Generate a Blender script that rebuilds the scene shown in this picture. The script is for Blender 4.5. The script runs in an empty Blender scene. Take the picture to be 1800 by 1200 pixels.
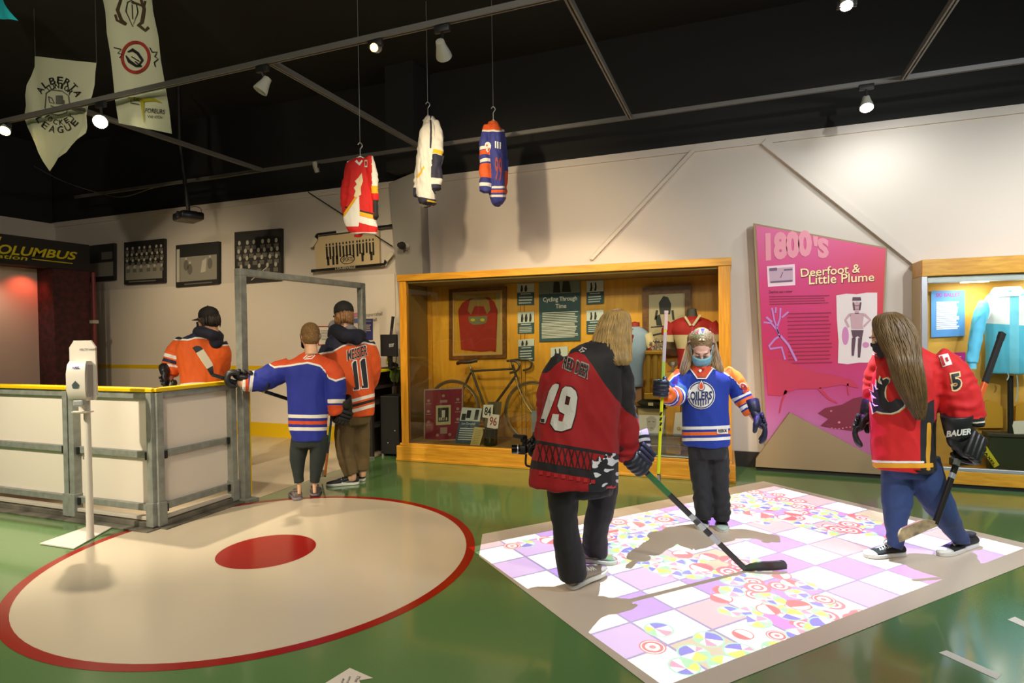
import bpy, bmesh, math, random
import numpy as np
from mathutils import Vector, Matrix, noise
from mathutils.bvhtree import BVHTree
random.seed(7)
SC = bpy.context.scene
COL = SC.collection

# ------------------------------------------------------------------ camera
F = 1040.425
RM = np.array([[0.93296, 0.00817, 0.35986], [0.35978, 0.01973, -0.93283], [-0.01472, 0.99977, 0.01547]])
u_, s_, v_ = np.linalg.svd(RM); RM = u_ @ v_
CAMPOS = np.array([0.0, 0.0, 1.45])
cam = bpy.data.cameras.new('camera'); cam_o = bpy.data.objects.new('camera', cam); COL.objects.link(cam_o)
cam.sensor_width = 36.0; cam.lens = F / 1800 * 36.0; cam.clip_start = 0.05
m4 = Matrix([[*RM[0], CAMPOS[0]], [*RM[1], CAMPOS[1]], [*RM[2], CAMPOS[2]], [0, 0, 0, 1]])
cam_o.matrix_world = m4
SC.camera = cam_o
FWD = Vector(-RM[:, 2]); CR = Vector(RM[:, 0]); UP = Vector((0, 0, 1))
FH = Vector((FWD.x, FWD.y, 0)).normalized()      # level viewing direction
RH = Vector((FH.y, -FH.x, 0))                    # level right
# ------------------------------------------------------------------ world and exposure
SC.view_settings.view_transform = 'Standard'; SC.view_settings.look = 'None'
SC.view_settings.exposure = 0.4; SC.view_settings.gamma = 1.0; SC.view_settings.use_curve_mapping = False
wd = bpy.data.worlds.new('world'); SC.world = wd; wd.use_nodes = True
wd.node_tree.nodes['Background'].inputs[0].default_value = (1, .9, .75, 1)
wd.node_tree.nodes['Background'].inputs[1].default_value = 0.05

def lamp(name, kind, loc, target, power, col, size=.06, angle=60, blend=.5, shape=None):
    l = bpy.data.lights.new(name, kind); o = bpy.data.objects.new(name, l); COL.objects.link(o)
    o.location = loc; l.energy = power; l.color = col
    d = Vector(target) - Vector(loc); o.rotation_euler = d.to_track_quat('-Z', 'Y').to_euler()
    if kind == 'SPOT':
        l.spot_size = math.radians(angle); l.spot_blend = blend; l.shadow_soft_size = size
    if kind == 'AREA':
        l.size = size
        if shape: l.shape = 'RECTANGLE'; l.size_y = shape
    o['kind'] = 'helper'
    return o
WARM = (1, .80, .52); MID = (1, .88, .70); COOL = (.95, .97, 1)
# track spots of the room (track rails hang at z = 3.6; heads at about 3.4)
lamp('spot_light', 'SPOT', (-5.55, 3.62, 3.36), (-3.9, 1.9, 0), 420, MID, .05, 75, .6)       # lit head beside the pennant
lamp('spot_light', 'SPOT', (-7.0, 3.62, 3.36), (-6.3, 1.3, 0), 520, MID, .05, 58, .8)       # lit head at the left edge
lamp('spot_light', 'SPOT', (-2.25, 3.66, 3.34), (-2.6, 6.6, 2.0), 120, WARM, .04, 85, .7)    # head over the jerseys
lamp('spot_light', 'SPOT', (1.16, 5.95, 3.34), (1.35, 6.7, 2.0), 28, COOL, .05, 150, .9)      # lit head over the tall panel
# unseen lamps standing in for more track spots, mostly added as fill
lamp('spot_light', 'SPOT', (-2.6, 1.3, 3.4), (-2.9, 5.4, .2), 210, WARM, .06, 70, .8)
lamp('spot_light', 'SPOT', (.4, 1.3, 3.4), (-1.0, 5.0, .5), 130, MID, .06, 75, .8)
lamp('spot_light', 'SPOT', (2.4, 2.0, 3.4), (1.3, 5.6, 1.2), 300, COOL, .06, 85, .8)
lamp('spot_light', 'SPOT', (-5.1, .6, 3.2), (-5.0, 3.2, .4), 520, MID, .05, 60, .8)  # position read from the sanitiser stand's shadow on the boards
lamp('spot_light', 'SPOT', (-.55, 3.68, 3.46), (-1.7, 6.0, .75), 260, WARM, .05, 66, .35)  # height read from the shade line inside the big case
lamp('spot_light', 'SPOT', (-3.6, .9, 3.4), (-7.2, 4.3, 4.5), 130, MID, .06, 60, .8)  # added to brighten the hanging banners
lamp('spot_light', 'SPOT', (3.4, 3.7, 3.4), (3.6, 6.7, 1.7), 260, COOL, .06, 80, .8)  # added to brighten the right wall that the floor reflects
lamp('spot_light', 'SPOT', (-7.2, 3.7, 3.4), (-7.4, 6.6, .9), 170, WARM, .06, 85, .9)
lamp('spot_light', 'SPOT', (-3.9, 3.7, 3.4), (-4.9, 6.4, 1.2), 110, WARM, .05, 70, .8)
lamp('fill_area_light', 'AREA', (-1.5, -.8, 4.2), (-1.8, 3.0, 0.0), 110, (1, .92, .8), 3.0)  # large soft fill added overhead, not a rail spot
lamp('fill_area_light', 'AREA', (3.2, 2.8, 4.0), (1.6, 3.4, 0.0), 70, (.8, .9, 1), .9)  # cool soft fill added overhead on the right, not a rail spot

# ------------------------------------------------------------------ pixel <-> place
def ray(px, py): return RM @ np.array([px - 900.0, -(py - 600.0), -F])
def plane(px, py, ax, val):
    r = ray(px, py); t = (val - CAMPOS[ax]) / r[ax]; return Vector(CAMPOS + t * r)
def G(px, py, z=0.0): return plane(px, py, 2, z)
def PY(px, py, y): return plane(px, py, 1, y)
def PX(px, py, x): return plane(px, py, 0, x)
def PD(px, py, d): return Vector(CAMPOS + ray(px, py) * (d / F))
def proj(p):
    c = RM.T @ (np.asarray(p, float) - CAMPOS); return 900 + F * c[0] / -c[2], 600 - F * c[1] / -c[2]
def proj_many(P):
    c = (P - CAMPOS) @ RM; return 900 + F * c[:, 0] / -c[:, 2], 600 - F * c[:, 1] / -c[:, 2], -c[:, 2]

# ------------------------------------------------------------------ materials
MATS = {}
def lin(c):
    return tuple((x / 255 / 12.92) if x / 255 <= .04045 else ((x / 255 + .055) / 1.055) ** 2.4 for x in c[:3]) + (1,)
def M(key, rgb=(128, 128, 128), rough=.6, metal=0.0, spec=.5, bump=None, var=None, emit=0, coat=0, sheen=0):
    if key in MATS: return MATS[key]
    m = bpy.data.materials.new(key); m.use_nodes = True; nt = m.node_tree; b = nt.nodes['Principled BSDF']
    b.inputs['Base Color'].default_value = lin(rgb); b.inputs['Roughness'].default_value = rough
    b.inputs['Metallic'].default_value = metal; b.inputs['Specular IOR Level'].default_value = spec
    if coat: b.inputs['Coat Weight'].default_value = coat; b.inputs['Coat Roughness'].default_value = .08
    if sheen: b.inputs['Sheen Weight'].default_value = sheen
    if emit:
        b.inputs['Emission Color'].default_value = lin(rgb); b.inputs['Emission Strength'].default_value = emit
    tc = None
    if bump or var:
        tc = nt.nodes.new('ShaderNodeTexCoord')
    if var:
        n = nt.nodes.new('ShaderNodeTexNoise'); n.inputs['Scale'].default_value = var[0]; n.inputs['Detail'].default_value = 6
        mp = nt.nodes.new('ShaderNodeMapping'); nt.links.new(tc.outputs['Object'], mp.inputs[0]); nt.links.new(mp.outputs[0], n.inputs['Vector'])
        if len(var) > 2: mp.inputs['Scale'].default_value = var[2]
        cr = nt.nodes.new('ShaderNodeValToRGB'); a = var[1]
        c0 = lin([max(0, x * (1 - a)) for x in rgb]); c1 = lin([min(255, x * (1 + a)) for x in rgb])
        cr.color_ramp.elements[0].position = .3; cr.color_ramp.elements[1].position = .7
        cr.color_ramp.elements[0].color = c0; cr.color_ramp.elements[1].color = c1
        nt.links.new(n.outputs['Fac'], cr.inputs[0]); nt.links.new(cr.outputs[0], b.inputs['Base Color'])
    if bump:
        n = nt.nodes.new('ShaderNodeTexNoise'); n.inputs['Scale'].default_value = bump[0]; n.inputs['Detail'].default_value = 4
        bp = nt.nodes.new('ShaderNodeBump'); bp.inputs['Strength'].default_value = bump[1]; bp.inputs['Distance'].default_value = .01
        nt.links.new(tc.outputs['Object'], n.inputs['Vector']); nt.links.new(n.outputs['Fac'], bp.inputs['Height']); nt.links.new(bp.outputs[0], b.inputs['Normal'])
    MATS[key] = m; return m
def glass(key, tint=(255, 255, 255), refl=.06):
    if key in MATS: return MATS[key]
    m = bpy.data.materials.new(key); m.use_nodes = True; nt = m.node_tree; nt.nodes.clear()
    o = nt.nodes.new('ShaderNodeOutputMaterial'); mx = nt.nodes.new('ShaderNodeMixShader')
    t = nt.nodes.new('ShaderNodeBsdfTransparent'); t.inputs[0].default_value = lin(tint)
    g = nt.nodes.new('ShaderNodeBsdfGlossy'); g.inputs['Roughness'].default_value = .02
    fr = nt.nodes.new('ShaderNodeFresnel'); fr.inputs[0].default_value = 1.45
    nt.links.new(fr.outputs[0], mx.inputs[0]); nt.links.new(t.outputs[0], mx.inputs[1]); nt.links.new(g.outputs[0], mx.inputs[2]); nt.links.new(mx.outputs[0], o.inputs[0])
    MATS[key] = m; return m
def wood(key, rgb, dark, scale=(1, 1, 12), rough=.35):
    if key in MATS: return MATS[key]
    m = M(key, rgb, rough); nt = m.node_tree; b = nt.nodes['Principled BSDF']
    tc = nt.nodes.new('ShaderNodeTexCoord'); mp = nt.nodes.new('ShaderNodeMapping'); mp.inputs['Scale'].default_value = scale
    n = nt.nodes.new('ShaderNodeTexNoise'); n.inputs['Scale'].default_value = 3; n.inputs['Detail'].default_value = 8; n.inputs['Distortion'].default_value = .6
    cr = nt.nodes.new('ShaderNodeValToRGB'); cr.color_ramp.elements[0].position = .35; cr.color_ramp.elements[1].position = .65
    cr.color_ramp.elements[0].color = lin(dark); cr.color_ramp.elements[1].color = lin(rgb)
    nt.links.new(tc.outputs['Object'], mp.inputs[0]); nt.links.new(mp.outputs[0], n.inputs['Vector']); nt.links.new(n.outputs['Fac'], cr.inputs[0]); nt.links.new(cr.outputs[0], b.inputs['Base Color'])
    return m

# ------------------------------------------------------------------ objects
ORG = {}
def tag(o, label=None, cat=None, group=None, kind=None):
    if label: o['label'] = label
    if cat: o['category'] = cat
    if group: o['group'] = group
    if kind: o['kind'] = kind
    return o
def root(name, loc, label, cat, group=None):
    o = bpy.data.objects.new(name, None); COL.objects.link(o); o.location = loc; o.empty_display_size = .1
    ORG[o.name] = Vector(loc); return tag(o, label, cat, group)
def mk(name, bm, mat, parent=None, smooth=False, label=None, loc=None, slots=None):
    """link one mesh; world-coordinate bmesh, stored relative to its thing's origin"""
    me = bpy.data.meshes.new(name)
    org = ORG[parent.name] if parent is not None else (Vector(loc) if loc is not None else Vector((0, 0, 0)))
    if org.length: bmesh.ops.translate(bm, verts=bm.verts, vec=-org)
    bm.to_mesh(me); bm.free()
    for m in (slots or [mat]): me.materials.append(m)
    if smooth:
        for p in me.polygons: p.use_smooth = True
        if smooth != 'all':
            try: me.set_sharp_from_angle(angle=math.radians(40))
            except Exception: pass
    o = bpy.data.objects.new(name, me); COL.objects.link(o)
    if parent is not None: o.parent = parent
    else: o.location = org
    ORG[o.name] = org
    if label: o['label'] = label
    return o
def thing(name, bm, mat, label, cat, group=None, smooth=False, loc=None):
    if loc is None:
        xs = [v.co for v in bm.verts]
        loc = (sum(v.x for v in xs) / len(xs), sum(v.y for v in xs) / len(xs), min(v.z for v in xs))
    o = mk(name, bm, mat, None, smooth, loc=loc); return tag(o, label, cat, group)
def struct(name, bm, mat, smooth=False):
    o = mk(name, bm, mat, None, smooth); o['kind'] = 'structure'; return o

# ------------------------------------------------------------------ shapes (all add to a bmesh)
def B(): return bmesh.new()
def box(bm, c, s, rot=None, bev=0):
    r = bmesh.ops.create_cube(bm, size=1.0); vs = r['verts']
    for v in vs: v.co = Vector((v.co.x * s[0], v.co.y * s[1], v.co.z * s[2]))
    if bev:
        es = list({e for v in vs for e in v.link_edges})
        rr = bmesh.ops.bevel(bm, geom=es, offset=bev, segments=2, affect='EDGES', profile=.5); vs = [v for v in rr['verts']] or vs
        vs = list({v for f in rr['faces'] for v in f.verts} | set(v for v in vs if v.is_valid))
    seen = set()
    for v in vs:
        if v.is_valid and v not in seen:
            seen.add(v)
            v.co = (rot @ v.co if rot is not None else v.co) + Vector(c)
    return bm
def bx(a, b, bev=0, bm=None):
    bm = bm or B(); a, b = Vector(a), Vector(b)
    lo = Vector((min(a.x, b.x), min(a.y, b.y), min(a.z, b.z))); hi = Vector((max(a.x, b.x), max(a.y, b.y), max(a.z, b.z)))
    return box(bm, (lo + hi) / 2, hi - lo, None, bev)
def frame_from(z, x=None):
    z = Vector(z).normalized(); x = Vector(x) if x is not None else (Vector((1, 0, 0)) if abs(z.x) < .9 else Vector((0, 1, 0)))
    y = z.cross(x).normalized(); x = y.cross(z).normalized()
    return x, y, z
def loft(bm, rings, cap=True, closed=True):
    rows = [[bm.verts.new(p) for p in r] for r in rings]
    n = len(rows[0])
    for a, b in zip(rows, rows[1:]):
        for i in range(n if closed else n - 1):
            j = (i + 1) % n; bm.faces.new((a[i], a[j], b[j], b[i]))
    if cap:
        bm.faces.new(list(reversed(rows[0]))); bm.faces.new(rows[-1])
    return bm
def tube(bm, pts, rad, n=10, flat=1.0, side=None, cap=True):
    pts = [Vector(p) for p in pts]
    if not hasattr(rad, '__len__'): rad = [rad] * len(pts)
    rings = []; px = None
    for i, p in enumerate(pts):
        t = (pts[min(i + 1, len(pts) - 1)] - pts[max(i - 1, 0)])
        if t.length < 1e-9: t = Vector((0, 0, 1))
        t.normalize()
        x = px if px is not None else (Vector(side) if side is not None else (Vector((1, 0, 0)) if abs(t.x) < .8 else Vector((0, 1, 0))))
        x = (x - t * x.dot(t)).normalized(); y = t.cross(x); px = x
        rings.append([p + x * (math.cos(k * 2 * math.pi / n) * rad[i]) + y * (math.sin(k * 2 * math.pi / n) * rad[i] * flat) for k in range(n)])
    return loft(bm, rings, cap)
def spline(pts, m=6):
    """Catmull-Rom through tuples of any length"""
    P = [np.array(p, float) for p in pts]; out = []
    for i in range(len(P) - 1):
        p0, p1, p2, p3 = P[max(i - 1, 0)], P[i], P[i + 1], P[min(i + 2, len(P) - 1)]
        for k in range(m):
            t = k / m; out.append(.5 * ((2 * p1) + (-p0 + p2) * t + (2 * p0 - 5 * p1 + 4 * p2 - p3) * t * t + (-p0 + 3 * p1 - 3 * p2 + p3) * t ** 3))
    out.append(P[-1]); return out
def ell(bm, c, r, rot=None, seg=18, ring=12):
    q = bmesh.ops.create_uvsphere(bm, u_segments=seg, v_segments=ring, radius=1.0)
    for v in q['verts']:
        p = Vector((v.co.x * r[0], v.co.y * r[1], v.co.z * r[2])); v.co = (rot @ p if rot is not None else p) + Vector(c)
    return bm
def lathe(bm, c, prof, n=24, axis=None):
    x, y, z = frame_from(axis or (0, 0, 1)); c = Vector(c)
    return loft(bm, [[c + z * h + (x * math.cos(k * 2 * math.pi / n) + y * math.sin(k * 2 * math.pi / n)) * max(r, 1e-4) for k in range(n)] for r, h in prof])
def prism(bm, pts, d):
    """closed outline (3D points) pushed by d"""
    d = Vector(d); a = [bm.verts.new(Vector(p)) for p in pts]; b = [bm.verts.new(Vector(p) + d) for p in pts]
    n = len(a); bm.faces.new(a); bm.faces.new(list(reversed(b)))
    for i in range(n): bm.faces.new((a[i], b[i], b[(i + 1) % n], a[(i + 1) % n]))
    bmesh.ops.recalc_face_normals(bm, faces=bm.faces); return bm
def addbm(dst, src):
    me = bpy.data.meshes.new('t'); src.to_mesh(me); src.free(); dst.from_mesh(me); bpy.data.meshes.remove(me); return dst

# ------------------------------------------------------------------ flat shapes and lettering (2D, y down like the picture)
def _curve_mesh(cu):
    o = bpy.data.objects.new('t', cu); COL.objects.link(o)
    me = o.to_mesh(); vs = [tuple(v.co) for v in me.vertices]; fs = [tuple(p.vertices) for p in me.polygons]
    o.to_mesh_clear(); bpy.data.objects.remove(o); bpy.data.curves.remove(cu)
    return vs, fs
def text2(s, bold=0.0, shear=0.0, spacing=1.0):
    cu = bpy.data.curves.new('t', 'FONT'); cu.body = s; cu.offset = bold; cu.shear = shear; cu.resolution_u = 3; cu.space_character = spacing
    cu.align_x = 'LEFT'; cu.dimensions = '2D'; cu.fill_mode = 'FRONT'
    vs, fs = _curve_mesh(cu); V = np.array(vs)[:, :2]
    lo = V.min(0); hi = V.max(0); V = (V - lo) / np.maximum(hi - lo, 1e-6); V[:, 1] = 1 - V[:, 1]
    return V, fs
def poly2(loops, bold=0.0):
    cu = bpy.data.curves.new('t', 'CURVE'); cu.dimensions = '2D'; cu.fill_mode = 'BOTH'; cu.offset = bold
    for L in loops:
        sp = cu.splines.new('POLY'); sp.points.add(len(L) - 1)
        for p, q in zip(sp.points, L): p.co = (q[0], -q[1], 0, 1)
        sp.use_cyclic_u = True
    vs, fs = _curve_mesh(cu); V = np.array(vs)[:, :2]; V[:, 1] *= -1
    return V, fs
def quad_map(V, q):
    q = [np.array(p, float) for p in q]; a = V[:, :1]; b = V[:, 1:]
    return (q[0] * (1 - a) + q[1] * a) * (1 - b) + (q[3] * (1 - a) + q[2] * a) * b
def text_in(s, quad, bold=0.0, shear=0.0, spacing=1.0):
    V, f = text2(s, bold, shear, spacing); return quad_map(V, quad), f
def rect2(x0, y0, x1, y1): return np.array([(x0, y0), (x1, y0), (x1, y1), (x0, y1)], float), [(0, 1, 2, 3)]
def disc2(cx, cy, rx, ry=None, n=28, rot=0):
    ry = ry or rx; c, s = math.cos(rot), math.sin(rot); P = []
    for k in range(n):
        a = 2 * math.pi * k / n; x, y = rx * math.cos(a), ry * math.sin(a); P.append((cx + x * c - y * s, cy + x * s + y * c))
    return np.array(P), [tuple(range(n))]
def ring2(cx, cy, r0, r1, k=1.0, n=32):
    P = []; f = []
    for i in range(n):
        a = 2 * math.pi * i / n; P += [(cx + r0 * math.cos(a), cy + r0 * k * math.sin(a)), (cx + r1 * math.cos(a), cy + r1 * k * math.sin(a))]
    for i in range(n): j = (i + 1) % n; f.append((2 * i, 2 * i + 1, 2 * j + 1, 2 * j))
    return np.array(P), f
def line2(pts, w):
    P = [np.array(p, float) for p in pts]; V = []; f = []
    for i, p in enumerate(P):
        t = P[min(i + 1, len(P) - 1)] - P[max(i - 1, 0)]; t /= max(np.linalg.norm(t), 1e-6); n = np.array([-t[1], t[0]])
        ww = w[i] if hasattr(w, '__len__') else w
        V += [p + n * ww / 2, p - n * ww / 2]
    for i in range(len(P) - 1): f.append((2 * i, 2 * i + 1, 2 * i + 3, 2 * i + 2))
    return np.array(V), f
def lay(shapes, fn, step=0):
    """list of flat shapes -> bmesh through fn(x, y) -> place (None drops the corner)"""
    bm = B()
    for V, fs in shapes:
        vs = [bm.verts.new((p[0], p[1], 0)) for p in V]
        for f in fs:
            try: bm.faces.new([vs[i] for i in f])
            except ValueError: pass
    if step:
        bmesh.ops.triangulate(bm, faces=[f for f in bm.faces if len(f.verts) > 4])
        xs = [v.co.x for v in bm.verts]; ys = [v.co.y for v in bm.verts]
        for ax, lo, hi in ((0, min(xs), max(xs)), (1, min(ys), max(ys))):
            t = lo + step
            while t < hi:
                co = [0, 0, 0]; no = [0, 0, 0]; co[ax] = t; no[ax] = 1
                bmesh.ops.bisect_plane(bm, geom=bm.verts[:] + bm.edges[:] + bm.faces[:], plane_co=co, plane_no=no); t += step
    dead = []
    for v in bm.verts:
        p = fn(v.co.x, v.co.y)
        if p is None: dead.append(v)
        else: v.co = p
    bmesh.ops.delete(bm, geom=dead, context='VERTS')
    # faces turned to the viewer
    for f in bm.faces:
        f.normal_update()
        if f.normal.dot(f.calc_center_median() - Vector(CAMPOS)) > 0: f.normal_flip()
    return bm
def onY(y): return lambda a, b: PY(a, b, y)
def onX(x): return lambda a, b: PX(a, b, x)
def onD(d): return lambda a, b: PD(a, b, d)
def onG(z): return lambda a, b: G(a, b, z)
def onto(bvh, off=.003):
    o = Vector(CAMPOS)
    def fn(a, b):
        d = Vector(ray(a, b)).normalized(); h = bvh.ray_cast(o, d)
        if h[0] is None: return None
        n = h[1] if h[1].dot(d) < 0 else -h[1]
        return h[0] + n * off * .5 - d * off * .7
    return fn
def bvh_of(o):
    me = o.data; org = ORG[o.name]
    return BVHTree.FromPolygons([v.co + org for v in me.vertices], [tuple(p.vertices) for p in me.polygons])

# ------------------------------------------------------------------ one continuous skin from overlapping solids
def fuse(bms, voxel=.009, smooth=4, name='fused'):
    bm = B()
    for b in bms: addbm(bm, b)
    bmesh.ops.recalc_face_normals(bm, faces=bm.faces)
    me = bpy.data.meshes.new(name); bm.to_mesh(me); bm.free()
    o = bpy.data.objects.new(name, me); COL.objects.link(o)
    r = o.modifiers.new('r', 'REMESH'); r.mode = 'VOXEL'; r.voxel_size = voxel
    if smooth:
        s = o.modifiers.new('s', 'SMOOTH'); s.factor = .5; s.iterations = smooth
    dg = bpy.context.evaluated_depsgraph_get(); ev = o.evaluated_get(dg); m2 = bpy.data.meshes.new_from_object(ev)
    out = B(); out.from_mesh(m2)
    bpy.data.objects.remove(o); bpy.data.meshes.remove(me); bpy.data.meshes.remove(m2)
    return out
# ================================================================== ROOM
YW = 6.69
m_wall = M('wall_paint', (206, 196, 182), .75, bump=(40, .05))
m_black = M('black_paint', (26, 25, 22), .85)
m_white_panel = M('white_board', (222, 212, 196), .35)
m_yellow = M('yellow_plastic', (225, 185, 8), .4)
m_steel = M('galvanised_steel', (142, 145, 136), .5, .3, var=(14, .1))
m_alu = M('aluminium', (190, 188, 184), .4, .7)
m_blackm = M('black_metal', (22, 22, 22), .5)
m_wood = wood('amber_oak', (206, 146, 34), (186, 122, 22), (14, 14, 1.2))
m_woodh = wood('amber_oak_rail', (210, 152, 42), (186, 126, 28), (1.2, 14, 14))
m_woodp = wood('oak_panel', (226, 168, 52), (212, 150, 40), (5, 5, .7))

def floor_mat():
    m = M('green_epoxy', (88, 124, 70), .17, bump=(130, .04), coat=.7); nt = m.node_tree; b = nt.nodes['Principled BSDF']
    tc = nt.nodes.new('ShaderNodeTexCoord'); n = nt.nodes.new('ShaderNodeTexNoise'); n.inputs['Scale'].default_value = 220
    cr = nt.nodes.new('ShaderNodeValToRGB'); cr.color_ramp.elements[0].color = lin((80, 115, 63)); cr.color_ramp.elements[1].color = lin((97, 131, 76))
    nt.links.new(tc.outputs['Object'], n.inputs['Vector']); nt.links.new(n.outputs['Fac'], cr.inputs[0]); nt.links.new(cr.outputs[0], b.inputs['Base Color'])
    return m
m_floor = floor_mat()
struct('floor', bx((-12, -3, -.1), (6, YW + .2, 0)), m_floor)
struct('wall_back', bx((-11.1, YW, 0), (6, YW + .2, 3.44)), m_wall)
bm = B(); bx((-11.1, YW + .03, 3.44), (6, YW + .2, 4.8), bm=bm); struct('wall_back_upper', bm, m_black)
struct('trim_1', bx((-11.1, YW - .02, 3.36), (6, YW - .001, 3.44)), m_wall)
struct('wall_left', bx((-11.1, -3, 0), (-10.95, YW, 3.42)), m_wall)
struct('wall_left_upper', bx((-11.2, -3, 3.42), (-11.0, YW, 4.8)), m_black)
struct('wall_right', bx((6, -3, 0), (6.15, YW + .2, 4.8)), m_wall)
struct('wall_front', bx((-11.1, -3.15, 0), (6.15, -3, 4.8)), M('wall_dim', (120, 112, 100), .8))
struct('ceiling', bx((-11.2, -3.1, 4.75), (6.15, YW + .3, 4.85)), M('ceiling_black', (24, 23, 21), .9))
# lower white puck board of the rink with yellow line and kick strip
struct('wall_rink_board', bx((-10.95, YW - .025, .2), (-4.2, YW - .001, 2.235)), m_white_panel)
struct('trim_2', bx((-10.95, YW - .03, .965), (-4.07, YW - .024, 1.02)), m_yellow)
struct('baseboard_rink', bx((-10.95, YW - .035, 0), (-4.07, YW - .001, .2)), m_yellow)
struct('baseboard_back', bx((-3.6, YW - .03, 0), (6, YW - .001, .16)), M('dark_base', (38, 34, 28), .6))
# slanted pier between the rink wall and the display wall
yp = 6.5
TL, TR, BL = PY(683, 322, yp), PY(737, 299, yp), PY(701, 525, yp)
bot = BL + (BL - TL) * (BL.z / (TL.z - BL.z))
m_pier = M('pier_grey', (140, 136, 128), .8)
struct('wall_pier', prism(B(), [TL, TR, (TR.x + .06, yp, 0), (bot.x, yp, 0)], (0, YW - yp, 0)), m_pier)
bm = bx((TL.x + .1, 6.3, 3.46), (TR.x + .05, YW, 4.75)); struct('wall_pier_upper', bm, m_black)
# slanted ribs on the wall
for i, (p, q, w) in enumerate([((1220, 265), (1041, 456), .035), ((1343, 250), (1612, 463), .075)]):
    a, b_ = PY(*p, YW), PY(*q, YW); d = (b_ - a).normalized(); n = Vector((-d.z, 0, d.x)) * w / 2
    struct('trim_%d' % (i + 3), prism(B(), [a - n, b_ - n, b_ + n, a + n], (0, -.05, 0)), m_wall)
a = PY(545, 340, YW - .01)
bm = tube(B(), [PY(542, 338, YW - .06), PY(690, 433, YW - .06)], .008, 6)
thing('guy_cable', bm, m_blackm, 'thin dark cable slanting down the white wall behind the red hanging jersey', 'cable')

# ---- floor paint
RC = Vector((-2.95, 3.07, 0))
m_fwhite = M('floor_white', (200, 186, 160), .18, bump=(130, .02)); m_fred = M('floor_red', (148, 18, 8), .18, bump=(130, .02))
m_fgrey = M('floor_pale', (208, 193, 174), .3, bump=(130, .02))
def disc(c, r0, r1, z, n=96):
    bm = B()
    if r0 <= 0: bm.faces.new([bm.verts.new((c[0] + r1 * math.cos(2 * math.pi * k / n), c[1] + r1 * math.sin(2 * math.pi * k / n), z)) for k in range(n)])
    else:
        a = [[bm.verts.new((c[0] + r * math.cos(2 * math.pi * k / n), c[1] + r * math.sin(2 * math.pi * k / n), z)) for k in range(n)] for r in (r0, r1)]
        for k in range(n): j = (k + 1) % n; bm.faces.new((a[0][k], a[1][k], a[1][j], a[0][j]))
    return bm
struct('floor_circle_white', disc(RC, 0, 1.318, .0012), m_fwhite)
struct('floor_circle_ring', disc(RC, 1.318, 1.378, .0012), m_fred)
struct('floor_spot', disc((-2.995, 3.107), 0, .315, .0016), m_fred)
def poly(pts, z):
    bm = B(); bm.faces.new([bm.verts.new((p[0], p[1], z)) for p in pts]); bm.normal_update()
    for f in bm.faces:
        if f.normal.z < 0: f.normal_flip()
    return bm
struct('floor_rink', poly([(-10.95, 3.2), (-4.04, 3.2), (-4.04, YW - .03), (-10.95, YW - .03)], .0008), M('floor_rink', (196, 180, 150), .3, var=(2, .06)))
# pale square that carries the projected game
m2 = G(1342, 846); mr = Vector((1.887, 4.753, 0)); mf = G(1185, 1240); m1 = G(848, 939); m0 = G(842, 978)
thing('game_mat', addbm(poly([m2, mr, mf, m0, m1], .0028), B()), m_fgrey, 'large pale grey square mat on the green floor lit by a projected checkered ball game', 'floor mat', loc=(.2, 4.2, 0))
for pts in ([(1650, 1147), (1664, 1143), (1760, 1186), (1752, 1194)], [(1771, 1089), (1784, 1084), (1830, 1106), (1822, 1112)]):
    q = [G(*p) for p in pts]
    struct('floor_line', poly(q, .0015), M('line_white', (225, 220, 208), .3))
q = [G(*p) for p in [(560, 1208), (573, 1200), (615, 1174), (656, 1192), (631, 1196), (636, 1206), (640, 1230), (575, 1240)]]
st = thing('floor_sticker', poly(q, .0016), M('sticker_white', (212, 200, 184), .5), 'small white arrow shaped sticker with black lettering on the green floor near the red ring', 'sticker', loc=tuple(q[2]))
mk('lettering', lay([text_in('The C', [(634, 1188), (626, 1206), (620, 1205), (628, 1186)]), text_in('unde', [(619, 1190), (611, 1205), (607, 1203), (614, 1188)]), text_in('80 y', [(606, 1193), (599, 1206), (595, 1204), (602, 1191)])], onG(.0026)), M('ink', (30, 28, 26), .6), st)

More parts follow.
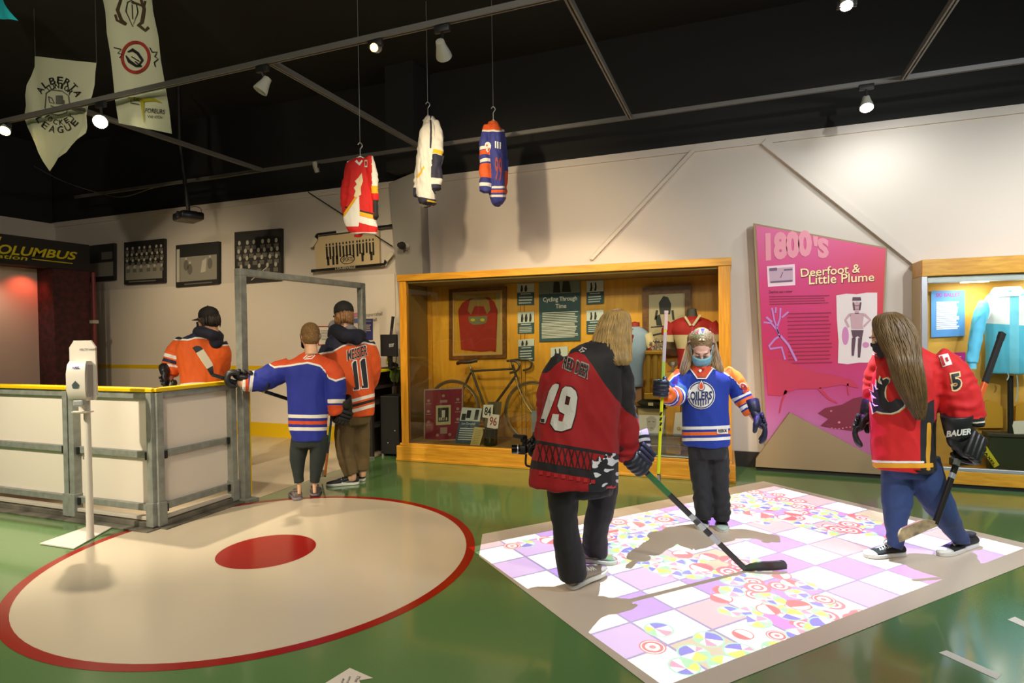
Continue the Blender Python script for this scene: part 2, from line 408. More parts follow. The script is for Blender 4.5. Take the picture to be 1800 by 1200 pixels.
# ================================================================== PROJECTED GAME (a projector with a slide, hung above the picture)
def projector_light():
    PP = Vector((-.15, 4.95, 4.3))
    l = bpy.data.lights.new('game_projector_light', 'SPOT'); o = bpy.data.objects.new('game_projector_light', l); COL.objects.link(o)
    o.location = PP; l.energy = 1750; l.color = (.66, .82, 1); l.spot_size = math.radians(75); l.spot_blend = .02; l.shadow_soft_size = 0.0; o['kind'] = 'helper'
    l.use_nodes = True; nt = l.node_tree; em = nt.nodes['Emission']; L = nt.links
    tc = nt.nodes.new('ShaderNodeTexCoord'); sp = nt.nodes.new('ShaderNodeSeparateXYZ'); L.new(tc.outputs['Normal'], sp.inputs[0])
    def S(x):
        return x
    def mt(op, a, b=None, c=None):
        n = nt.nodes.new('ShaderNodeMath'); n.operation = op
        for i, v in enumerate((a, b, c)):
            if v is None: continue
            if isinstance(v, (int, float)): n.inputs[i].default_value = v
            else: L.new(v, n.inputs[i])
        return n.outputs[0]
    x = mt('ADD', mt('MULTIPLY', mt('DIVIDE', sp.outputs[0], sp.outputs[2]), -PP.z), PP.x)
    y = mt('ADD', mt('MULTIPLY', mt('DIVIDE', sp.outputs[1], sp.outputs[2]), -PP.z), PP.y)
    # board axes (along a and b) measured from one grid crossing
    a = np.array([.656, .755]); b = np.array([.775, -.632]); inv = np.linalg.inv(np.array([a, b]).T); A0 = (-.332, 3.141)
    u = mt('ADD', mt('MULTIPLY', mt('SUBTRACT', x, A0[0]), float(inv[0, 0])), mt('MULTIPLY', mt('SUBTRACT', y, A0[1]), float(inv[0, 1])))
    v = mt('ADD', mt('MULTIPLY', mt('SUBTRACT', x, A0[0]), float(inv[1, 0])), mt('MULTIPLY', mt('SUBTRACT', y, A0[1]), float(inv[1, 1])))
    cen = inv @ (np.array([-.01, 4.175]) - np.array(A0))
    inside = mt('MULTIPLY', mt('LESS_THAN', mt('ABSOLUTE', mt('SUBTRACT', u, float(cen[0]))), 1.53), mt('LESS_THAN', mt('ABSOLUTE', mt('SUBTRACT', v, float(cen[1]))), .92))
    gu = mt('DIVIDE', u, .286); gv = mt('DIVIDE', v, .253)
    fu = mt('FLOOR', gu); fv = mt('FLOOR', gv)
    eu = mt('ABSOLUTE', mt('SUBTRACT', mt('FRACT', gu), .5)); ev = mt('ABSOLUTE', mt('SUBTRACT', mt('FRACT', gv), .5))
    line = mt('GREATER_THAN', mt('MAXIMUM', eu, ev), .474)
    par = mt('LESS_THAN', mt('ABSOLUTE', mt('MODULO', mt('ADD', fu, fv), 2.0)), .5)
    cmb = nt.nodes.new('ShaderNodeCombineXYZ'); L.new(fu, cmb.inputs[0]); L.new(fv, cmb.inputs[1])
    wn = nt.nodes.new('ShaderNodeTexWhiteNoise'); wn.noise_dimensions = '3D'; L.new(cmb.outputs[0], wn.inputs['Vector'])
    def ramp(fac, cols):
        r = nt.nodes.new('ShaderNodeValToRGB'); r.color_ramp.interpolation = 'CONSTANT'; e = r.color_ramp.elements
        while len(e) < len(cols): e.new(.5)
        for i, (p, c) in enumerate(cols): e[i].position = p; e[i].color = lin(c)
        L.new(fac, r.inputs[0]); return r.outputs[0]
    def mix(f, c0, c1):
        n = nt.nodes.new('ShaderNodeMix'); n.data_type = 'RGBA'
        if isinstance(f, (int, float)): n.inputs[0].default_value = f
        else: L.new(f, n.inputs[0])
        for i, c in ((6, c0), (7, c1)):
            if isinstance(c, tuple): n.inputs[i].default_value = lin(c)
            else: L.new(c, n.inputs[i])
        return n.outputs[2]
    sq = ramp(wn.outputs['Value'], [(0, (178, 128, 246)), (.3, (206, 172, 240)), (.5, (226, 180, 200)), (.66, (232, 110, 226)), (.78, (206, 190, 164)), (.9, (186, 154, 246))])
    col = mix(par, (255, 255, 255), sq)
    col = mix(line, col, (128, 120, 190))
    # the balls
    def balls(col, scale, rad, ox, thr, seed):
        cx = nt.nodes.new('ShaderNodeCombineXYZ'); L.new(mt('ADD', x, ox), cx.inputs[0]); L.new(mt('ADD', y, seed), cx.inputs[1])
        vo = nt.nodes.new('ShaderNodeTexVoronoi'); vo.voronoi_dimensions = '2D'; vo.inputs['Scale'].default_value = scale; vo.inputs['Randomness'].default_value = .8; L.new(cx.outputs[0], vo.inputs['Vector'])
        sub = nt.nodes.new('ShaderNodeVectorMath'); sub.operation = 'SUBTRACT'; L.new(cx.outputs[0], sub.inputs[0]); L.new(vo.outputs['Position'], sub.inputs[1])
        s2 = nt.nodes.new('ShaderNodeSeparateXYZ'); L.new(sub.outputs[0], s2.inputs[0]); lx, ly = s2.outputs[0], s2.outputs[1]
        d = mt('SQRT', mt('ADD', mt('MULTIPLY', lx, lx), mt('MULTIPLY', ly, ly)))
        sc = nt.nodes.new('ShaderNodeSeparateColor'); L.new(vo.outputs['Color'], sc.inputs[0])
        s3 = nt.nodes.new('ShaderNodeSeparateXYZ'); L.new(vo.outputs['Position'], s3.inputs[0])
        bxp = mt('SUBTRACT', s3.outputs[0], ox); byp = mt('SUBTRACT', s3.outputs[1], seed)
        # clusters: a string of patches over the board
        dens = None
        for (qx, qy), r in [((-1.15, 3.95), .16), ((-.75, 4.05), .42), ((-.3, 3.75), .3), ((.0, 3.75), .32), ((.1, 3.4), .28), ((.42, 3.42), .2), ((.62, 3.3), .2), ((.35, 3.02), .14), ((.25, 5.15), .42), ((.15, 5.5), .22), ((.75, 4.9), .3), ((-.62, 4.55), .25)]:
            dd = mt('SQRT', mt('ADD', mt('POWER', mt('SUBTRACT', bxp, qx), 2.0), mt('POWER', mt('SUBTRACT', byp, qy), 2.0)))
            g = mt('SUBTRACT', 1.0, mt('DIVIDE', dd, r)); dens = g if dens is None else mt('MAXIMUM', dens, g)
        on = mt('GREATER_THAN', mt('ADD', mt('MULTIPLY', sc.outputs[2], .4), dens), thr)
        isb = mt('MULTIPLY', mt('LESS_THAN', d, rad), on)
        an = mt('ADD', mt('DIVIDE', mt('ARCTAN2', ly, lx), 2 * math.pi), mt('ADD', sc.outputs[0], .5))
        beach = ramp(mt('FRACT', an), [(0, (255, 255, 255)), (.12, (96, 104, 232)), (.34, (255, 255, 255)), (.42, (240, 240, 96)), (.6, (170, 245, 190)), (.76, (255, 255, 255)), (.84, (240, 150, 200))])
        red = ramp(mt('FRACT', mt('ADD', mt('DIVIDE', d, rad * 1.02), mt('MULTIPLY', sc.outputs[1], .3))), [(0, (255, 255, 255)), (.3, (232, 80, 120)), (.52, (255, 255, 255)), (.72, (235, 90, 130))])
        half = ramp(mt('FRACT', an), [(0, (232, 70, 110)), (.5, (255, 250, 252))])
        c = mix(mt('GREATER_THAN', sc.outputs[1], .42), mix(mt('GREATER_THAN', sc.outputs[2], .6), half, red), beach)
        # rim
        c = mix(mt('GREATER_THAN', d, rad * .86), c, mix(mt('GREATER_THAN', sc.outputs[1], .42), (235, 90, 130), (150, 235, 200)))
        return mix(isb, col, c)
    col = balls(col, 6.6, .062, 3.3, .28, 1.7)
    col = balls(col, 5.8, .072, 7.9, .36, 4.4)
    for k, (px, py, rr, kind) in enumerate([(1158, 1107, .072, 0), (1147, 1138, .062, 1), (1219, 1149, .074, 0), (1246, 1124, .072, 0), (1203, 1172, .07, 0), (1301, 1146, .076, 0), (1278, 1170, .082, 0), (1306, 1116, .05, 2), (1366, 1118, .05, 1), (1369, 1142, .075, 0), (1408, 1118, .07, 0), (1440, 1106, .07, 0), (1389, 1080, .07, 0), (1450, 1098, .076, 0), (1350, 1072, .06, 2), (1364, 1056, .055, 0), (1404, 1064, .062, 2), (1448, 1054, .06, 1), (1159, 1000, .07, 0), (1132, 972, .065, 0), (922, 956, .07, 0), (900, 960, .06, 1), (1388, 1025, .055, 2), (1418, 1030, .06, 0)]):
        g_ = G(px, py); lx = mt('SUBTRACT', x, float(g_.x)); ly = mt('SUBTRACT', y, float(g_.y))
        d = mt('SQRT', mt('ADD', mt('MULTIPLY', lx, lx), mt('MULTIPLY', ly, ly))); isb = mt('LESS_THAN', d, rr)
        an = mt('FRACT', mt('ADD', mt('DIVIDE', mt('ARCTAN2', mt('ADD', ly, rr * .25 * math.sin(k * 2.1)), mt('ADD', lx, rr * .25 * math.cos(k * 2.1))), 2 * math.pi), .37 * k + 5))
        if kind == 0: c = ramp(an, [(0, (250, 250, 255)), (.12, (72, 84, 226)), (.36, (250, 250, 255)), (.46, (238, 236, 70)), (.66, (150, 240, 176)), (.8, (250, 250, 255)), (.88, (232, 140, 190))])
        elif kind == 1: c = ramp(mt('DIVIDE', d, rr), [(0, (236, 110, 140)), (.25, (255, 255, 255)), (.55, (222, 60, 100)), (.78, (255, 255, 255))])
        else: c = ramp(an, [(0, (222, 56, 96)), (.5, (255, 252, 252))])
        c = mix(mt('GREATER_THAN', d, rr * .88), c, (150, 232, 200) if kind == 0 else (230, 90, 124))
        col = mix(isb, col, c)
    fin = mix(inside, (0, 0, 0), col)
    L.new(fin, em.inputs['Color']); em.inputs['Strength'].default_value = 1.0
    return o
projector_light()

# ================================================================== CEILING RAILS, SPOTS, BANNERS
TZ = 3.6
def rail(p, q, w=.036, h=.045, label='', grp='lighting rails'):
    p, q = Vector(p), Vector(q); d = (q - p).normalized(); s = Vector((-d.y, d.x, 0))
    bm = B()
    for zz, ww in ((0, w), (h, w * .55)):
        pass
    prof = [(-w / 2, 0), (-w * .15, 0), (-w * .15, h * .5), (w * .15, h * .5), (w * .15, 0), (w / 2, 0), (w / 2, h), (-w / 2, h)]
    loft(bm, [[e + s * a + UP * b for a, b in prof] for e in (p, q)])
    return thing('lighting_rail', bm, m_rail, label, 'lighting rail', grp, loc=tuple(p))
m_rail = M('rail_metal', (112, 109, 103), .5, .3)
rail((-9.5, 3.72, TZ), (4.5, 3.72, TZ), .036, .042, 'long grey lighting rail across the black ceiling in front of the banners')
rail((-9.5, 6.1, TZ), (4.5, 6.1, TZ), .03, .04, 'long grey lighting rail running just above the white wall')
for x, lb in ((-5.83, 'short cross rail between long rails behind the pennant'), (-3.46, 'short cross rail ending above the white hanging jersey'), (-1.03, 'short cross rail left of the bright spot, over the wall ribs'), (1.35, 'short cross rail at the right end above the turquoise jacket case')):
    rail((x, 3.745, TZ), (x, 6.085, TZ), .04, .045, lb)

m_spotw = M('spot_white', (178, 176, 160), .4); m_spotk = M('spot_black', (24, 23, 21), .5)
def bulb(key, col, e): return M(key, col, .4, emit=e)
def spot(px, py, y, aim, label, lit=None, r=.055, shell=None):
    p = PY(px, py, y); d = (Vector(aim) - p).normalized()
    if isinstance(aim, str): d = Vector((0, 0, -1))
    rt = root('track_spotlight', (p.x, y, TZ), label, 'spotlight', 'track spotlights')
    bm = tube(B(), [(p.x, y, TZ - .01), (p.x, y, p.z + .1), p - d * .06], .011, 8); box(bm, (p.x, y, TZ - .027), (.12, .034, .05), None, .006)
    mk('bracket', bm, m_spotk, rt, True)
    prof = [(.018, -.085), (.03, -.08), (.036, -.04), (r, .03), (r * 1.03, .045), (r * .95, .047), (r * .9, .03), (.02, .0)]
    mk('lamp_head', lathe(B(), p, prof, 22, d), shell or m_spotw, rt, True)
    if lit: mk('bulb', lathe(B(), p + d * .002, [(.001, .0), (r * .8, .028), (r * .86, .034), (r * .7, .048), (.001, .052)], 20, d), lit, rt, True)
    return rt
spot(10, 226, 3.72, (-4.5, 1.2, 0), 'lit spotlight at the far left end of the front rail', bulb('bulb_warm', (255, 226, 160), 60), .05)
spot(178, 212, 3.72, (-2.6, .8, 1.0), 'brightest lit spotlight between the pennant and the tall banner', bulb('bulb_hot', (255, 240, 205), 90), .06)
spot(462, 152, 3.72, (-5.0, 2.5, 0), 'unlit white spotlight left of the glowing one on the front rail')
spot(660, 84, 3.72, (-1.2, 0, 1.8), 'small glowing orange spotlight over the red hanging jersey', bulb('bulb_orange', (255, 170, 70), 26), .03, m_alu)
spot(778, 90, 3.72, (-2.6, 6.6, 2.0), 'white spotlight above the white hanging jersey', bulb('bulb_mid', (255, 225, 170), 40))
spot(556, 296, 6.1, (-4.8, 6.6, 1.9), 'tiny white spotlight on the wall rail left of the red jersey', None, .03)
spot(1523, 183, 6.06, (.9, 4.6, .8), 'lit spotlight over the tall magenta panel', bulb('bulb_cool', (250, 255, 248), 60), .055)
spot(1488, 2, 4.46, (.3, 2.6, 0), 'bright pinkish spotlight at the top edge of the ceiling', bulb('bulb_pink', (255, 215, 245), 60), .04)

# hanging banners
def banner(name, pxs, y, thick_dir, mat, label, cat, sag=0):
    P = [PY(px, py, y) for px, py in pxs]
    bm = B(); bm.faces.new([bm.verts.new(p) for p in P])
    bmesh.ops.triangulate(bm, faces=bm.faces[:]); bmesh.ops.subdivide_edges(bm, edges=bm.edges[:], cuts=5, use_grid_fill=True)
    for v in bm.verts: v.co.y += .012 * math.sin(v.co.x * 23 + v.co.z * 5) + .008 * math.sin(v.co.z * 17)
    bmesh.ops.recalc_face_normals(bm, faces=bm.faces[:])
    r = bmesh.ops.solidify(bm, geom=bm.faces[:], thickness=.006)
    o = thing(name, bm, mat, label, cat, None, True, loc=tuple(P[0]))
    bm = B()
    for p in (P[0], P[1]): tube(bm, [p, (p.x, p.y, 4.75)], .004, 5)
    mk('hanging_cords', bm, M('cord', (60, 58, 52), .8), o)
    return o
m_ban = M('banner_cloth', (196, 198, 166), .9, bump=(300, .2)); m_ink = M('ink_black', (26, 24, 20), .7); m_inkb = M('ink_brown', (70, 52, 30), .7); m_inkr = M('ink_red', (150, 44, 34), .7); m_inky = M('ink_olive', (165, 155, 20), .7); m_inkg = M('ink_grey', (96, 96, 88), .7)
YB = 3.86
pn = banner('pennant', [(62, 99), (170, 111), (152, 222), (147, 233), (86, 300), (42, 208), (41, 202)], YB, 0, m_ban, 'pale green pointed pennant lettered for a junior hockey league', 'pennant')
def arc_text(s, cx, cy, r, a0, a1, h, inward=False):
    out = []; n = len(s)
    for i, ch in enumerate(s):
        if ch == ' ': continue
        a = math.radians(a0 + (a1 - a0) * (i / max(n - 1, 1))); c, sn = math.cos(a), math.sin(a)
        up = np.array([c, -sn]); tx = np.array([sn, c]) if not inward else np.array([-sn, -c])
        if inward: up = -up
        p = np.array([cx, cy]) + r * np.array([c, -sn]); w = h * (.35 if ch in 'IJ' else .85)
        out.append(text_in(ch, [p - tx * w / 2 + up * h / 2, p + tx * w / 2 + up * h / 2, p + tx * w / 2 - up * h / 2, p - tx * w / 2 - up * h / 2], .01))
    return out
bv = bvh_of(pn)
cx, cy = 103, 178
sh = arc_text('ALBERTA', cx, cy, 37, 148, 22, 12) + arc_text('JUNIOR', cx, cy, 27, 132, 38, 9) + arc_text('HOCKEY', cx + 2, cy + 12, 25, 207, 325, 9, True) + arc_text('LEAGUE', cx, cy + 12, 38, 212, 318, 12, True)
mk('lettering', lay(sh, onto(bv, .012)), m_ink, pn)
P8 = [(82, 164), (90, 158), (110, 160), (121, 168), (123, 182), (118, 198), (104, 203), (88, 200), (80, 190)]
sh = [line2(P8 + P8[:2], 1.6)] + [line2([(86, 170), (88, 180), (96, 182), (92, 173), (86, 170)], 2), rect2(99, 168, 111, 183), line2([(90, 186), (112, 196)], 2), line2([(113, 176), (113, 194)], 2)]
mk('crest', lay(sh, onto(bv, .012), 6), m_inkg, pn)
tb = banner('tall_banner', [(178, -20), (266, -20), (302, 235), (208, 216)], YB, 0, m_ban, 'tall pale hanging banner with three team emblems, running out of the top', 'banner')
bv = bvh_of(tb)
sh = [line2([(215, -6), (207, 18), (214, 36), (223, 42)], [4, 6, 6, 3]), line2([(247, -4), (254, 16), (250, 40), (242, 46)], [4, 6, 6, 3]), line2([(203, 26), (206, 36), (222, 44)], 4), line2([(232, 4), (244, 8), (254, 12), (256, 2)], 4), line2([(246, 46), (256, 54), (262, 48)], 5), line2([(233, 8), (234, 34)], 1.3)]
mk('horned_emblem', lay(sh, onto(bv, .012), 5), m_inkb, tb)
V = []
for k, (a, r) in enumerate([(0, 11), (.6, 8), (1.2, 10), (1.9, 7), (2.6, 11), (3.2, 8), (3.9, 10), (4.6, 7), (5.4, 10)]): V.append((233 + r * math.cos(a), 25 + 1.8 * r * math.sin(a)))
sh = [line2([(225, 4), (222, 20), (234, 47), (243, 22), (240, 6), (232, 1), (225, 4)], 1.5)]
sh += [line2([(201, 84), (214, 87), (208, 94), (216, 96), (211, 102)], 2), line2([(264, 84), (268, 92), (277, 92), (273, 100), (279, 104), (272, 110), (274, 118)], 2)]
sh += [line2([(225, 92), (234, 88), (243, 94), (251, 106), (246, 114), (238, 108)], [2, 6, 5, 4, 4, 2]), line2([(222, 98), (228, 108), (240, 116), (250, 116)], [2, 6, 5, 3]), line2([(232, 100), (246, 108)], 2)]
mk('linework_print', lay(sh, onto(bv, .012), 5), m_ink, tb)
sh = [ring2(239, 101, 21, 26, 1.12)]
mk('red_ring', lay(sh, onto(bv, .011), 5), m_inkr, tb)
sh = [line2([(226, 172), (252, 176), (272, 176), (286, 181)], [2, 7, 5, 1]), line2([(251, 176), (252, 196), (254, 215)], [6, 4, 2])]
mk('olive_emblem', lay(sh, onto(bv, .012), 5), m_inky, tb)
sh = [text_in('EC', [(236, 171), (248, 173), (248, 179), (236, 178)]), line2([(231, 176), (230, 181), (246, 184)], 1.2), text_in('FOREURS', [(256, 190), (291, 193), (291, 201), (256, 198)], .012, .2), text_in("Val d'Or", [(260, 202), (287, 204), (287, 209), (260, 207)], .008)]
mk('lettering', lay(sh, onto(bv, .013)), m_ink, tb)
banner('teal_banner', [(-20, -4), (3, -4), (31, 36), (0, 33), (-20, 32)], 3.3, 0, M('teal_cloth', (30, 190, 200), .85), 'corner of a turquoise hanging banner at the top left', 'banner')

# ceiling mounted projector on its pole
pc = PY(331, 381, 5.6)
rt = root('ceiling_projector', tuple(pc), 'black ceiling projector hung on a pole before the photo wall', 'projector')
rz = Matrix.Rotation(math.radians(-22), 3, 'Z')
mk('case', box(B(), pc, (.36, .27, .1), rz, .025), M('projector_black', (20, 19, 18), .3), rt, True)
mk('underside', box(B(), pc - UP * .052, (.3, .22, .01), rz, .003), M('projector_grey', (105, 98, 84), .6), rt)
q = pc + rz @ Vector((.06, -.14, .005))
mk('lens', lathe(B(), q, [(.001, -.03), (.04, -.03), (.04, .012), (.03, .015), (.001, .008)], 20, rz @ Vector((0, -1, 0))), M('lens', (40, 44, 48), .1), rt, True)
bm = tube(B(), [pc + UP * .05, pc + UP * .12, PY(316, 250, 5.6), (PY(316, 250, 5.6).x, 5.6, 4.75)], .025, 10); box(bm, pc + UP * .06, (.16, .16, .02), rz, .005); mk('pole', bm, m_spotk, rt, True)
mk('cable', tube(B(), spline([pc + UP * .12 + RH * .02, pc + UP * .13 + RH * .1, pc + UP * .1 + RH * .16, pc + UP * .05 + RH * .17], 5), .005, 6), M('cable_red', (120, 60, 50), .6), rt, True)
pts = [PY(px, py, 5.9) for px, py in [(60, 292), (110, 318), (170, 338), (215, 346), (270, 330), (316, 322), (380, 314), (450, 302)]]
thing('ceiling_cable', tube(B(), spline(pts, 5), .006, 6), M('cable_grey', (96, 92, 80), .6), 'thin grey cable sagging under the dark ceiling on the left', 'cable', smooth=True)
# ================================================================== THINGS
def hull2(q): return np.array(q, float), [tuple(range(len(q)))]
def lines_in(q, n, fill=.55, jit=.12, seed=1):
    """rows of small print inside a quad"""
    rnd = random.Random(seed); out = []
    for i in range(n):
        a = (i + (1 - fill) / 2) / n; b = (i + 1 - (1 - fill) / 2) / n; x1 = 1 - rnd.random() * jit
        V = quad_map(np.array([(0, a), (x1, a), (x1, b), (0, b)]), q); out.append((V, [(0, 1, 2, 3)]))
    return out
def sub(q, x0, y0, x1, y1): return quad_map(np.array([(x0, y0), (x1, y0), (x1, y1), (x0, y1)], float), q)
def slab(pts, fn_y, t):
    """outline in picture coordinates on the upright plane y, thickness t towards the wall"""
    P = [PY(a, b, fn_y) for a, b in pts]; return prism(B(), P, (0, t, 0))
ink = m_ink; m_paper = M('paper', (226, 220, 205), .7); m_teal = M('teal_print', (44, 78, 84), .6); m_tealt = M('pale_print', (196, 204, 198), .7)
m_photo_d = M('photo_dark', (32, 31, 28), .6); m_photo_m = M('photo_mid', (104, 100, 90), .6); m_photo_l = M('photo_light', (186, 180, 164), .6); m_photo_bg = M('ground_print', (140, 136, 122), .6)

# ---- picture boards of the rink wall
def wall_photo(q, y, label, grp, kind):
    rt = root('wall_photo', tuple(PY(*q[3], y)), label, 'photograph', grp)
    mk('backing_board', slab(q, y, YW - y - .002), m_photo_d, rt)
    rnd = random.Random(int(q[0][0])); li, mi, bg, cap = [], [], [], []
    if kind == 'group':
        bg.append((sub(q, .04, .55, .96, .9), [(0, 1, 2, 3)]))
        for r, (n, yy) in enumerate([(7, .16), (8, .31), (7, .45), (6, .6)]):
            for k in range(n):
                x = (k + .5 + .2 * rnd.random()) / n; h = .028
                V, f = disc2(0, 0, 1, n=10); li.append((quad_map(np.array([(x + a * h, yy + b * h * 1.3) for a, b in V]), q), f))
                mi.append((sub(q, x - .045, yy + .05, x + .045, yy + .13), [(0, 1, 2, 3)]))
        cap += [(sub(q, .12, .93, .8, .96), [(0, 1, 2, 3)])]
    elif kind == 'cross':
        for r, (n, yy) in enumerate([(6, .22), (7, .38), (6, .52), (5, .68)]):
            for k in range(n):
                x = (k + .6 + .2 * rnd.random()) / (n + .3); h = .03
                V, f = disc2(0, 0, 1, n=10); li.append((quad_map(np.array([(x + a * h, yy + b * h * 1.5) for a, b in V]), q), f))
                mi.append((sub(q, x - .05, yy + .06, x + .05, yy + .14), [(0, 1, 2, 3)]))
        li += [(quad_map(line2([(.3, .74), (.75, .95)], .02)[0], q), [(0, 1, 3, 2)]), (quad_map(line2([(.7, .72), (.35, .95)], .02)[0], q), [(0, 1, 3, 2)])]
    elif kind == 'goal':
        bg += [(sub(q, .1, .3, .96, .88), [(0, 1, 2, 3)])]
        li += [(sub(q, .02, .1, .09, .88), [(0, 1, 2, 3)]), (quad_map(np.array([(.62, .42), (.72, .36), (.7, .68), (.58, .7)]), q), [(0, 1, 2, 3)])]
        for x, yy in ((.24, .5), (.33, .6), (.8, .5)):
            V, f = disc2(0, 0, 1, n=10); mi.append((quad_map(np.array([(x + a * .06, yy + b * .13) for a, b in V]), q), f)); li.append((quad_map(np.array([(x + a * .025, yy - .16 + b * .03) for a, b in V]), q), f))
        cap += [(sub(q, .2, .93, .85, .96), [(0, 1, 2, 3)])]
    else:
        bg += [(sub(q, .02, .5, .98, .88), [(0, 1, 2, 3)])]; mi += [(sub(q, .6, .22, .95, .42), [(0, 1, 2, 3)])]
    if bg: mk('ground_print', lay(bg, onY(y - .002)), m_photo_bg, rt)
    if mi: mk('bodies_print', lay(mi, onY(y - .003)), m_photo_m, rt)
    if li: mk('faces_print', lay(li, onY(y - .004)), m_photo_l, rt)
    if cap: mk('caption', lay(cap, onY(y - .004)), m_photo_m, rt)
yq = YW - .055
wall_photo([(146, 433), (200, 427), (200, 492), (146, 496)], yq, 'dim landscape photo nearest the dark red booth', 'photos on the rink wall', 'land')
wall_photo([(218, 426), (288, 419), (288, 496), (218, 500)], yq, 'black and white team photo on bare ice, second from the booth', 'photos on the rink wall', 'group')
wall_photo([(309, 431), (384, 424), (384, 499), (309, 505)], yq, 'old photo of a goal mouth scramble beneath the ceiling projector', 'photos on the rink wall', 'goal')
wall_photo([(412, 408), (494, 401), (494, 493), (413, 499)], yq, 'large dark team photo with crossed sticks above the gate post', 'photos on the rink wall', 'cross')
q = [(552, 417), (665, 404), (667, 465), (556, 478)]
rt = root('team_poster', tuple(PY(*q[3], yq)), 'cream team poster between two mounted hockey sticks', 'poster')
mk('poster_board', slab(q, yq, .03), M('poster_cream', (206, 184, 140), .6), rt)
sh = []
rnd = random.Random(3)
for k in range(15):
    x = .17 + k * .052; 
    if k in (9,): x += .01
    sh += [(sub(q, x, .3 + .04 * rnd.random(), x + .028, .62 + .1 * rnd.random()), [(0, 1, 2, 3)])]
    V, f = disc2(0, 0, 1, n=8); sh.append((quad_map(np.array([(x + .014 + a * .013, .26 + b * .04) for a, b in V]), q), f))
for x in (.18, .26, .32, .72, .86): sh += [(sub(q, x, .6, x + .035, .85), [(0, 1, 2, 3)])]
V, f = ring2(.5, .74, .1, .115, 1.2); sh.append((quad_map(V, q), f)); sh.append(text_in('SPORTS', sub(q, .42, .68, .58, .8), .02))
mk('team_print', lay(sh, onY(yq - .003)), m_photo_d, rt)

m_stickk = M('stick_black', (28, 28, 28), .35); m_tapew = M('tape_white', (205, 196, 172), .8); m_tapek = M('tape_black', (30, 29, 27), .9); m_bladewood = M('blade_wood', (188, 164, 118), .6, var=(20, .2))
def stick(name, label, butt, heel, toe, width_dir=None, shaft=None, blade=None, grip=None, taped=None, sw=.03, curve=.02, bands=(), group=None, tapelen=.16, cat='hockey stick', bh=.068):
    butt, heel, toe = Vector(butt), Vector(heel), Vector(toe)
    rt = root(name, tuple(heel), label, cat, group)
    ax = (heel - butt).normalized(); bl = (toe - heel); nb = ax.cross(bl).normalized()   # normal of the blade
    side = nb.cross(ax).normalized()
    L = (heel - butt).length
    def sec(c, a, w, t): return [c + side * (w / 2) * x + nb * (t / 2) * y for x, y in ((-1, -.7), (-.7, -1), (.7, -1), (1, -.7), (1, .7), (.7, 1), (-.7, 1), (-1, .7))]
    bm = B(); loft(bm, [sec(butt + ax * t * L, ax, sw, .02) for t in (0, .3, .6, .93, .985)])
    mk('shaft', bm, shaft or m_stickk, rt)
    bm = B(); loft(bm, [sec(butt + ax * (t * tapelen - .012), ax, sw * (1.22 if i in (0, 1) else 1.1), .026 if i in (0, 1) else .023) for i, t in enumerate((0, .12, .16, 1))]); mk('grip_tape', bm, grip or m_tapek, rt)
    for nm, t0, t1, mt in bands:
        bm = B(); loft(bm, [sec(butt + ax * t * L, ax, sw + .0015, .0215) for t in (t0, t1)]); mk(nm, bm, mt, rt)
    # blade: rounded plate lofted from heel to toe
    up = (-ax + bl.normalized() * .15); bd = bl.normalized(); up = (-ax - bd * (-ax).dot(bd)).normalized(); BLn = bl.length
    def bsec(t, grow=0):
        c = heel + bl * t + nb * (curve * math.sin(t * 2.2) - curve * t * .2)
        h = (bh * .55 + (bh - bh * .55) * min(1, t * 4)) * (1 if t < .85 else math.sqrt(max(0, 1 - ((t - .85) / .17) ** 2)) * .92 + .08); h *= 1 + grow
        th = (.011 if t > .1 else .018) * (1 + grow * 2); up2 = up
        base = .0
        return [c + up2 * (base + h * y) + nb * th / 2 * x for x, y in ((-1, .04), (-.5, 0), (.5, 0), (1, .04), (1, .96), (.5, 1), (-.5, 1), (-1, .96))]
    bm = B(); loft(bm, [bsec(t) for t in (-.06, .04, .1, .2, .35, .5, .65, .78, .86, .92, .97, 1.0)])
    mk('blade', bm, blade or m_stickk, rt, True)
    if taped:
        t0, t1, mt = taped; bm = B(); loft(bm, [bsec(t0 + (t1 - t0) * i / 8, .04) for i in range(9)]); mk('blade_tape', bm, mt, rt, True)
    return rt
yk = YW - .085
stick('hockey_stick', 'dark wall mounted stick above the cream team poster, blade left', PY(690, 396, yk), PY(556, 412, yk), PY(543, 432, yk), taped=(.2, 1.0, m_tapew), tapelen=.06, bands=(('white_label', .55, .72, M('label_w', (200, 196, 188), .5)),), group='mounted sticks', sw=.03, curve=.0, bh=.06)
s2 = stick('hockey_stick', 'dark wall mounted stick below the cream team poster, blade right', PY(549, 476, yk), PY(678, 464, yk), PY(693, 446, yk), taped=(.2, 1.0, m_tapew), tapelen=.06, group='mounted sticks', sw=.034, curve=.0, bh=.06)
mk('lettering', lay([text_in('LOUISVILLE', [(589, 470), (625, 467), (625, 471), (589, 474)], .03)], onY(yk - .02)), m_photo_l, s2)
p = PY(708, 432, 6.4)
rt = root('dome_camera', (p.x, 6.495, p.z), 'small round black camera sticking out of the grey pier', 'camera')
bm = lathe(B(), (p.x, 6.497, p.z), [(.02, 0), (.045, -.002), (.045, -.02), (.02, -.022), (.018, -.06), (.02, -.1)], 18, (0, 1, 0)); mk('mount', bm, m_alu, rt, True)
bm = ell(B(), (p.x, 6.38, p.z), (.05, .05, .05)); lathe(bm, (p.x, 6.36, p.z), [(.001, -.045), (.03, -.045), (.034, -.03), (.03, 0)], 18, (0, 1, 0)); mk('camera_ball', bm, m_blackm, rt, True)

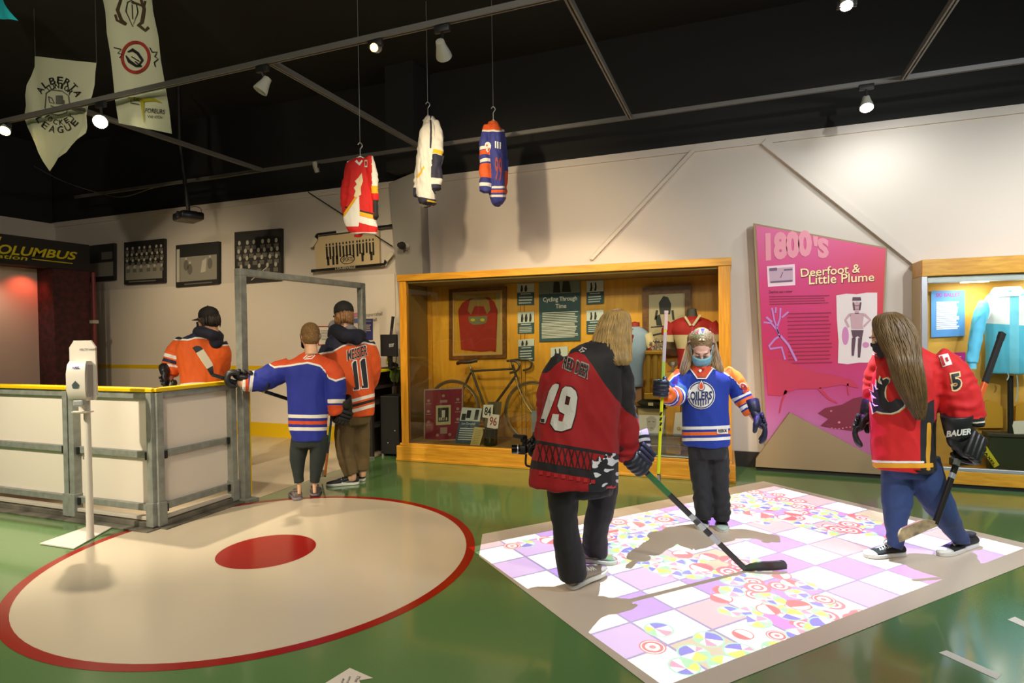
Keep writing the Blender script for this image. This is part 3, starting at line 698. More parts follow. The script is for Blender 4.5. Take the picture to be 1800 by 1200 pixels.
# wall writing, notices
yw = YW - .032
o = thing('wall_icon', slab([(621, 550), (630, 549), (630, 557), (621, 558)], yw, .004), M('icon_pink', (205, 130, 160), .6), 'tiny pink square icon beside the upper wall address', 'wall icon')
o = thing('wall_icon', slab([(621, 560), (630, 559), (630, 567), (621, 568)], yw, .004), M('icon_blue', (90, 110, 170), .6), 'tiny blue square icon beside the lower wall address', 'wall icon')
thing('wall_lettering', lay([text_in('@absportshall', [(632, 551), (672, 547), (672, 556), (632, 559)])], onY(yw)), M('ink_soft', (96, 92, 88), .7), 'upper line of small grey lettering on the white wall by the gate', 'wall lettering', 'wall addresses')
thing('wall_lettering', lay([text_in('/absportshall', [(632, 561), (662, 558), (662, 566), (632, 569)])], onY(yw)), MATS['ink_soft'], 'lower line of small grey lettering on the white wall by the gate', 'wall lettering', 'wall addresses')
q = [(629, 560), (655, 560), (655, 597), (629, 598)]
o = thing('notice', slab(q, yw - .004, .006), M('notice_blue', (52, 54, 112), .5), 'dark blue notice on the white wall beside the orange jersey', 'notice', 'wall notices')
mk('lettering', lay([text_in('HOW TO', sub(q, .2, .08, .7, .16), .01), text_in('PLAY', sub(q, .72, .08, .92, .16))] + lines_in(sub(q, .12, .26, .9, .6), 4), onY(yw - .007)), M('print_sand', (176, 160, 150), .6), o)
q = [(558, 573), (581, 573), (581, 606), (559, 607)]
o = thing('notice', slab(q, yw - .004, .006), M('notice_red', (178, 44, 40), .5), 'red framed white notice on the wall between the two boys', 'notice', 'wall notices')
mk('paper', lay([(sub(q, .08, .05, .92, .95), [(0, 1, 2, 3)])], onY(yw - .007)), m_paper, o)
mk('lettering', lay(lines_in(sub(q, .25, .2, .8, .75), 7, .3), onY(yw - .009)), MATS['ink_soft'], o)

# ---- dark red booth on the left
XB = -9.27
m_booth = M('booth_red', (58, 20, 22), .8, var=(14, .35)); m_boothk = M('booth_dark', (30, 24, 20), .8)
rt = root('exhibit_booth', (XB - .3, 6.0, 0), 'dark red exhibit booth with yellow lettered header at the left edge', 'exhibit booth')
za, zb = 2.88, 2.48
mk('header', bx((XB - .6, 2.6, zb), (XB, 6.15, za), .01), m_boothk, rt)
mk('pillar', bx((XB - .6, 5.62, 0), (XB - .004, 6.15, zb), .01), m_booth, rt)
mk('screen', bx((XB - .4, 2.6, 0), (XB - .36, 5.62, zb)), M('screen_cream', (200, 180, 160), .7), rt)
mk('back_wall', bx((XB - .6, 2.6, 0), (XB - .56, 5.62, zb)), m_boothk, rt)
mk('plinth', bx((XB - .6, 2.6, 0), (XB - .02, 5.62, .7), .01), m_booth, rt)
bm = tube(B(), [(XB + .03, 6.17, 0), (XB + .03, 6.17, 2.46)], .03, 10); mk('corner_tube', bm, M('tube_red', (110, 36, 34), .5), rt, True)
mk('clip', bx((XB - .01, 6.12, 1.68), (XB + .07, 6.21, 1.73)), M('clip_pale', (170, 165, 150), .5), rt)
sh = [text_in('COLUMBUS', [(-24, 426), (136, 443), (134, 457), (-26, 444)], .025, .18), text_in('Association', [(-78, 438), (49, 450), (48, 458), (-78, 446)], .015, .12), line2([(56, 455), (128, 463)], 1.6), hull2([(-6, 416), (3, 416), (0, 423), (-8, 423)])]
mk('lettering', lay(sh, onX(XB + .006)), M('letter_yellow', (196, 182, 12), .6), rt)
lamp('booth_light', 'SPOT', (XB - .1, 5.45, 2.42), (XB - .37, 5.4, 1.9), 10, (1, .12, .06), .03, 110, .9)
lamp('booth_light', 'SPOT', (XB - .05, 4.7, 2.44), (XB - .37, 4.95, .9), 22, (1, .78, .6), .03, 120, .9)

# ---- rink boards
def board(p0, p1, n, label, posts=(1, 1)):
    p0, p1, n = Vector((*p0, 0)), Vector((*p1, 0)), Vector((*n, 0)); d = (p1 - p0).normalized(); L = (p1 - p0).length
    R3 = Matrix((d, n, UP)).transposed()
    rt = root('rink_board', tuple((p0 + p1) / 2), label, 'rink board', 'rink boards around the play area')
    def bb(x0, x1, y0, y1, z0, z1, bev=.003, bm=None):
        bm = bm or B(); c = p0 + d * ((x0 + x1) / 2) + n * ((y0 + y1) / 2) + UP * ((z0 + z1) / 2)
        return box(bm, c, (x1 - x0, y1 - y0, z1 - z0), R3, bev)
    mk('panel', bb(.02, L - .02, -.05, -.035, .16, 1.0), m_white_panel, rt)
    for nm, z0, z1 in (('top_rail', .985, 1.035), ('middle_rail', .53, .58), ('bottom_rail', .125, .175)): mk(nm, bb(.02, L - .02, -.035, .0, z0, z1), m_steel, rt)
    for k, x in enumerate((.0, L - .055)):
        if posts[k]:
            bm = bb(x, x + .055, -.035, .025, .02, 1.03); bb(x - .008, x + .063, -.035, .035, .02, .2, .003, bm); mk('post', bm, m_steel, rt)
    mk('cap', bb(0, L, -.07, .02, 1.037, 1.066, .006), m_yellow, rt)
    bm = bb(-.03, L + .0, -.03, .1, .0, .012); bb(0, L, -.05, .03, .012, .05, .003, bm); mk('base_plate', bm, M('steel_floor', (110, 106, 94), .4, .4, var=(6, .25)), rt)
    mk('sill_strip', bb(.06, L - .06, -.034, .012, .058, .085), M('sill_pale', (190, 182, 165), .5), rt)
    for x in (.08, L - .08):
        for z in (.55, .14): mk('latch', bb(x - .012, x + .012, 0, .014, z - .03, z + .03), m_blackm, rt)
    return rt
board((-4.14, 3.19), (-5.06, 3.175), (-.016, -1), 'white rink board right behind the hand sanitiser stand')
board((-5.075, 3.175), (-6.9, 3.15), (-.014, -1), 'white rink board at the left edge of the room')
board((-4.14, 3.95), (-4.14, 3.195), (1, 0), 'white rink board side panel the gloved hand rests over')
# gate frame
rt = root('gate_frame', (-4.1, 4.9, 0), 'tall galvanised gate frame over the rink entrance', 'gate frame')
for y in (4.01, 5.79):
    bm = bx((-4.135, y - .035, .0), (-4.065, y + .035, 1.985), .004)
    mk('post', bm, m_steel, rt)
bm = bx((-4.135, 3.975, 1.985), (-4.065, 5.825, 2.045), .004); mk('lintel', bm, m_steel, rt)
for y, s in ((4.055, 1), (5.745, -1)): mk('yellow_edge', bx((-4.13, y - .008, .04), (-4.07, y + .008, 1.0)), m_yellow, rt)
for y in (4.01, 5.79): mk('foot', bx((-4.16, y - .06, 0), (-4.0, y + .06, .02)), m_steel, rt)
# counter beyond the gate
rt = root('scorekeeper_counter', (-4.1, 6.24, 0), 'dark counter with bright yellow edge between gate and display case', 'counter')
mk('counter_top', bx((-4.3, 5.83, 1.0), (-3.98, 6.64, 1.03), .004), M('counter_yellow', (200, 196, 20), .5), rt)
mk('side_panel', bx((-4.28, 5.85, 0), (-4.24, 6.62, 1.0)), M('panel_brown', (74, 60, 44), .7), rt)
for z in (.35, .62, .8): mk('shelf', bx((-4.24, 5.86, z), (-4.02, 6.62, z + .03)), M('shelf_dark', (36, 30, 24), .6), rt)
for y in (5.86, 6.6): mk('upright', bx((-4.07, y - .02, 0), (-4.02, y + .02, 1.0)), MATS['shelf_dark'], rt)
# monitor
p = PY(684, 607, 6.2)
rt = root('computer_monitor', (p.x, 6.2, 1.03), 'back of a black computer monitor on the counter by the case', 'monitor')
ry = Matrix.Rotation(math.radians(-18), 3, 'Z')
mk('monitor_back', box(B(), p, (.3, .035, .27), ry, .008), M('monitor_black', (38, 38, 42), .45), rt)
bm = box(B(), (p.x, 6.22, (p.z - .1 + 1.03) / 2), (.05, .03, p.z - .1 - 1.03 + .02)); box(bm, (p.x, 6.22, 1.038), (.18, .14, .014), None, .004); mk('stand', bm, m_blackm, rt)
mk('logo', lay([text_in('acer', [(684, 604), (693, 603), (693, 609), (684, 610)], .02)], onto(bvh_of(rt.children[0]), .004)), M('logo_w', (190, 190, 195), .5), rt)
mk('cable', tube(B(), spline([(p.x + .1, 6.2, p.z - .12), (p.x + .1, 6.17, 1.0), (p.x + .12, 6.1, .8), (p.x + .13, 6.1, .55)], 5), .005, 6), m_blackm, rt, True)
thing('label_printer', bx((-4.2, 5.98, 1.03), (-4.06, 6.1, 1.07), .008), m_blackm, 'low black device on the yellow counter edge', 'device')
p = PY(687, 560, 6.4)
stick('hockey_stick', 'stick with yellow lower shaft leaning upright behind the monitor', (p.x, 6.45, 1.66), (p.x - .05, 6.38, 1.07), (p.x + .1, 6.38, 1.03), shaft=M('stick_yellow', (208, 200, 20), .4), tapelen=.16, bands=(('dark_band', .0, .5, M('stick_purple', (52, 40, 52), .5)),), curve=.0, bh=.05)
# green cloth over the edge
bm = B(); base = [PX(px, py, -3.965) for px, py in [(664, 650), (686, 650), (684, 660), (678, 668), (671, 662)]]
gx = []
for i in range(8):
    row = []
    for k in range(7):
        a = k / 6; y = 6.16 + a * .2; fall = [.0, .0, .02, .05, .1, .15, .19, .22][i] * (1 - abs(a - .5) * .8) * (.7 + .5 * math.sin(a * 9 + 1))
        xx = [-4.1, -4.0, -3.972, -3.965, -3.962, -3.962, -3.963, -3.966][i]
        row.append(bm.verts.new((xx + .006 * math.sin(a * 14 + i), y + .01 * math.sin(i), 1.036 - fall)))
    gx.append(row)
for a, b in zip(gx, gx[1:]):
    for k in range(6): bm.faces.new((a[k], a[k + 1], b[k + 1], b[k]))
bmesh.ops.solidify(bm, geom=bm.faces[:], thickness=.006)
thing('cleaning_cloth', bm, M('cloth_green', (120, 160, 50), .9), 'green cloth hanging over the yellow counter edge', 'cloth', None, 'all')
# black cabinet on the floor
rt = root('black_cabinet', (-3.9, 6.1, 0), 'black floor cabinet on feet beside the left end of the big case', 'cabinet')
mk('body', bx((-4.0, 5.98, .03), (-3.745, 6.3, .72), .01), M('cabinet_black', (22, 20, 18), .5), rt)
for x in (-3.98, -3.77): mk('foot', bx((x - .012, 5.985, 0), (x + .012, 6.01, .03)), m_alu, rt)
for pz in ((694, 757), (682, 778)): mk('knob', ell(B(), PY(*pz, 5.978), (.008, .008, .008), None, 10, 6), m_alu, rt, True)

# ---- hand sanitiser stand
sp = Vector((-4.40, 2.87, 0)); sd = (sp - Vector(CAMPOS)).dot(FWD)
rt = root('sanitiser_stand', tuple(sp), 'white hand sanitiser stand on a flat base before the rink board', 'sanitiser stand')
m_sanw = M('sanitiser_white', (214, 206, 190), .4)
q = [G(70, 957), G(130, 966), G(226, 912), G(160, 925)]
mk('base', prism(B(), [(*p[:2], .003) for p in q], (0, 0, .008)), m_sanw, rt)
hz = lambda py: PD(157, py, sd).z
bm = tube(B(), [(sp.x, sp.y, .01), (sp.x, sp.y, .03), (sp.x, sp.y, hz(716))], [.028, .024, .022], 16); mk('pole', bm, m_sanw, rt, True)
fr = Vector((.498, -.871, 0)).normalized(); fs = fr.cross(UP).normalized() * -1   # front, and its right hand
def SL(a, b, z, o=(0, 0)): return Vector((sp.x, sp.y, 0)) + fs * a + fr * b + UP * z
zt, zb_ = hz(598), hz(702)
out = [(-.085, zb_ + .03), (-.07, zb_), (.07, zb_), (.085, zb_ + .03), (.085, zt - .05), (.055, zt), (-.055, zt), (-.085, zt - .05)]
mk('back_plate', prism(B(), [SL(a, .02, z) for a, z in out], fr * .02), m_sanw, rt)
z0, z1 = hz(702), hz(633)
bm = B(); loft(bm, [[SL(a * s, b, z0 + (z1 - z0) * t + tz) for a, tz in ((-.06, 0), (-.03, -.0), (.03, 0), (.06, 0))] + [SL(a * s, b2, z0 + (z1 - z0) * t) for a, b2 in ((.06, .04), (-.06, .04))] for t, s, b in ((0, .8, .09), (.08, .95, .12), (.3, 1, .135), (.7, 1, .135), (.92, .97, .12), (1, .9, .1))])
mk('dispenser', bm, m_sanw, rt, True)
bm = B(); box(bm, SL(0, .075, z0 - .012), (.07, .08, .05), Matrix((fs, fr, UP)).transposed(), .012); mk('nozzle', bm, M('nozzle_grey', (150, 152, 146), .4), rt)
bm = B(); box(bm, SL(.063, .075, (z0 + z1) / 2), (.006, .07, (z1 - z0) * .8), Matrix((fs, fr, UP)).transposed(), .002); mk('side_cheek', bm, M('cheek_grey', (160, 154, 148), .5), rt)
pen = [(-.022, .0), (0, .028), (.024, .0), (.016, -.024), (-.016, -.024)]
mk('sight_window', prism(B(), [SL(a, .1365, z0 + (z1 - z0) * .42 + z) for a, z in pen], fr * .003), M('window_smoke', (70, 84, 82), .2), rt)
bmv = bvh_of([c for c in rt.children if c.name.startswith('dispenser')][0])
mk('lettering', lay([text_in('PURELL', [(127, 645), (140, 643), (140, 648), (127, 649)], .04, .15)], onto(bmv, .004)), M('ink_indigo', (52, 44, 130), .5), rt)
bmv = bvh_of([c for c in rt.children if c.name.startswith('back_plate')][0])
mk('header_lettering', lay([text_in('HEALTHY HANDS', [(140, 612), (169, 612), (169, 616), (140, 616)], .02)], onto(bmv, .003)), M('ink_pale', (130, 122, 116), .6), rt)
bm = box(B(), SL(0, .03, hz(711)), (.075, .012, hz(700) - hz(722)), Matrix((fs, fr, UP)).transposed(), .004)
loft(bm, [[SL(math.cos(k * math.pi / 8) * r, .036 + math.sin(k * math.pi / 8) * r * 1.5, hz(722) + z) for k in range(9)] for r, z in ((.02, -.006), (.06, -.003), (.068, .008), (.064, .008))])
mk('drip_tray', bm, m_sanw, rt, True)

# ================================================================== BIG OAK CASE
c0 = Vector((-3.64, 5.866, 0)); ce = Vector((3.56, .092, 0)).normalized(); cn = Vector((-ce.y, ce.x, 0)); CL = 3.56
CM = Matrix((ce, cn, UP)).transposed()
def CB(x0, x1, y0, y1, z0, z1, bev=.004, bm=None):
    bm = bm or B(); return box(bm, c0 + ce * ((x0 + x1) / 2) + cn * ((y0 + y1) / 2) + UP * ((z0 + z1) / 2), (x1 - x0, y1 - y0, z1 - z0), CM, bev)
rt = root('display_case', tuple(c0 + ce * CL / 2 + cn * .35), 'long oak and glass display case holding the cycling exhibit', 'display case')
case = rt; CT = 2.125; CZ = .2; CD = .70
bm = CB(-.06, CL + .03, -.02, CD, 0, .17, .006); CB(-.06, CL + .03, -.035, CD, 0, .03, .006, bm); mk('plinth', bm, m_woodh, rt)
mk('deck', CB(-.02, CL, -.01, CD, .17, CZ, .006), m_woodh, rt)
mk('deck_cover', CB(.08, CL - .1, .05, CD - .03, CZ, CZ + .006), M('deck_cloth', (148, 118, 70), .8), rt)
mk('top_frame', CB(-.02, CL + .01, -.012, CD, CT - .075, CT, .006), m_woodh, rt)
mk('inner_top', CB(.05, CL - .05, .03, CD - .02, CT - .1, CT - .074), M('inner_tan', (150, 124, 66), .7), rt)
for x0, x1 in ((.0, .085), (CL - .11, CL)):
    for y0, y1 in ((0, .07), (CD - .07, CD)): mk('corner_post', CB(x0, x1, y0, y1, CZ, CT - .075), m_wood, rt)
mk('back_panel', CB(.05, CL - .05, CD - .05, CD - .025, CZ, CT - .07), m_woodp, rt)
for x in (1.24, 1.29): mk('panel_seam', CB(x, x + .006, CD - .054, CD - .05, CZ, CT - .1, 0), M('seam', (120, 74, 24), .6), rt)
mk('end_panel', CB(.01, .03, .07, CD - .07, CZ, CT - .07), M('end_glassy_wood', (140, 112, 62), .5), rt)
mk('end_panel', CB(CL - .03, CL - .01, .07, CD - .07, CZ, CT - .07), m_woodp, rt)
m_gl = glass('case_glass', (250, 252, 248))
for x0, x1 in ((.085, 1.32), (1.324, CL - .11)): mk('glass_pane', CB(x0, x1, .02, .026, CZ, CT - .075, 0), m_gl, rt)
YI = 6.58
def on_case(d): return d
def info_board(q, label, im=.4, n=6, title=None, y=6.545, base=None):
    r = root('info_card', tuple(PY(*q[3], y)), label, 'info card', 'information cards in the big case')
    mk('card', slab(q, y, .008), base or m_teal, r)
    sh = [(sub(q, 0, 0, 1, im), [(0, 1, 2, 3)])]; mk('photo', lay(sh, onY(y - .002)), m_tealt, r)
    rnd = random.Random(int(q[0][0] + q[0][1])); fg = []
    for k in range(3):
        x = .25 + .25 * k; fg.append((quad_map(np.array([(x - .06, im * .9), (x - .09 + .1 * rnd.random(), im * .55), (x - .02, im * .2), (x + .05, im * .15), (x + .1, im * .6), (x + .06, im * .92)]), q), [(0, 1, 2, 3, 4, 5)]))
    mk('figures_print', lay(fg[:2 if im < .5 else 3], onY(y - .003)), m_photo_d, r)
    t = [text_in(title, sub(q, .12, im + .06, .88, im + .14), .01)] if title else [(sub(q, .2, im + .05, .8, im + .09), [(0, 1, 2, 3)])]
    mk('lettering', lay(t + lines_in(sub(q, .1, im + .16, .92, .95), n, .45, .15, int(q[0][0])), onY(y - .003)), m_tealt, r)
    return r
info_board([(909, 499), (939, 498), (939, 536), (909, 537)], 'small teal card, topmost in the left column beside the framed red jersey', .4, 3)
info_board([(910, 549), (939, 547), (939, 586), (910, 587)], 'small teal card, middle of the left column beside the framed red jersey', .5, 4)
info_board([(911, 597), (939, 595), (939, 634), (911, 635)], 'small teal card just above the bicycle handlebars', .32, 4)
info_board([(1031, 494), (1061, 492), (1061, 533), (1031, 535)], 'small teal card right of the big cycling board, upper one', .48, 3)
info_board([(1031, 546), (1061, 544), (1061, 585), (1031, 586)], 'small teal card right of the big cycling board, behind blonde hair', .45, 4)
info_board([(968, 611), (998, 608), (998, 652), (968, 654)], 'small teal card under the big cycling board, behind the red jersey shoulder', .4, 5)
q = [(947, 488), (1020, 484), (1020, 598), (948, 601)]; y = 6.54
r = root('info_board', tuple(PY(*q[3], y)), 'large dark teal board headed Cycling Through Time in the case', 'info board')
mk('board', slab(q, y, .01), m_teal, r)
mk('photo', lay([(sub(q, 0, 0, 1, .26), [(0, 1, 2, 3)])], onY(y - .002)), M('photo_green', (118, 128, 116), .7), r)
mk('figures_print', lay([(quad_map(np.array([(.34, .24), (.36, .08), (.42, .02), (.5, .1), (.52, .25)]), q), [(0, 1, 2, 3, 4)]), (quad_map(np.array([(.55, .24), (.58, .08), (.68, .02), (.74, .1), (.78, .25)]), q), [(0, 1, 2, 3, 4)])], onY(y - .003)), m_photo_d, r)
mk('lettering', lay([text_in('Cycling Through', sub(q, .1, .31, .92, .40), .015), text_in('Time', sub(q, .4, .42, .66, .49), .015)] + lines_in(sub(q, .08, .54, .96, .7), 6, .35) + lines_in(sub(q, .06, .7, .95, .95), 11, .5), onY(y - .003)), M('print_white', (222, 222, 212), .7), r)
# framed red jersey
q = [(789, 508), (889, 503), (889, 629), (789, 632)]; y = 6.50
r = root('framed_jersey', tuple(PY(*q[3], y)), 'red jersey in a deep wooden frame on the back of the case', 'framed jersey')
def bar_frame(q, y, w, t, m, r, name='frame'):
    i = sub(q, w[0], w[1], 1 - w[0], 1 - w[1]); bm = B()
    for k in range(4):
        j = (k + 1) % 4; prism(bm, [PY(*q[k], y), PY(*q[j], y), PY(*i[j], y), PY(*i[k], y)], (0, t, 0))
    mk(name, bm, m, r); return i
m_framew = wood('frame_walnut', (126, 82, 34), (92, 56, 22), (6, 6, 6))
i1 = bar_frame(q, y, (.06, .05), .05, m_framew, r)
i2 = bar_frame(i1, y + .012, (.045, .04), .03, M('frame_tan', (190, 150, 84), .5), r, 'inner_slip')
mk('mount', slab(i2, y + .04, .006), M('mount_tan', (198, 170, 112), .7), r)
jq = [(805, 545), (812, 532), (826, 524), (858, 522), (868, 530), (874, 545), (871, 618), (862, 616), (845, 618), (810, 615)]
bm = slab(jq, y + .022, .016); bmesh.ops.bevel(bm, geom=bm.edges[:], offset=.005, segments=2, affect='EDGES'); mk('red_jersey', bm, M('jersey_case_red', (176, 44, 32), .8), r, True)
mk('neckline', lay([hull2([(822, 546), (826, 528), (836, 523), (850, 522), (859, 528), (862, 545), (856, 552), (850, 538), (834, 538), (828, 553)])], onY(y + .019)), M('neck_tan', (170, 130, 70), .8), r)
sh = [hull2([(823, 556), (857, 555), (855, 566), (848, 570), (832, 571), (825, 566)])]; mk('shield', lay(sh, onY(y + .018)), M('shield_grey', (128, 120, 92), .7), r)
mk('shield_marks', lay([disc2(831, 562, 4, 2.5), disc2(848, 562, 4, 2.5)], onY(y + .016)), M('shield_yellow', (205, 190, 20), .6), r)
mk('glazing', slab(i2, y + .006, .003), m_gl, r)
# framed cyclist photograph
q = [(1129, 506), (1215, 501), (1215, 624), (1129, 626)]; y = 6.51
r = root('framed_photograph', tuple(PY(*q[3], y)), 'wood framed old photograph of racing cyclists behind the two mannequins', 'photograph')
i1 = bar_frame(q, y, (.13, .1), .03, m_framew, r)
mk('print', slab(i1, y + .015, .006), M('photo_sepia', (172, 158, 124), .6), r)
mk('print_figures', lay([hull2([(1158, 532), (1166, 520), (1174, 522), (1180, 534), (1178, 552), (1160, 552)]), line2([(1155, 545), (1152, 562)], 4), line2([(1182, 545), (1184, 562)], 4), hull2([(1152, 556), (1160, 552), (1164, 572), (1154, 572)]), line2([(1144, 575), (1178, 572)], 2), line2([(1144, 590), (1170, 584), (1195, 590)], 3), line2([(1146, 602), (1190, 598)], 2)], onY(y + .012)), m_photo_d, r)
# bicycle
yb = 6.28
def K(px, py, dy=0): return PY(px, py, yb + dy)
r = root('racing_bicycle', (K(866, 780).x, yb, CZ), 'old grey racing bicycle with drop handlebars inside the case', 'bicycle')
m_bike = M('bike_grey', (88, 80, 66), .4, .5); m_tyre = M('tyre_tan', (104, 86, 58), .8); m_rimb = M('rim', (160, 140, 96), .35, .7)
rw, fw = K(797, 722), K(937, 726); wr = .335
for c_, nm in ((rw, 'rear_wheel'), (fw, 'front_wheel')):
    c_ = Vector((c_.x, yb, CZ + .006 + wr + .012)); ringp = [c_ + Vector((math.cos(a) * wr, 0, math.sin(a) * wr)) for a in np.linspace(0, 2 * math.pi, 49)[:-1]]
    def tor(R, rr, n=48, m=8):
        bm = B(); vs = [[bm.verts.new(c_ + Vector(((R + rr * math.cos(b)) * math.cos(a), rr * math.sin(b), (R + rr * math.cos(b)) * math.sin(a)))) for b in np.linspace(0, 2 * math.pi, m + 1)[:-1]] for a in np.linspace(0, 2 * math.pi, n + 1)[:-1]]
        for i in range(n):
            for k in range(m): bm.faces.new((vs[i][k], vs[(i + 1) % n][k], vs[(i + 1) % n][(k + 1) % m], vs[i][(k + 1) % m]))
        return bm
    w = mk(nm, tor(wr, .014), m_tyre, r, 'all')
    mk('rim', tor(wr - .018, .009), m_rimb, w, 'all')
    bm = B()
    for k in range(24):
        a = 2 * math.pi * k / 24; tube(bm, [c_ + Vector((.02 * math.cos(a + .6), .015 * (-1) ** k, .02 * math.sin(a + .6))), c_ + Vector((math.cos(a) * (wr - .02), 0, math.sin(a) * (wr - .02)))], .0016, 4)
    mk('spokes', bm, m_rimb, w); mk('hub', lathe(B(), c_, [(.004, -.05), (.02, -.045), (.014, -.02), (.014, .02), (.02, .045), (.004, .05)], 12, (0, 1, 0)), m_rimb, w, True)
rwc = Vector((rw.x, yb, CZ + .353)); fwc = Vector((fw.x, yb, CZ + .353))
bb_ = K(857, 728); st_ = K(828, 648); hd0 = K(901, 641); hd1 = K(908, 663)
bm = B()
tube(bm, [bb_, st_], .014, 10); tube(bm, [K(829, 652), K(902, 648)], .013, 10); tube(bm, [hd0, hd1], .016, 10); tube(bm, [K(907, 660), bb_], .015, 10)
for s in (-1, 1):
    o_ = Vector((0, .03 * s, 0)); tube(bm, [bb_ + o_ * .6, rwc + o_ * 1.6], .008, 8); tube(bm, [K(828, 654) + o_ * .4, rwc + o_ * 1.6], .007, 8)
mk('frame', bm, m_bike, r, True)
bm = B()
for s in (-1, 1): tube(bm, spline([hd1 + Vector((0, .03 * s, 0)), K(913, 680) + Vector((0, .04 * s, 0)), K(925, 706) + Vector((0, .045 * s, 0)), fwc + Vector((0, .05 * s, 0))], 5), .009, 8)
mk('fork', bm, m_rimb, r, True)
bm = tube(B(), [st_, K(825, 640)], .011, 8); mk('seat_post', bm, m_rimb, r, True)
bm = B(); loft(bm, [[K(px, py) + Vector((0, w * math.cos(a), .025 * math.sin(a))) for a in np.linspace(0, 2 * math.pi, 13)[:-1]] for px, py, w in ((805, 638, .05), (810, 636, .075), (818, 636, .06), (828, 635, .03), (836, 633, .018), (839, 633, .008))]); mk('saddle', bm, M('saddle_brown', (62, 46, 30), .5), r, True)
hb = K(899, 633)
for s in (-1, 1):
    pts = [hb, hb + Vector((.0, .05 * s, 0)), hb + Vector((.02, .17 * s, .0)), hb + Vector((.12, .2 * s, .0)), hb + Vector((.17, .205 * s, -.04)), hb + Vector((.15, .21 * s, -.1)), hb + Vector((.06, .215 * s, -.13))]
    mk('handlebar', tube(B(), spline(pts, 6), .013, 8), m_bike, r, True)
bm = tube(B(), [hd0, K(899, 634)], .015, 8); mk('stem', bm, m_rimb, r, True)
bm = lathe(B(), bb_ + Vector((0, -.035, 0)), [(.001, -.004), (.085, -.004), (.09, 0), (.085, .004), (.001, .004)], 30, (0, 1, 0)); mk('chainring', bm, m_rimb, r, True)
bm = tube(B(), [bb_ + Vector((0, -.05, 0)), bb_ + Vector((.06, -.055, -.15))], .009, 8); box(bm, bb_ + Vector((.06, -.1, -.155)), (.09, .08, .02)); mk('crank', bm, m_rimb, r)
# award frame
q = [(745, 684), (814, 681), (813, 773), (745, 777)]; y = 6.12
r = root('award_frame', tuple(PY(*q[3], y)), 'silver framed maroon display with medals leaning at the left of the case', 'award frame')
i1 = bar_frame(q, y, (.03, .025), .02, M('frame_silver', (176, 160, 146), .4, .4), r)
mk('backing', slab(i1, y + .008, .006), M('award_maroon', (122, 28, 46), .7), r)
ph = sub(q, .31, .32, .69, .69)
mk('photo_mount', lay([(ph, [(0, 1, 2, 3)])], onY(y + .006)), M('mount_cream', (176, 172, 130), .7), r)
mk('photo', lay([(sub(ph, .14, .12, .86, .84), [(0, 1, 2, 3)])], onY(y + .005)), m_photo_d, r)
mk('figures_print', lay([hull2(sub(ph, .4, .25, .62, .75))] + [(sub(ph, .2 + .12 * k, .62, .28 + .12 * k, .78), [(0, 1, 2, 3)]) for k in range(5)], onY(y + .004)), m_photo_l, r)
for k, (x, yy) in enumerate([(.12, .22), (.12, .42), (.12, .62), (.87, .22), (.87, .4), (.87, .6), (.5, .14), (.35, .88), (.67, .88)]):
    V, f = disc2(0, 0, 1, n=14); P = quad_map(np.array([(x + a * .04, yy + b * .028) for a, b in V]), q)
    mk('medal', lay([(P, f)] + ([(sub(q, x - .07, yy + .05, x + .07, yy + .065), [(0, 1, 2, 3)])] if k < 6 else []), onY(y + .004)), M('medal_grey', (168, 142, 132), .4, .3), r)
mk('plaque', lay([(sub(q, .42, .74, .6, .86), [(0, 1, 2, 3)]), (sub(q, .42, .22, .6, .27), [(0, 1, 2, 3)])], onY(y + .004)), MATS['medal_grey'], r)
# cards on the deck
def standing(q, y, m, name, label, cat, tilt=.02, grp=None):
    P = [PY(*q[0], y + tilt), PY(*q[1], y + tilt), PY(*q[2], y), PY(*q[3], y)]
    n = (P[1] - P[0]).cross(P[3] - P[0]).normalized(); n = n if n.y > 0 else -n
    r = root(name, tuple(P[3]), label, cat, grp); b = mk('card', prism(B(), P, n * .004), m, r)
    return r, (lambda b_=bvh_of(b): onto(b_, .003))()
q = [(812, 715), (848, 717), (836, 779), (800, 778)]
r, fn = standing(q, 6.0, M('card_blue', (48, 76, 96), .6), 'info_card', 'tilted blue card with two cyclists pictured, standing before the bicycle', 'info card', .05)
mk('photo', lay([(sub(q, .01, .01, .99, .38), [(0, 1, 2, 3)])], fn), m_tealt, r)
mk('figures_print', lay([hull2(sub(q, .3, .08, .5, .3)), hull2(sub(q, .08, .18, .28, .36)), hull2(sub(q, .7, .05, .88, .34))], lambda a, b: (lambda p: None if p is None else p + Vector((0, -.002, 0)))(fn(a, b))), m_photo_d, r)
mk('lettering', lay([text_in('Len Campbell', sub(q, .15, .42, .8, .5), .015)] + lines_in(sub(q, .1, .56, .85, .93), 6, .4), fn), m_tealt, r)
q = [(834, 750), (852, 752), (842, 785), (826, 784)]
r, fn = standing(q, 5.95, M('slip_yellow', (196, 178, 110), .7), 'paper_slip', 'yellowed paper slip leaning in front of the blue card', 'paper slip', .03)
mk('lettering', lay(lines_in(sub(q, .15, .1, .85, .9), 9, .3), fn), M('ink_faint', (150, 130, 70), .7), r)
q = [(858, 706), (882, 706), (874, 770), (848, 769)]
r, fn = standing(q, 6.08, M('holder_brown', (92, 80, 58), .6), 'number_holder', 'dark brown board behind the two race number tags', 'board', .04)
for q, t, m_, lb in (([(850, 711), (867, 711), (865, 736), (848, 733)], '84', M('num_black', (30, 30, 28), .6), 'white race number tag printed 84'), ([(859, 727), (878, 729), (875, 754), (856, 751)], '96', M('num_red', (140, 44, 36), .6), 'white race number tag printed 96')):
    r, fn = standing(q, 6.04 if t == '84' else 6.02, m_paper, 'number_tag', lb, 'number tag', .03, 'race number tags')
    mk('lettering', lay([text_in(t, sub(q, .16, .18, .84, .82), .02)], fn), m_, r)
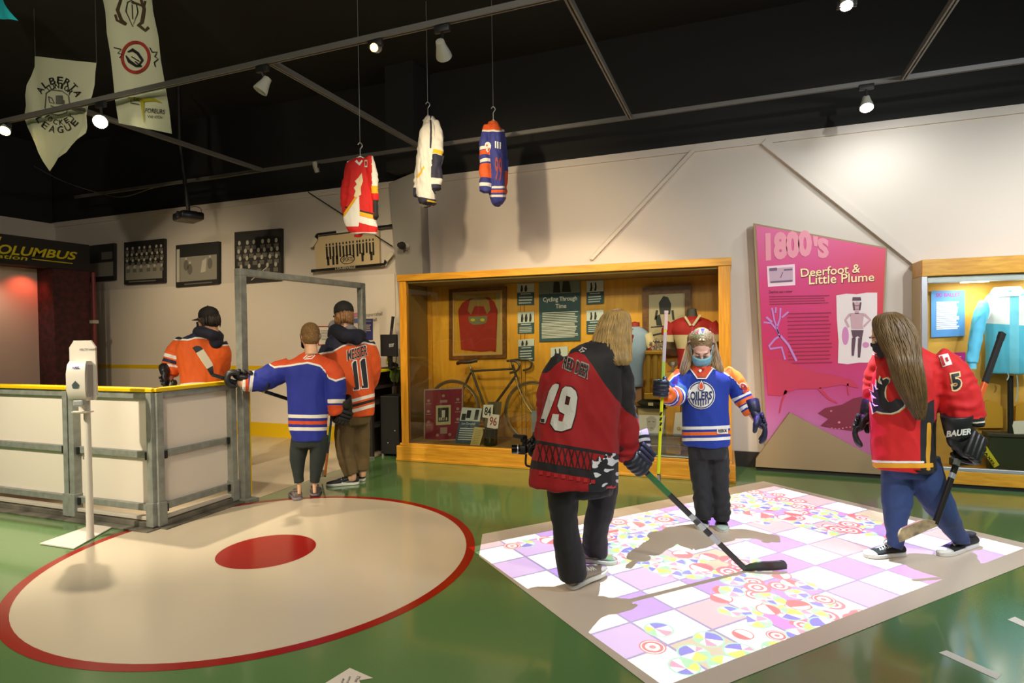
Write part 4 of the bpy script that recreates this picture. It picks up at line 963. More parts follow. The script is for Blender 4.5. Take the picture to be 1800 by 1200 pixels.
p = PY(866, 786, 6.06); gz = CZ + .006
thing('glass_tumbler', lathe(B(), (p.x, 6.0, gz), [(.001, 0), (.07, 0), (.075, .01), (.085, .19), (.08, .19), (.07, .02), (.001, .015)], 24), glass('tumbler', (222, 214, 190)), 'clear ribbed glass tumbler on the case floor under tag 96', 'glass', None, True)
q = [(934, 722), (956, 719), (957, 792), (936, 790)]
r, fn = standing(q, 6.1, M('card_steel', (128, 138, 146), .5), 'info_card', 'grey blue card at the left edge of the red number 19 jersey', 'info card', .04)
mk('lettering', lay(lines_in(sub(q, .15, .5, .85, .92), 6, .3), fn), m_tealt, r)
# ================================================================== CLOTH, BODIES, HAIR, GLOVES, SHOES
def VA(px):
    """level axes across and along the line of sight through a picture column, and its cosine"""
    r = ray(px, 600); t = Vector((r[0], r[1], 0)).normalized(); return Vector((t.y, -t.x, 0)), t, t.dot(FH)
def sect(d, px, py, hw, th, dd=0.0, ang=0.0, n=20, e=.85, yaw=0.0):
    """rounded ring round a body: centre and half width in picture units at true distance, th = half thickness in metres"""
    c = PD(px, py, d + dd); R_, t, cs = VA(px); s = (d + dd) / F * cs; a = math.radians(ang); w = R_ * math.cos(a) - UP * math.sin(a); out = []
    for k in range(n):
        q = 2 * math.pi * k / n; x, y = math.cos(q), math.sin(q)
        x = math.copysign(abs(x) ** e, x); y = math.copysign(abs(y) ** e, y); out.append(c + w * (x * hw * s) + t * (y * th))
    return out
def limb(d, pts, n=14, m=4, grow=0.0):
    """pts: (px, py, dd, r metres)"""
    P = spline([tuple(PD(p[0], p[1], d + p[2])) + (p[3],) for p in pts], m)
    return tube(B(), [Vector(p[:3]) for p in P], [max(.004, p[3] + grow) for p in P], n)
def torso_bm(d, S, grow=1.0, m=4):
    Q = spline([tuple(list(s) + [0] * (6 - len(s))) for s in S], m)
    return loft(B(), [sect(d, q[0], q[1], q[2] * grow, q[3] * grow, q[4], q[5]) for q in Q])
def seg_dist(P, A, Bq):
    ab = Bq - A; t = np.clip(((P - A) @ ab) / max(ab @ ab, 1e-9), 0, 1); return np.linalg.norm(P - (A + t[:, None] * ab), axis=1), t
LAYM = {}
def layer_mat(key, base, cols, rough=.75, weave=.12):
    m = M(key, base, rough, sheen=.04); nt = m.node_tree; b = nt.nodes['Principled BSDF']; prev = None
    for i, c in enumerate(cols):
        at = nt.nodes.new('ShaderNodeAttribute'); at.attribute_name = 'L%d' % i
        gt = nt.nodes.new('ShaderNodeMath'); gt.operation = 'GREATER_THAN'; nt.links.new(at.outputs['Fac'], gt.inputs[0]); gt.inputs[1].default_value = 0
        mx = nt.nodes.new('ShaderNodeMix'); mx.data_type = 'RGBA'; nt.links.new(gt.outputs[0], mx.inputs[0])
        if prev is None: mx.inputs[6].default_value = lin(base)
        else: nt.links.new(prev, mx.inputs[6])
        mx.inputs[7].default_value = lin(c); prev = mx.outputs[2]
    if prev is not None: nt.links.new(prev, b.inputs['Base Color'])
    tc = nt.nodes.new('ShaderNodeTexCoord'); n = nt.nodes.new('ShaderNodeTexNoise'); n.inputs['Scale'].default_value = 35; bp = nt.nodes.new('ShaderNodeBump')
    bp.inputs['Strength'].default_value = weave; bp.inputs['Distance'].default_value = .01; nt.links.new(tc.outputs['Object'], n.inputs['Vector']); nt.links.new(n.outputs['Fac'], bp.inputs['Height']); nt.links.new(bp.outputs[0], b.inputs['Normal'])
    return m
def garment(name, parent, d, S, sleeves, base, layers=None, voxel=.011, wr=.012, smooth=3, seed=0, key=None, extra=(), fold=9.0, rip=.3):
    bms = ([torso_bm(d, S)] if S else []) + [limb(d, s) for s in sleeves] + list(extra)
    bm = fuse(bms, voxel, smooth)
    bm.normal_update()
    P = np.array([v.co for v in bm.verts]); px, py, dp = proj_many(P); dd = dp - d
    # which sleeve does a point lie on, and how far along
    best = np.full(len(P), 9.0); arm = np.full(len(P), -1); along = np.zeros(len(P))
    if S:
        Q = np.array([list(s[:5]) + [0] * (5 - len(s)) if len(s) < 5 else list(s[:5]) for s in S]); o = np.argsort(Q[:, 1]); Q = Q[o]
        cx = np.interp(py, Q[:, 1], Q[:, 0]); hw = np.interp(py, Q[:, 1], Q[:, 2]); th = np.interp(py, Q[:, 1], Q[:, 3]); cd = np.interp(py, Q[:, 1], Q[:, 4])
        best = np.sqrt(((px - cx) / hw) ** 2 + ((dd - cd) / th) ** 2) + np.where((py > Q[-1, 1] + 3) | (py < Q[0, 1] - 3), 3, 0)
    for k, s in enumerate(sleeves):
        W = np.array([list(PD(p[0], p[1], d + p[2])) for p in s]); r = np.array([p[3] for p in s]); LL = np.r_[0, np.cumsum(np.linalg.norm(np.diff(W, axis=0), axis=1))]; LL /= LL[-1]
        for i in range(len(W) - 1):
            q, t = seg_dist(P, W[i], W[i + 1]); rr = r[i] * (1 - t) + r[i + 1] * t; q = q / rr * .97
            up = q < best; best[up] = q[up]; arm[up] = k; along[up] = (LL[i] + t * (LL[i + 1] - LL[i]))[up]
    # folds
    if wr:
        for i, v in enumerate(bm.verts):
            p = v.co; k = arm[i]
            if k < 0: f = noise.noise(Vector((p.x * fold, p.y * fold, p.z * fold * .28 + seed))) + .5 * noise.noise(Vector((p.x * fold * 2.3 + 7, p.y * fold * 2.3, p.z * fold * .8 + seed))) + .35 * (1 - 2 * abs(noise.noise(Vector(((p.x + p.z * .35) * fold * 1.7, (p.y + p.z * .3) * fold * 1.7, p.z * fold * .55 + seed * 2)))))
            else: f = .75 * noise.noise(Vector((p.x * 10 + k * 5, p.y * 10, p.z * 7 + seed))) + .35 * noise.noise(Vector((p.x * 22 + k * 5, p.y * 22, p.z * 18 + seed))) + rip * (.3 + along[i]) * math.sin(along[i] * 30 + 7 * noise.noise(p * 7))
            v.co = p + v.normal * (f * wr)
    cols = []; arrs = []
    if layers:
        for c, a in layers(px, py, dd, arm, along): cols.append(c); arrs.append(np.asarray(a, float) * np.ones(len(P)))
    m = layer_mat(key or name + '_cloth_%d' % len(MATS), base, cols)
    o = mk(name, bm, m, parent, 'all') if parent is not None else None
    if o is None: return bm, m, arrs
    for i, a in enumerate(arrs):
        at = o.data.attributes.new('L%d' % i, 'FLOAT', 'POINT'); at.data.foreach_set('value', a.astype(np.float32))
    return o
def table(xs, T): T = sorted(T); return np.interp(xs, [t[0] for t in T], [t[1] for t in T])
def band(x, c, w): return w / 2 - np.abs(x - c)
def only(mask, a): return np.where(mask, a, -1.0)

# ---- head in its own axes: x right, y face, z up
def head_axes(c, f, up=UP, k=1.0):
    f = Vector(f).normalized(); x = f.cross(Vector(up)).normalized(); z = x.cross(f).normalized()
    R3 = Matrix((x, f, z)).transposed(); c = Vector(c)
    return lambda a, b, h: c + R3 @ Vector((a * k, b * k, h * k)), R3
def head_bms(h, R3, k=1.0):
    out = []
    def E(c, r): out.append(ell(B(), h(*c), [q * k for q in r], R3))
    E((0, -.012, .035), (.074, .094, .085)); E((0, .03, -.03), (.061, .062, .085)); E((0, .045, -.075), (.044, .046, .034)); E((0, .078, .032), (.048, .017, .011))
    E((0, .108, -.022), (.014, .013, .011)); E((0, .09, -.056), (.021, .011, .006)); E((0, .089, -.067), (.019, .011, .007)); E((0, .082, -.096), (.02, .016, .015))
    for s in (-1, 1):
        E((.076 * s, -.005, -.008), (.009, .02, .031)); E((.043 * s, .062, -.03), (.024, .026, .024)); E((.03 * s, .081, .012), (.019, .012, .008))
    out.append(tube(B(), [h(0, .09, .02), h(0, .102, -.005), h(0, .108, -.022)], [.007 * k, .01 * k, .012 * k], 8))
    out.append(tube(B(), [h(0, -.03, -.03), h(0, -.035, -.1), h(0, -.04, -.16)], [.055 * k, .053 * k, .058 * k], 14))
    return out
SKIN = {}
def person(label, base, d, torso, arms, legs, head, skin=(206, 156, 128), closed=False):
    """body = one continuous skin under the clothes"""
    hc, hf, hu, k = head; h, R3 = head_axes(hc, hf, hu, k)
    bms = head_bms(h, R3, k) + [torso_bm(d, torso, .8)] + [limb(d, a, grow=-.03 if a[0][3] > .065 else -.02) for a in arms] + [limb(d, l, grow=-.022) for l in legs]
    neck = torso[0]; bms.append(tube(B(), [h(0, -.03, -.05), PD(neck[0], neck[1] + 8, d + (neck[4] if len(neck) > 4 else 0))], [.05 * k, .062], 14))
    bm = fuse(bms, .0075, 2)
    o = thing('person', bm, M('skin_%d_%d' % (skin[0], skin[1]), skin, .55, var=(30, .05)), label, 'person', None, 'all', loc=base)
    for s in (-1, 1):
        e = mk('eye', ell(B(), h(.03 * s, .081, .008), (.0125 * k,) * 3, R3, 12, 8), M('eye_white', (222, 216, 208), .3), o, 'all')
        mk('iris', ell(B(), h(.03 * s, .0905, .006), (.0055 * k, .0045 * k, .0055 * k), R3, 10, 6), M('iris', (60, 44, 30), .2), e, 'all')
        if closed: mk('eyelid', ell(B(), h(.03 * s, .0815, .0095), (.015 * k, .014 * k, .0125 * k), R3, 14, 8), o.data.materials[0], e, 'all')
        bm = tube(B(), [h(.014 * s, .098, .031), h(.03 * s, .096, .036), h(.048 * s, .08, .03)], [.003 * k, .004 * k, .002 * k], 6); mk('eyebrow', bm, M('brow', (84, 62, 40), .8), o, True)
    return o, h, R3
def face_mask(o, h, mat, k=1.0):
    bm = B(); g = []
    for i in range(11):
        u = -1 + 2 * i / 10; row = []
        for j in range(8):
            v = j / 7; z = .0 - .108 * v - .012 * u * u * (1 - v) + .03 * u * u * v
            y = .034 + (.086 - .018 * abs(v - .35)) * math.cos(u * 1.25) + .004 * math.sin(v * 16) ; x = .069 * math.sin(u * 1.35) / math.sin(1.35)
            row.append(bm.verts.new(h(x, y + .002, z)))
        g.append(row)
    for a, b in zip(g, g[1:]):
        for j in range(7): bm.faces.new((a[j], a[j + 1], b[j + 1], b[j]))
    bmesh.ops.recalc_face_normals(bm, faces=bm.faces[:]); bmesh.ops.solidify(bm, geom=bm.faces[:], thickness=.003)
    m = mk('face_mask', bm, mat, o, 'all'); bm = B()
    for s in (-1, 1): tube(bm, spline([h(.068 * s, .05, -.02), h(.08 * s, .02, .01), h(.088 * s, -.012, .028), h(.087 * s, -.03, -.005), h(.078 * s, .0, -.035), h(.066 * s, .045, -.065)], 4), .003 * k, 5)
    mk('ear_loop', bm, mat, m, True)
    return m
def strands(bm, d, S, n, r=.0035, seed=0, m=4, jit=.05, a0=0, a1=2 * math.pi, cut=.0, rad=(.9, 1.03)):
    rnd = random.Random(seed); Q = spline([tuple(list(s) + [0] * (5 - len(s))) for s in S], m)
    for k in range(n):
        a = a0 + (a1 - a0) * rnd.random(); rr = rnd.uniform(*rad); t0 = int(rnd.random() * .12 * len(Q)); t1 = len(Q) - int(rnd.random() * cut * len(Q)); ph = rnd.random() * 9; pts = []; rs = []
        for i in range(t0, t1):
            q = Q[i]; c = PD(q[0], q[1], d + q[4]); R_, t_, cs = VA(q[0]); s = (d + q[4]) / F * cs; aa = a + jit * math.sin(i * .7 + ph)
            pts.append(c + R_ * (math.cos(aa) * q[2] * s * rr) + t_ * (math.sin(aa) * q[3] * rr)); f = (i - t0) / max(1, t1 - t0 - 1); rs.append(r * (1 - .75 * f ** 3))
        if len(pts) > 3: tube(bm, pts, rs, 5)
def hair_mass(name, parent, d, S, col, n=160, seed=0, r=.004, extra=(), cut=.15, core=.96, voxel=.009):
    bm = fuse([torso_bm(d, [tuple(list(s) + [0] * (5 - len(s))) for s in S], core)] + list(extra), voxel, 3)
    o = mk(name, bm, M(name + '_%d' % col[0], col, .5, var=(60, .12, (1, 1, .12))), parent, 'all')
    bm = B(); strands(bm, d, S, n, r, seed, cut=cut); mk('strands', bm, M('strand_%d' % col[0], [min(255, c * 1.08) for c in col], .45, var=(18, .14)), o, 'all')
    return o
def glove(o, name, grip, wrist, axis, nrm, mat, cuffmat, k=1.0, thumb=1, curl=1.0, padmat=None, stripe=None):
    grip = Vector(grip); a = Vector(axis).normalized(); f = (grip - Vector(wrist)); f = (f - a * f.dot(a)).normalized(); n = a.cross(f).normalized()
    if n.dot(Vector(nrm)) < 0: n = -n
    def W(x, y, z): return grip + (f * x + a * y + n * z) * k
    bms = []; lens = (.93, 1.0, .97, .86)
    for i in range(4):
        y = (.042 - .028 * i) * thumb; q = lens[i]
        path = [W(-.015, y, .042), W(.012, y, .046), W(.012 + .034 * q, y, .032), W(.012 + .036 * q * curl, y * 1.03, -.008), W(.012 + .012 * q, y * 1.03, -.036 * q), W(-.014, y * 1.02, -.04 * q)]
        if curl < 1: path = [W(-.015, y, .042), W(.02, y * 1.05, .046), W(.06 * q, y * 1.12, .035), W(.095 * q, y * 1.16, .012), W(.115 * q, y * 1.18, -.02)]
        bms.append(tube(B(), spline(path, 4), [.0165 * k] * (len(path) * 4 - 6) + [.014 * k, .011 * k, .006 * k], 10))
    tp = [W(-.065, .04 * thumb, .02), W(-.035, .066 * thumb, .004), W(0, .07 * thumb, -.014), W(.026, .06 * thumb, -.028)]
    bms.append(tube(B(), spline(tp, 4), [.021 * k] * 6 + [.019 * k, .018 * k, .017 * k, .016 * k, .015 * k, .013 * k, .008 * k][:7], 10))
    R3 = Matrix((f, a, n)).transposed()
    bms.append(ell(B(), W(-.045, 0, .028), (.07 * k, .058 * k, .03 * k), R3)); bms.append(ell(B(), W(-.09, 0, .015), (.05 * k, .045 * k, .03 * k), R3))
    g = mk(name, fuse(bms, .0055, 2), mat, o, 'all')
    for x in (-.072, -.04, -.008):
        bm = B(); box(bm, W(x, 0, .058), (.028 * k, .108 * k, .024 * k), R3, .009 * k); mk('padding_roll', bm, padmat or mat, g, 'all')
    wv = (Vector(wrist) - grip).normalized(); c0 = W(-.09, 0, .018)
    prof = [(.0, .04), (.02, .05), (.05, .056), (.095, .064), (.1, .06), (.09, .05)]
    bm = B(); x, y, z = frame_from(wv, a)
    loft(bm, [[c0 + wv * (t * k) + (x * math.cos(q) + y * math.sin(q) * .82) * (r * k) for q in np.linspace(0, 2 * math.pi, 19)[:-1]] for t, r in prof]); mk('glove_cuff', bm, cuffmat, g, 'all')
    if stripe:
        for t0, t1 in ((-.012, .006), (.022, .038), (.056, .072)):
            bm = B(); loft(bm, [[c0 + wv * ((t + .008 * math.sin(q * 2)) * k) + (x * math.cos(q) + y * math.sin(q) * .82) * ((np.interp(t, [p[1] * 0 + p[0] for p in prof[:4]], [p[1] for p in prof[:4]]) + .0025) * k) for q in np.linspace(0, 2 * math.pi, 25)[:-1]] for t in (t0, t1)], cap=False); mk('cuff_stripe', bm, stripe, g, 'all')
    return g
def shoe(o, heel, toe, mat, solemat, h=.085, w=.048, lace=None, toecap=None, lift=0.0, label=None, tongue=None):
    heel = Vector(heel); toe = Vector(toe); ax = toe - heel; L = ax.length; ax.normalize(); sd = ax.cross(UP).normalized(); up = sd.cross(ax).normalized()
    def W(x, y, z): return heel + ax * (x * L) + sd * (y * w) + up * z
    xs = [(-.01, .35), (.02, .62), (.1, .78), (.25, .8), (.45, .82), (.62, .98), (.78, 1.0), (.9, .82), (.97, .5), (1.0, .2)]
    def ringz(x, k, z0, z1, g=1.0): return [W(x, k * g * math.cos(q), z0 + (z1 - z0) * (.5 + .5 * math.sin(q))) for q in np.linspace(0, 2 * math.pi, 17)[:-1]]
    bm = B(); loft(bm, [[W(x, y * k * 1.06, z) for y, z in ((-1, .002), (1, .002), (1.02, .026), (-1.02, .026))] for x, k in xs]); bmesh.ops.bevel(bm, geom=bm.edges[:], offset=.003, segments=1, affect='EDGES')
    top = [(0.0, .6, .07), (.06, .8, .09), (.16, .84, .098), (.28, .82, .096), (.38, .8, .085), (.5, .84, .07), (.65, .95, .056), (.8, .95, .046), (.92, .75, .04), (.99, .35, .032)]
    u = B(); loft(u, [ringz(x, k, .015, hh * h / .098) for x, k, hh in top])
    s = mk('shoe', fuse([u], .006, 3), mat, o, 'all', label)
    mk('sole', bm, solemat, s, True)
    bm = B()
    for q in (.0,): loft(bm, [[W(.19 + .145 * math.cos(t) * r, .72 * math.sin(t) * r, h * .98 + zz) for t in np.linspace(0, 2 * math.pi, 19)[:-1]] for r, zz in ((1, -.006), (1.05, .006), (.9, .01), (.8, .0))])
    mk('collar', bm, tongue or mat, s, 'all')
    if lace:
        bm = B()
        for i, x in enumerate((.36, .43, .5, .57, .63)):
            zt = np.interp(x, [t[0] for t in top], [t[2] for t in top]) * h / .098 + .004
            tube(bm, [W(x - .02, -.55, zt - .012), W(x, 0, zt + .002), W(x + .02, .55, zt - .012)], .0035, 5); tube(bm, [W(x + .03, -.55, zt - .014), W(x, 0, zt + .002), W(x - .02, .5, zt - .012)], .003, 5)
        for s_ in (-1, 1): tube(bm, spline([W(.36, 0, h + .005), W(.38, .5 * s_, h + .01), W(.42, .7 * s_, h * .8), W(.37, .3 * s_, h * .95)], 4), .003, 5)
        mk('laces', bm, lace, s, True)
    if toecap:
        bm = B(); loft(bm, [ringz(x, k * 1.04, .016, hh * h / .098 + .004) for x, k, hh in ((.8, .95, .044), (.87, .88, .044), (.93, .74, .041), (.99, .42, .034), (1.01, .2, .03))]); mk('toe_cap', bm, toecap, s, 'all')
    return s
# ---- mannequins and small exhibits in the case
def rings_case(y, S, n=18):
    out = []
    for px, py, hw, th in S:
        c = PY(px, py, y); s = (c - PY(px + hw, py, y)).length; out.append([c + Vector((math.cos(q) * s, math.sin(q) * th, 0)) for q in np.linspace(0, 2 * math.pi, n + 1)[:-1]])
    return out
y = 6.2
r = root('dressed_mannequin', (PY(1108, 690, y).x, y, PY(1108, 690, y).z), 'pale blue cycling jersey on a torso form behind blonde hair', 'mannequin', 'mannequins in the big case')
def spl_rings(y, S): return rings_case(y, [tuple(q) for q in spline(S, 4)])
mk('jersey', loft(B(), spl_rings(y, [(1116, 574, 9, .05), (1115, 582, 22, .09), (1113, 592, 28, .12), (1111, 615, 26, .13), (1107, 645, 24, .12), (1105, 678, 26, .12)])), M('jersey_pale_blue', (150, 172, 196), .75, bump=(25, .3)), r, 'all')
bm = tube(B(), [PY(1135, 588, y), PY(1141, 600, y), PY(1147, 611, y)], [.07, .055, .05], 14); mk('sleeve', bm, M('sleeve_cream', (222, 202, 148), .8), r, True)
bm = tube(B(), [PY(1146, 609, y), PY(1149, 615, y)], [.052, .05], 14); mk('sleeve_cuff', bm, M('cuff_red', (160, 40, 34), .8), r, True)
bm = lathe(B(), PY(1116, 570, y), [(.001, .03), (.05, .02), (.05, -.03), (.06, -.07)], 16); mk('neck_block', bm, M('form_red', (160, 44, 30), .7), r, True)
p = PY(1106, 680, y)
bm = tube(B(), [p, (p.x, y, CZ + .01)], .02, 10); bx((p.x - .22, y - .02, p.z - .16), (p.x + .13, y + .12, p.z - .005), .004, bm); mk('stand', bm, M('stand_tan', (156, 112, 66), .6), r)
y = 6.36
r = root('dressed_mannequin', (PY(1214, 660, y).x, y, PY(1214, 690, y).z), 'red and cream jersey on a dark torso form behind the girl', 'mannequin', 'mannequins in the big case')
def lay_jersey():
    S = spline([(1215, 556, 12, .06), (1215, 562, 30, .1), (1215, 570, 40, .12), (1215, 580, 41, .13), (1215, 590, 33, .13), (1215, 612, 26, .13), (1215, 640, 24, .12), (1215, 664, 25, .12)], 4)
    bm = loft(B(), rings_case(y, [tuple(q) for q in S])); return bm
mj = M('jersey_red_band', (168, 28, 26), .75); nt = mj.node_tree; tc = nt.nodes.new('ShaderNodeNewGeometry'); sx = nt.nodes.new('ShaderNodeSeparateXYZ'); nt.links.new(tc.outputs['Position'], sx.inputs[0])
zb0, zb1 = PY(1215, 612, y).z, PY(1215, 588, y).z
cr = nt.nodes.new('ShaderNodeMapRange'); cr.inputs[1].default_value = zb0; cr.inputs[2].default_value = zb1; cr.clamp = False; nt.links.new(sx.outputs[2], cr.inputs[0])
cp = nt.nodes.new('ShaderNodeMath'); cp.operation = 'COMPARE'; cp.inputs[1].default_value = .5; cp.inputs[2].default_value = .5; nt.links.new(cr.outputs[0], cp.inputs[0])
mx = nt.nodes.new('ShaderNodeMix'); mx.data_type = 'RGBA'; mx.inputs[6].default_value = lin((168, 28, 26)); mx.inputs[7].default_value = lin((206, 188, 146)); nt.links.new(cp.outputs[0], mx.inputs[0]); nt.links.new(mx.outputs[2], nt.nodes['Principled BSDF'].inputs['Base Color'])
mk('jersey', lay_jersey(), mj, r, 'all')
for s, x in ((-1, 1183), (1, 1247)):
    bm = tube(B(), [PY(x, 570, y), PY(x + 8 * s, 582, y), PY(x + 9 * s, 600, y)], [.08, .075, .065], 14); mk('sleeve', bm, mj, r, True)
bm = lathe(B(), PY(1216, 549, y), [(.001, .045), (.045, .035), (.05, 0), (.06, -.05), (.08, -.08)], 16); mk('neck_block', bm, M('form_dark', (66, 66, 58), .7), r, True)
mk('collar', lay([line2([(1204, 556), (1214, 572)], 4), line2([(1231, 553), (1218, 572)], 4)], onY(y - .14)), M('collar_cream', (206, 190, 150), .8), r)
p = PY(1214, 664, y); bm = tube(B(), [p, (p.x, y, CZ + .01)], .02, 10); lathe(bm, (p.x, y, CZ + .006), [(.14, 0), (.14, .015), (.02, .03)], 20); mk('stand', bm, m_framew, r, True)
# tall trophy with flowers
y = 6.1
r = root('tall_trophy', (PY(1146, 700, y).x, y, PY(1146, 704, y).z), 'tall gold column trophy topped with silver flowers beside the girl\'s stick', 'trophy')
m_gold = M('gold', (206, 160, 60), .3, .8); m_silver = M('silver', (200, 194, 180), .3, .8)
bm = B()
for px, w in ((1140, .022), (1152, .03), (1163, .022)): tube(bm, [PY(px, 622, y), PY(px, 650, y), PY(px, 690, y)], [w, w * 1.1, w], 12)
mk('columns', bm, M('column_amber', (170, 136, 54), .25, .3), r, True)
p0, p1 = PY(1134, 700, y), PY(1170, 690, y); mk('base', bx((p0.x, y - .08, p0.z), (p1.x, y + .08, p1.z), .006), m_gold, r)
p0, p1 = PY(1135, 622, y), PY(1168, 616, y); mk('top_plate', bx((p0.x, y - .06, p0.z), (p1.x, y + .06, p1.z), .004), m_gold, r)
bm = B(); rnd = random.Random(5)
for k in range(16):
    c = PY(1154 + rnd.uniform(-11, 9), 606 + rnd.uniform(-10, 10), y + rnd.uniform(-.05, .05)); ell(bm, c, (.017, .017, .012), None, 8, 6); tube(bm, [c, PY(1152, 618, y)], .003, 4)
mk('flowers', bm, m_silver, r, True)
r = root('small_trophy', (PY(1182, 690, 6.15).x, 6.15, PY(1182, 650, 6.15).z), 'small silver cup half hidden left of the girl\'s hair', 'trophy')
mk('cup', lathe(B(), PY(1183, 646, 6.15), [(.001, -.05), (.05, -.05), (.05, -.04), (.012, -.02), (.014, 0), (.05, .03), (.055, .06), (.05, .06)], 18), m_silver, r, True)
p = PY(1183, 652, 6.15); mk('pedestal', bx((p.x - .07, 6.1, CZ + .006), (p.x + .07, 6.24, p.z - .01), .004), m_woodp, r)
# box with dark cap, portrait, card, low glass shelf
p0, p1 = PY(1122, 768, 6.12), PY(1172, 717, 6.12)
thing('display_box', bx((p0.x, 6.12, CZ + .006), (p1.x, 6.3, p1.z), .004), M('box_cream', (186, 166, 116), .7), 'cream display box carrying the dark flat cap', 'display box')
pt = p1.z
r = root('flat_cap', ((p0.x + p1.x) / 2, 6.2, pt), 'dark flat cap with a pale badge on the cream box', 'cap')
mk('crown', lathe(B(), ((p0.x + p1.x) / 2, 6.21, pt), [(.10, .0), (.15, .022), (.165, .045), (.13, .07), (.001, .08)], 24), M('cap_felt', (54, 46, 34), .8), r, True)
bm = B(); loft(bm, [[Vector(((p0.x + p1.x) / 2 + math.sin(a) * rr, 6.21 - math.cos(a) * rr, pt + z)) for a in np.linspace(-1.1, 1.1, 11)] for rr, z in ((.11, .012), (.19, .002), (.19, .006), (.11, .018))], cap=False, closed=False); mk('peak', bm, m_blackm, r, True)
mk('badge', bx(((p0.x + p1.x) / 2 - .03, 6.04, pt + .03), ((p0.x + p1.x) / 2 + .02, 6.05, pt + .06)), M('badge', (190, 180, 140), .5), r)
q = [(1123, 729), (1169, 730), (1165, 763), (1122, 761)]
r, fn = standing(q, 6.06, m_paper, 'portrait_photo', 'black and white portrait photo of a young man in the case', 'photograph', .03)
mk('head', lay([hull2([(1136, 735), (1143, 731), (1150, 732), (1154, 737), (1153, 748), (1149, 756), (1143, 758), (1138, 752)]), ], fn), m_photo_l, r)
mk('hair_and_jacket', lay([hull2([(1135, 742), (1135, 734), (1143, 729), (1152, 731), (1155, 737), (1153, 741), (1150, 736), (1140, 736)]), hull2([(1131, 762), (1138, 757), (1146, 760), (1152, 755), (1160, 762)]), line2([(1139, 741), (1143, 741)], 1), line2([(1147, 741), (1151, 741)], 1), line2([(1143, 752), (1148, 752)], .8)], lambda a, b: (lambda p: None if p is None else p + Vector((0, -.0015, 0)))(fn(a, b))), m_photo_d, r)
q = [(1187, 725), (1201, 724), (1198, 765), (1183, 764)]
r, fn = standing(q, 6.05, m_paper, 'greeting_card', 'cream card with a small yellow emblem left of the blue jersey', 'card', .02)
mk('emblem', lay([ring2(1193, 753, 1.6, 3.4)], fn), M('emblem_yellow', (200, 170, 30), .6), r)
p0, p1 = PY(1120, 800, 5.95), PY(1236, 768, 5.95)
r = root('glass_shelf', ((p0.x + p1.x) / 2, 6.0, CZ), 'low clear glass shelf box with papers at the right of the case', 'display box')
bm = bx((p0.x, 5.93, p1.z - .006), (p1.x, 6.05, p1.z)); bx((p0.x, 5.93, CZ + .007), (p0.x + .006, 6.05, p1.z - .007), 0, bm); bx((p1.x - .006, 5.93, CZ + .007), (p1.x, 6.05, p1.z - .007), 0, bm); bx((p0.x, 5.99, (CZ + p1.z) / 2), (p1.x, 6.05, (CZ + p1.z) / 2 + .006), 0, bm)
mk('glass', bm, glass('glass_green', (206, 226, 220)), r)
mk('papers', bx((p0.x + .1, 5.94, CZ + .008), (p1.x - .12, 6.05, CZ + .016)), M('papers_grey', (150, 160, 150), .7), r)

# ================================================================== TALL MAGENTA PANEL
yp = 6.56
r = root('history_panel', (PY(1440, 820, yp).x, 6.6, 0), 'tall slanted magenta panel about the 1800s standing against the white wall', 'exhibit panel')
m_kraft = M('panel_kraft', (158, 134, 98), .7); 
outer = [(1324, 392), (1560, 435), (1541, 838), (1346, 828)]
P = [PY(a, b, yp) for a, b in outer]; P[2].z = P[3].z = .05; mk('panel_core', prism(B(), P, (0, .1, 0)), m_kraft, r)
face = [(1329, 396), (1557, 437), (1539, 828), (1351, 822)]
mp = M('panel_print', (200, 50, 105), .5); nt = mp.node_tree; tc = nt.nodes.new('ShaderNodeNewGeometry'); sx = nt.nodes.new('ShaderNodeSeparateXYZ'); nt.links.new(tc.outputs['Position'], sx.inputs[0])
def rng(o, a, b):
    n = nt.nodes.new('ShaderNodeMapRange'); n.inputs[1].default_value = a; n.inputs[2].default_value = b; nt.links.new(o, n.inputs[0]); return n.outputs[0]
def rampn(f, cols):
    n = nt.nodes.new('ShaderNodeValToRGB'); e = n.color_ramp.elements
    while len(e) < len(cols): e.new(.5)
    for i, (p, c) in enumerate(cols): e[i].position = p; e[i].color = lin(c)
    nt.links.new(f, n.inputs[0]); return n.outputs[0]
vz = rng(sx.outputs[2], PY(1440, 830, yp).z, PY(1440, 400, yp).z); vx = rng(sx.outputs[0], PY(1330, 600, yp).x, PY(1557, 600, yp).x)
c1 = rampn(vz, [(0, (160, 130, 160)), (.2, (196, 110, 165)), (.36, (192, 62, 122)), (.47, (198, 40, 86)), (.6, (200, 34, 100)), (.8, (204, 52, 118)), (1, (214, 96, 146))])
c2 = rampn(vz, [(0, (170, 110, 150)), (.22, (190, 60, 120)), (.45, (196, 50, 110)), (.55, (204, 38, 52)), (.8, (206, 52, 66)), (1, (212, 74, 120))])
mx = nt.nodes.new('ShaderNodeMix'); mx.data_type = 'RGBA'; nt.links.new(rng(vx, .45, 1.0), mx.inputs[0]); nt.links.new(c1, mx.inputs[6]); nt.links.new(c2, mx.inputs[7]); nt.links.new(mx.outputs[2], nt.nodes['Principled BSDF'].inputs['Base Color'])
mk('printed_face', lay([hull2(face)], onY(yp - .003)), mp, r)
low = [(1328, 820), (1329, 806), (1388, 725), (1531, 801), (1590, 833), (1590, 836)]
P = [PY(a, b, yp - .06) for a, b in low]; mk('kraft_skirt', prism(B(), P, (0, .055, 0)), m_kraft, r)
a_, b_ = PY(1328, 822, yp - .03), PY(1590, 836, yp - .03); mk('plinth', bx((a_.x + .01, yp - .03, 0), (b_.x, 6.66, .055)), M('plinth_dark', (40, 34, 28), .7), r)
y1 = yp - .007
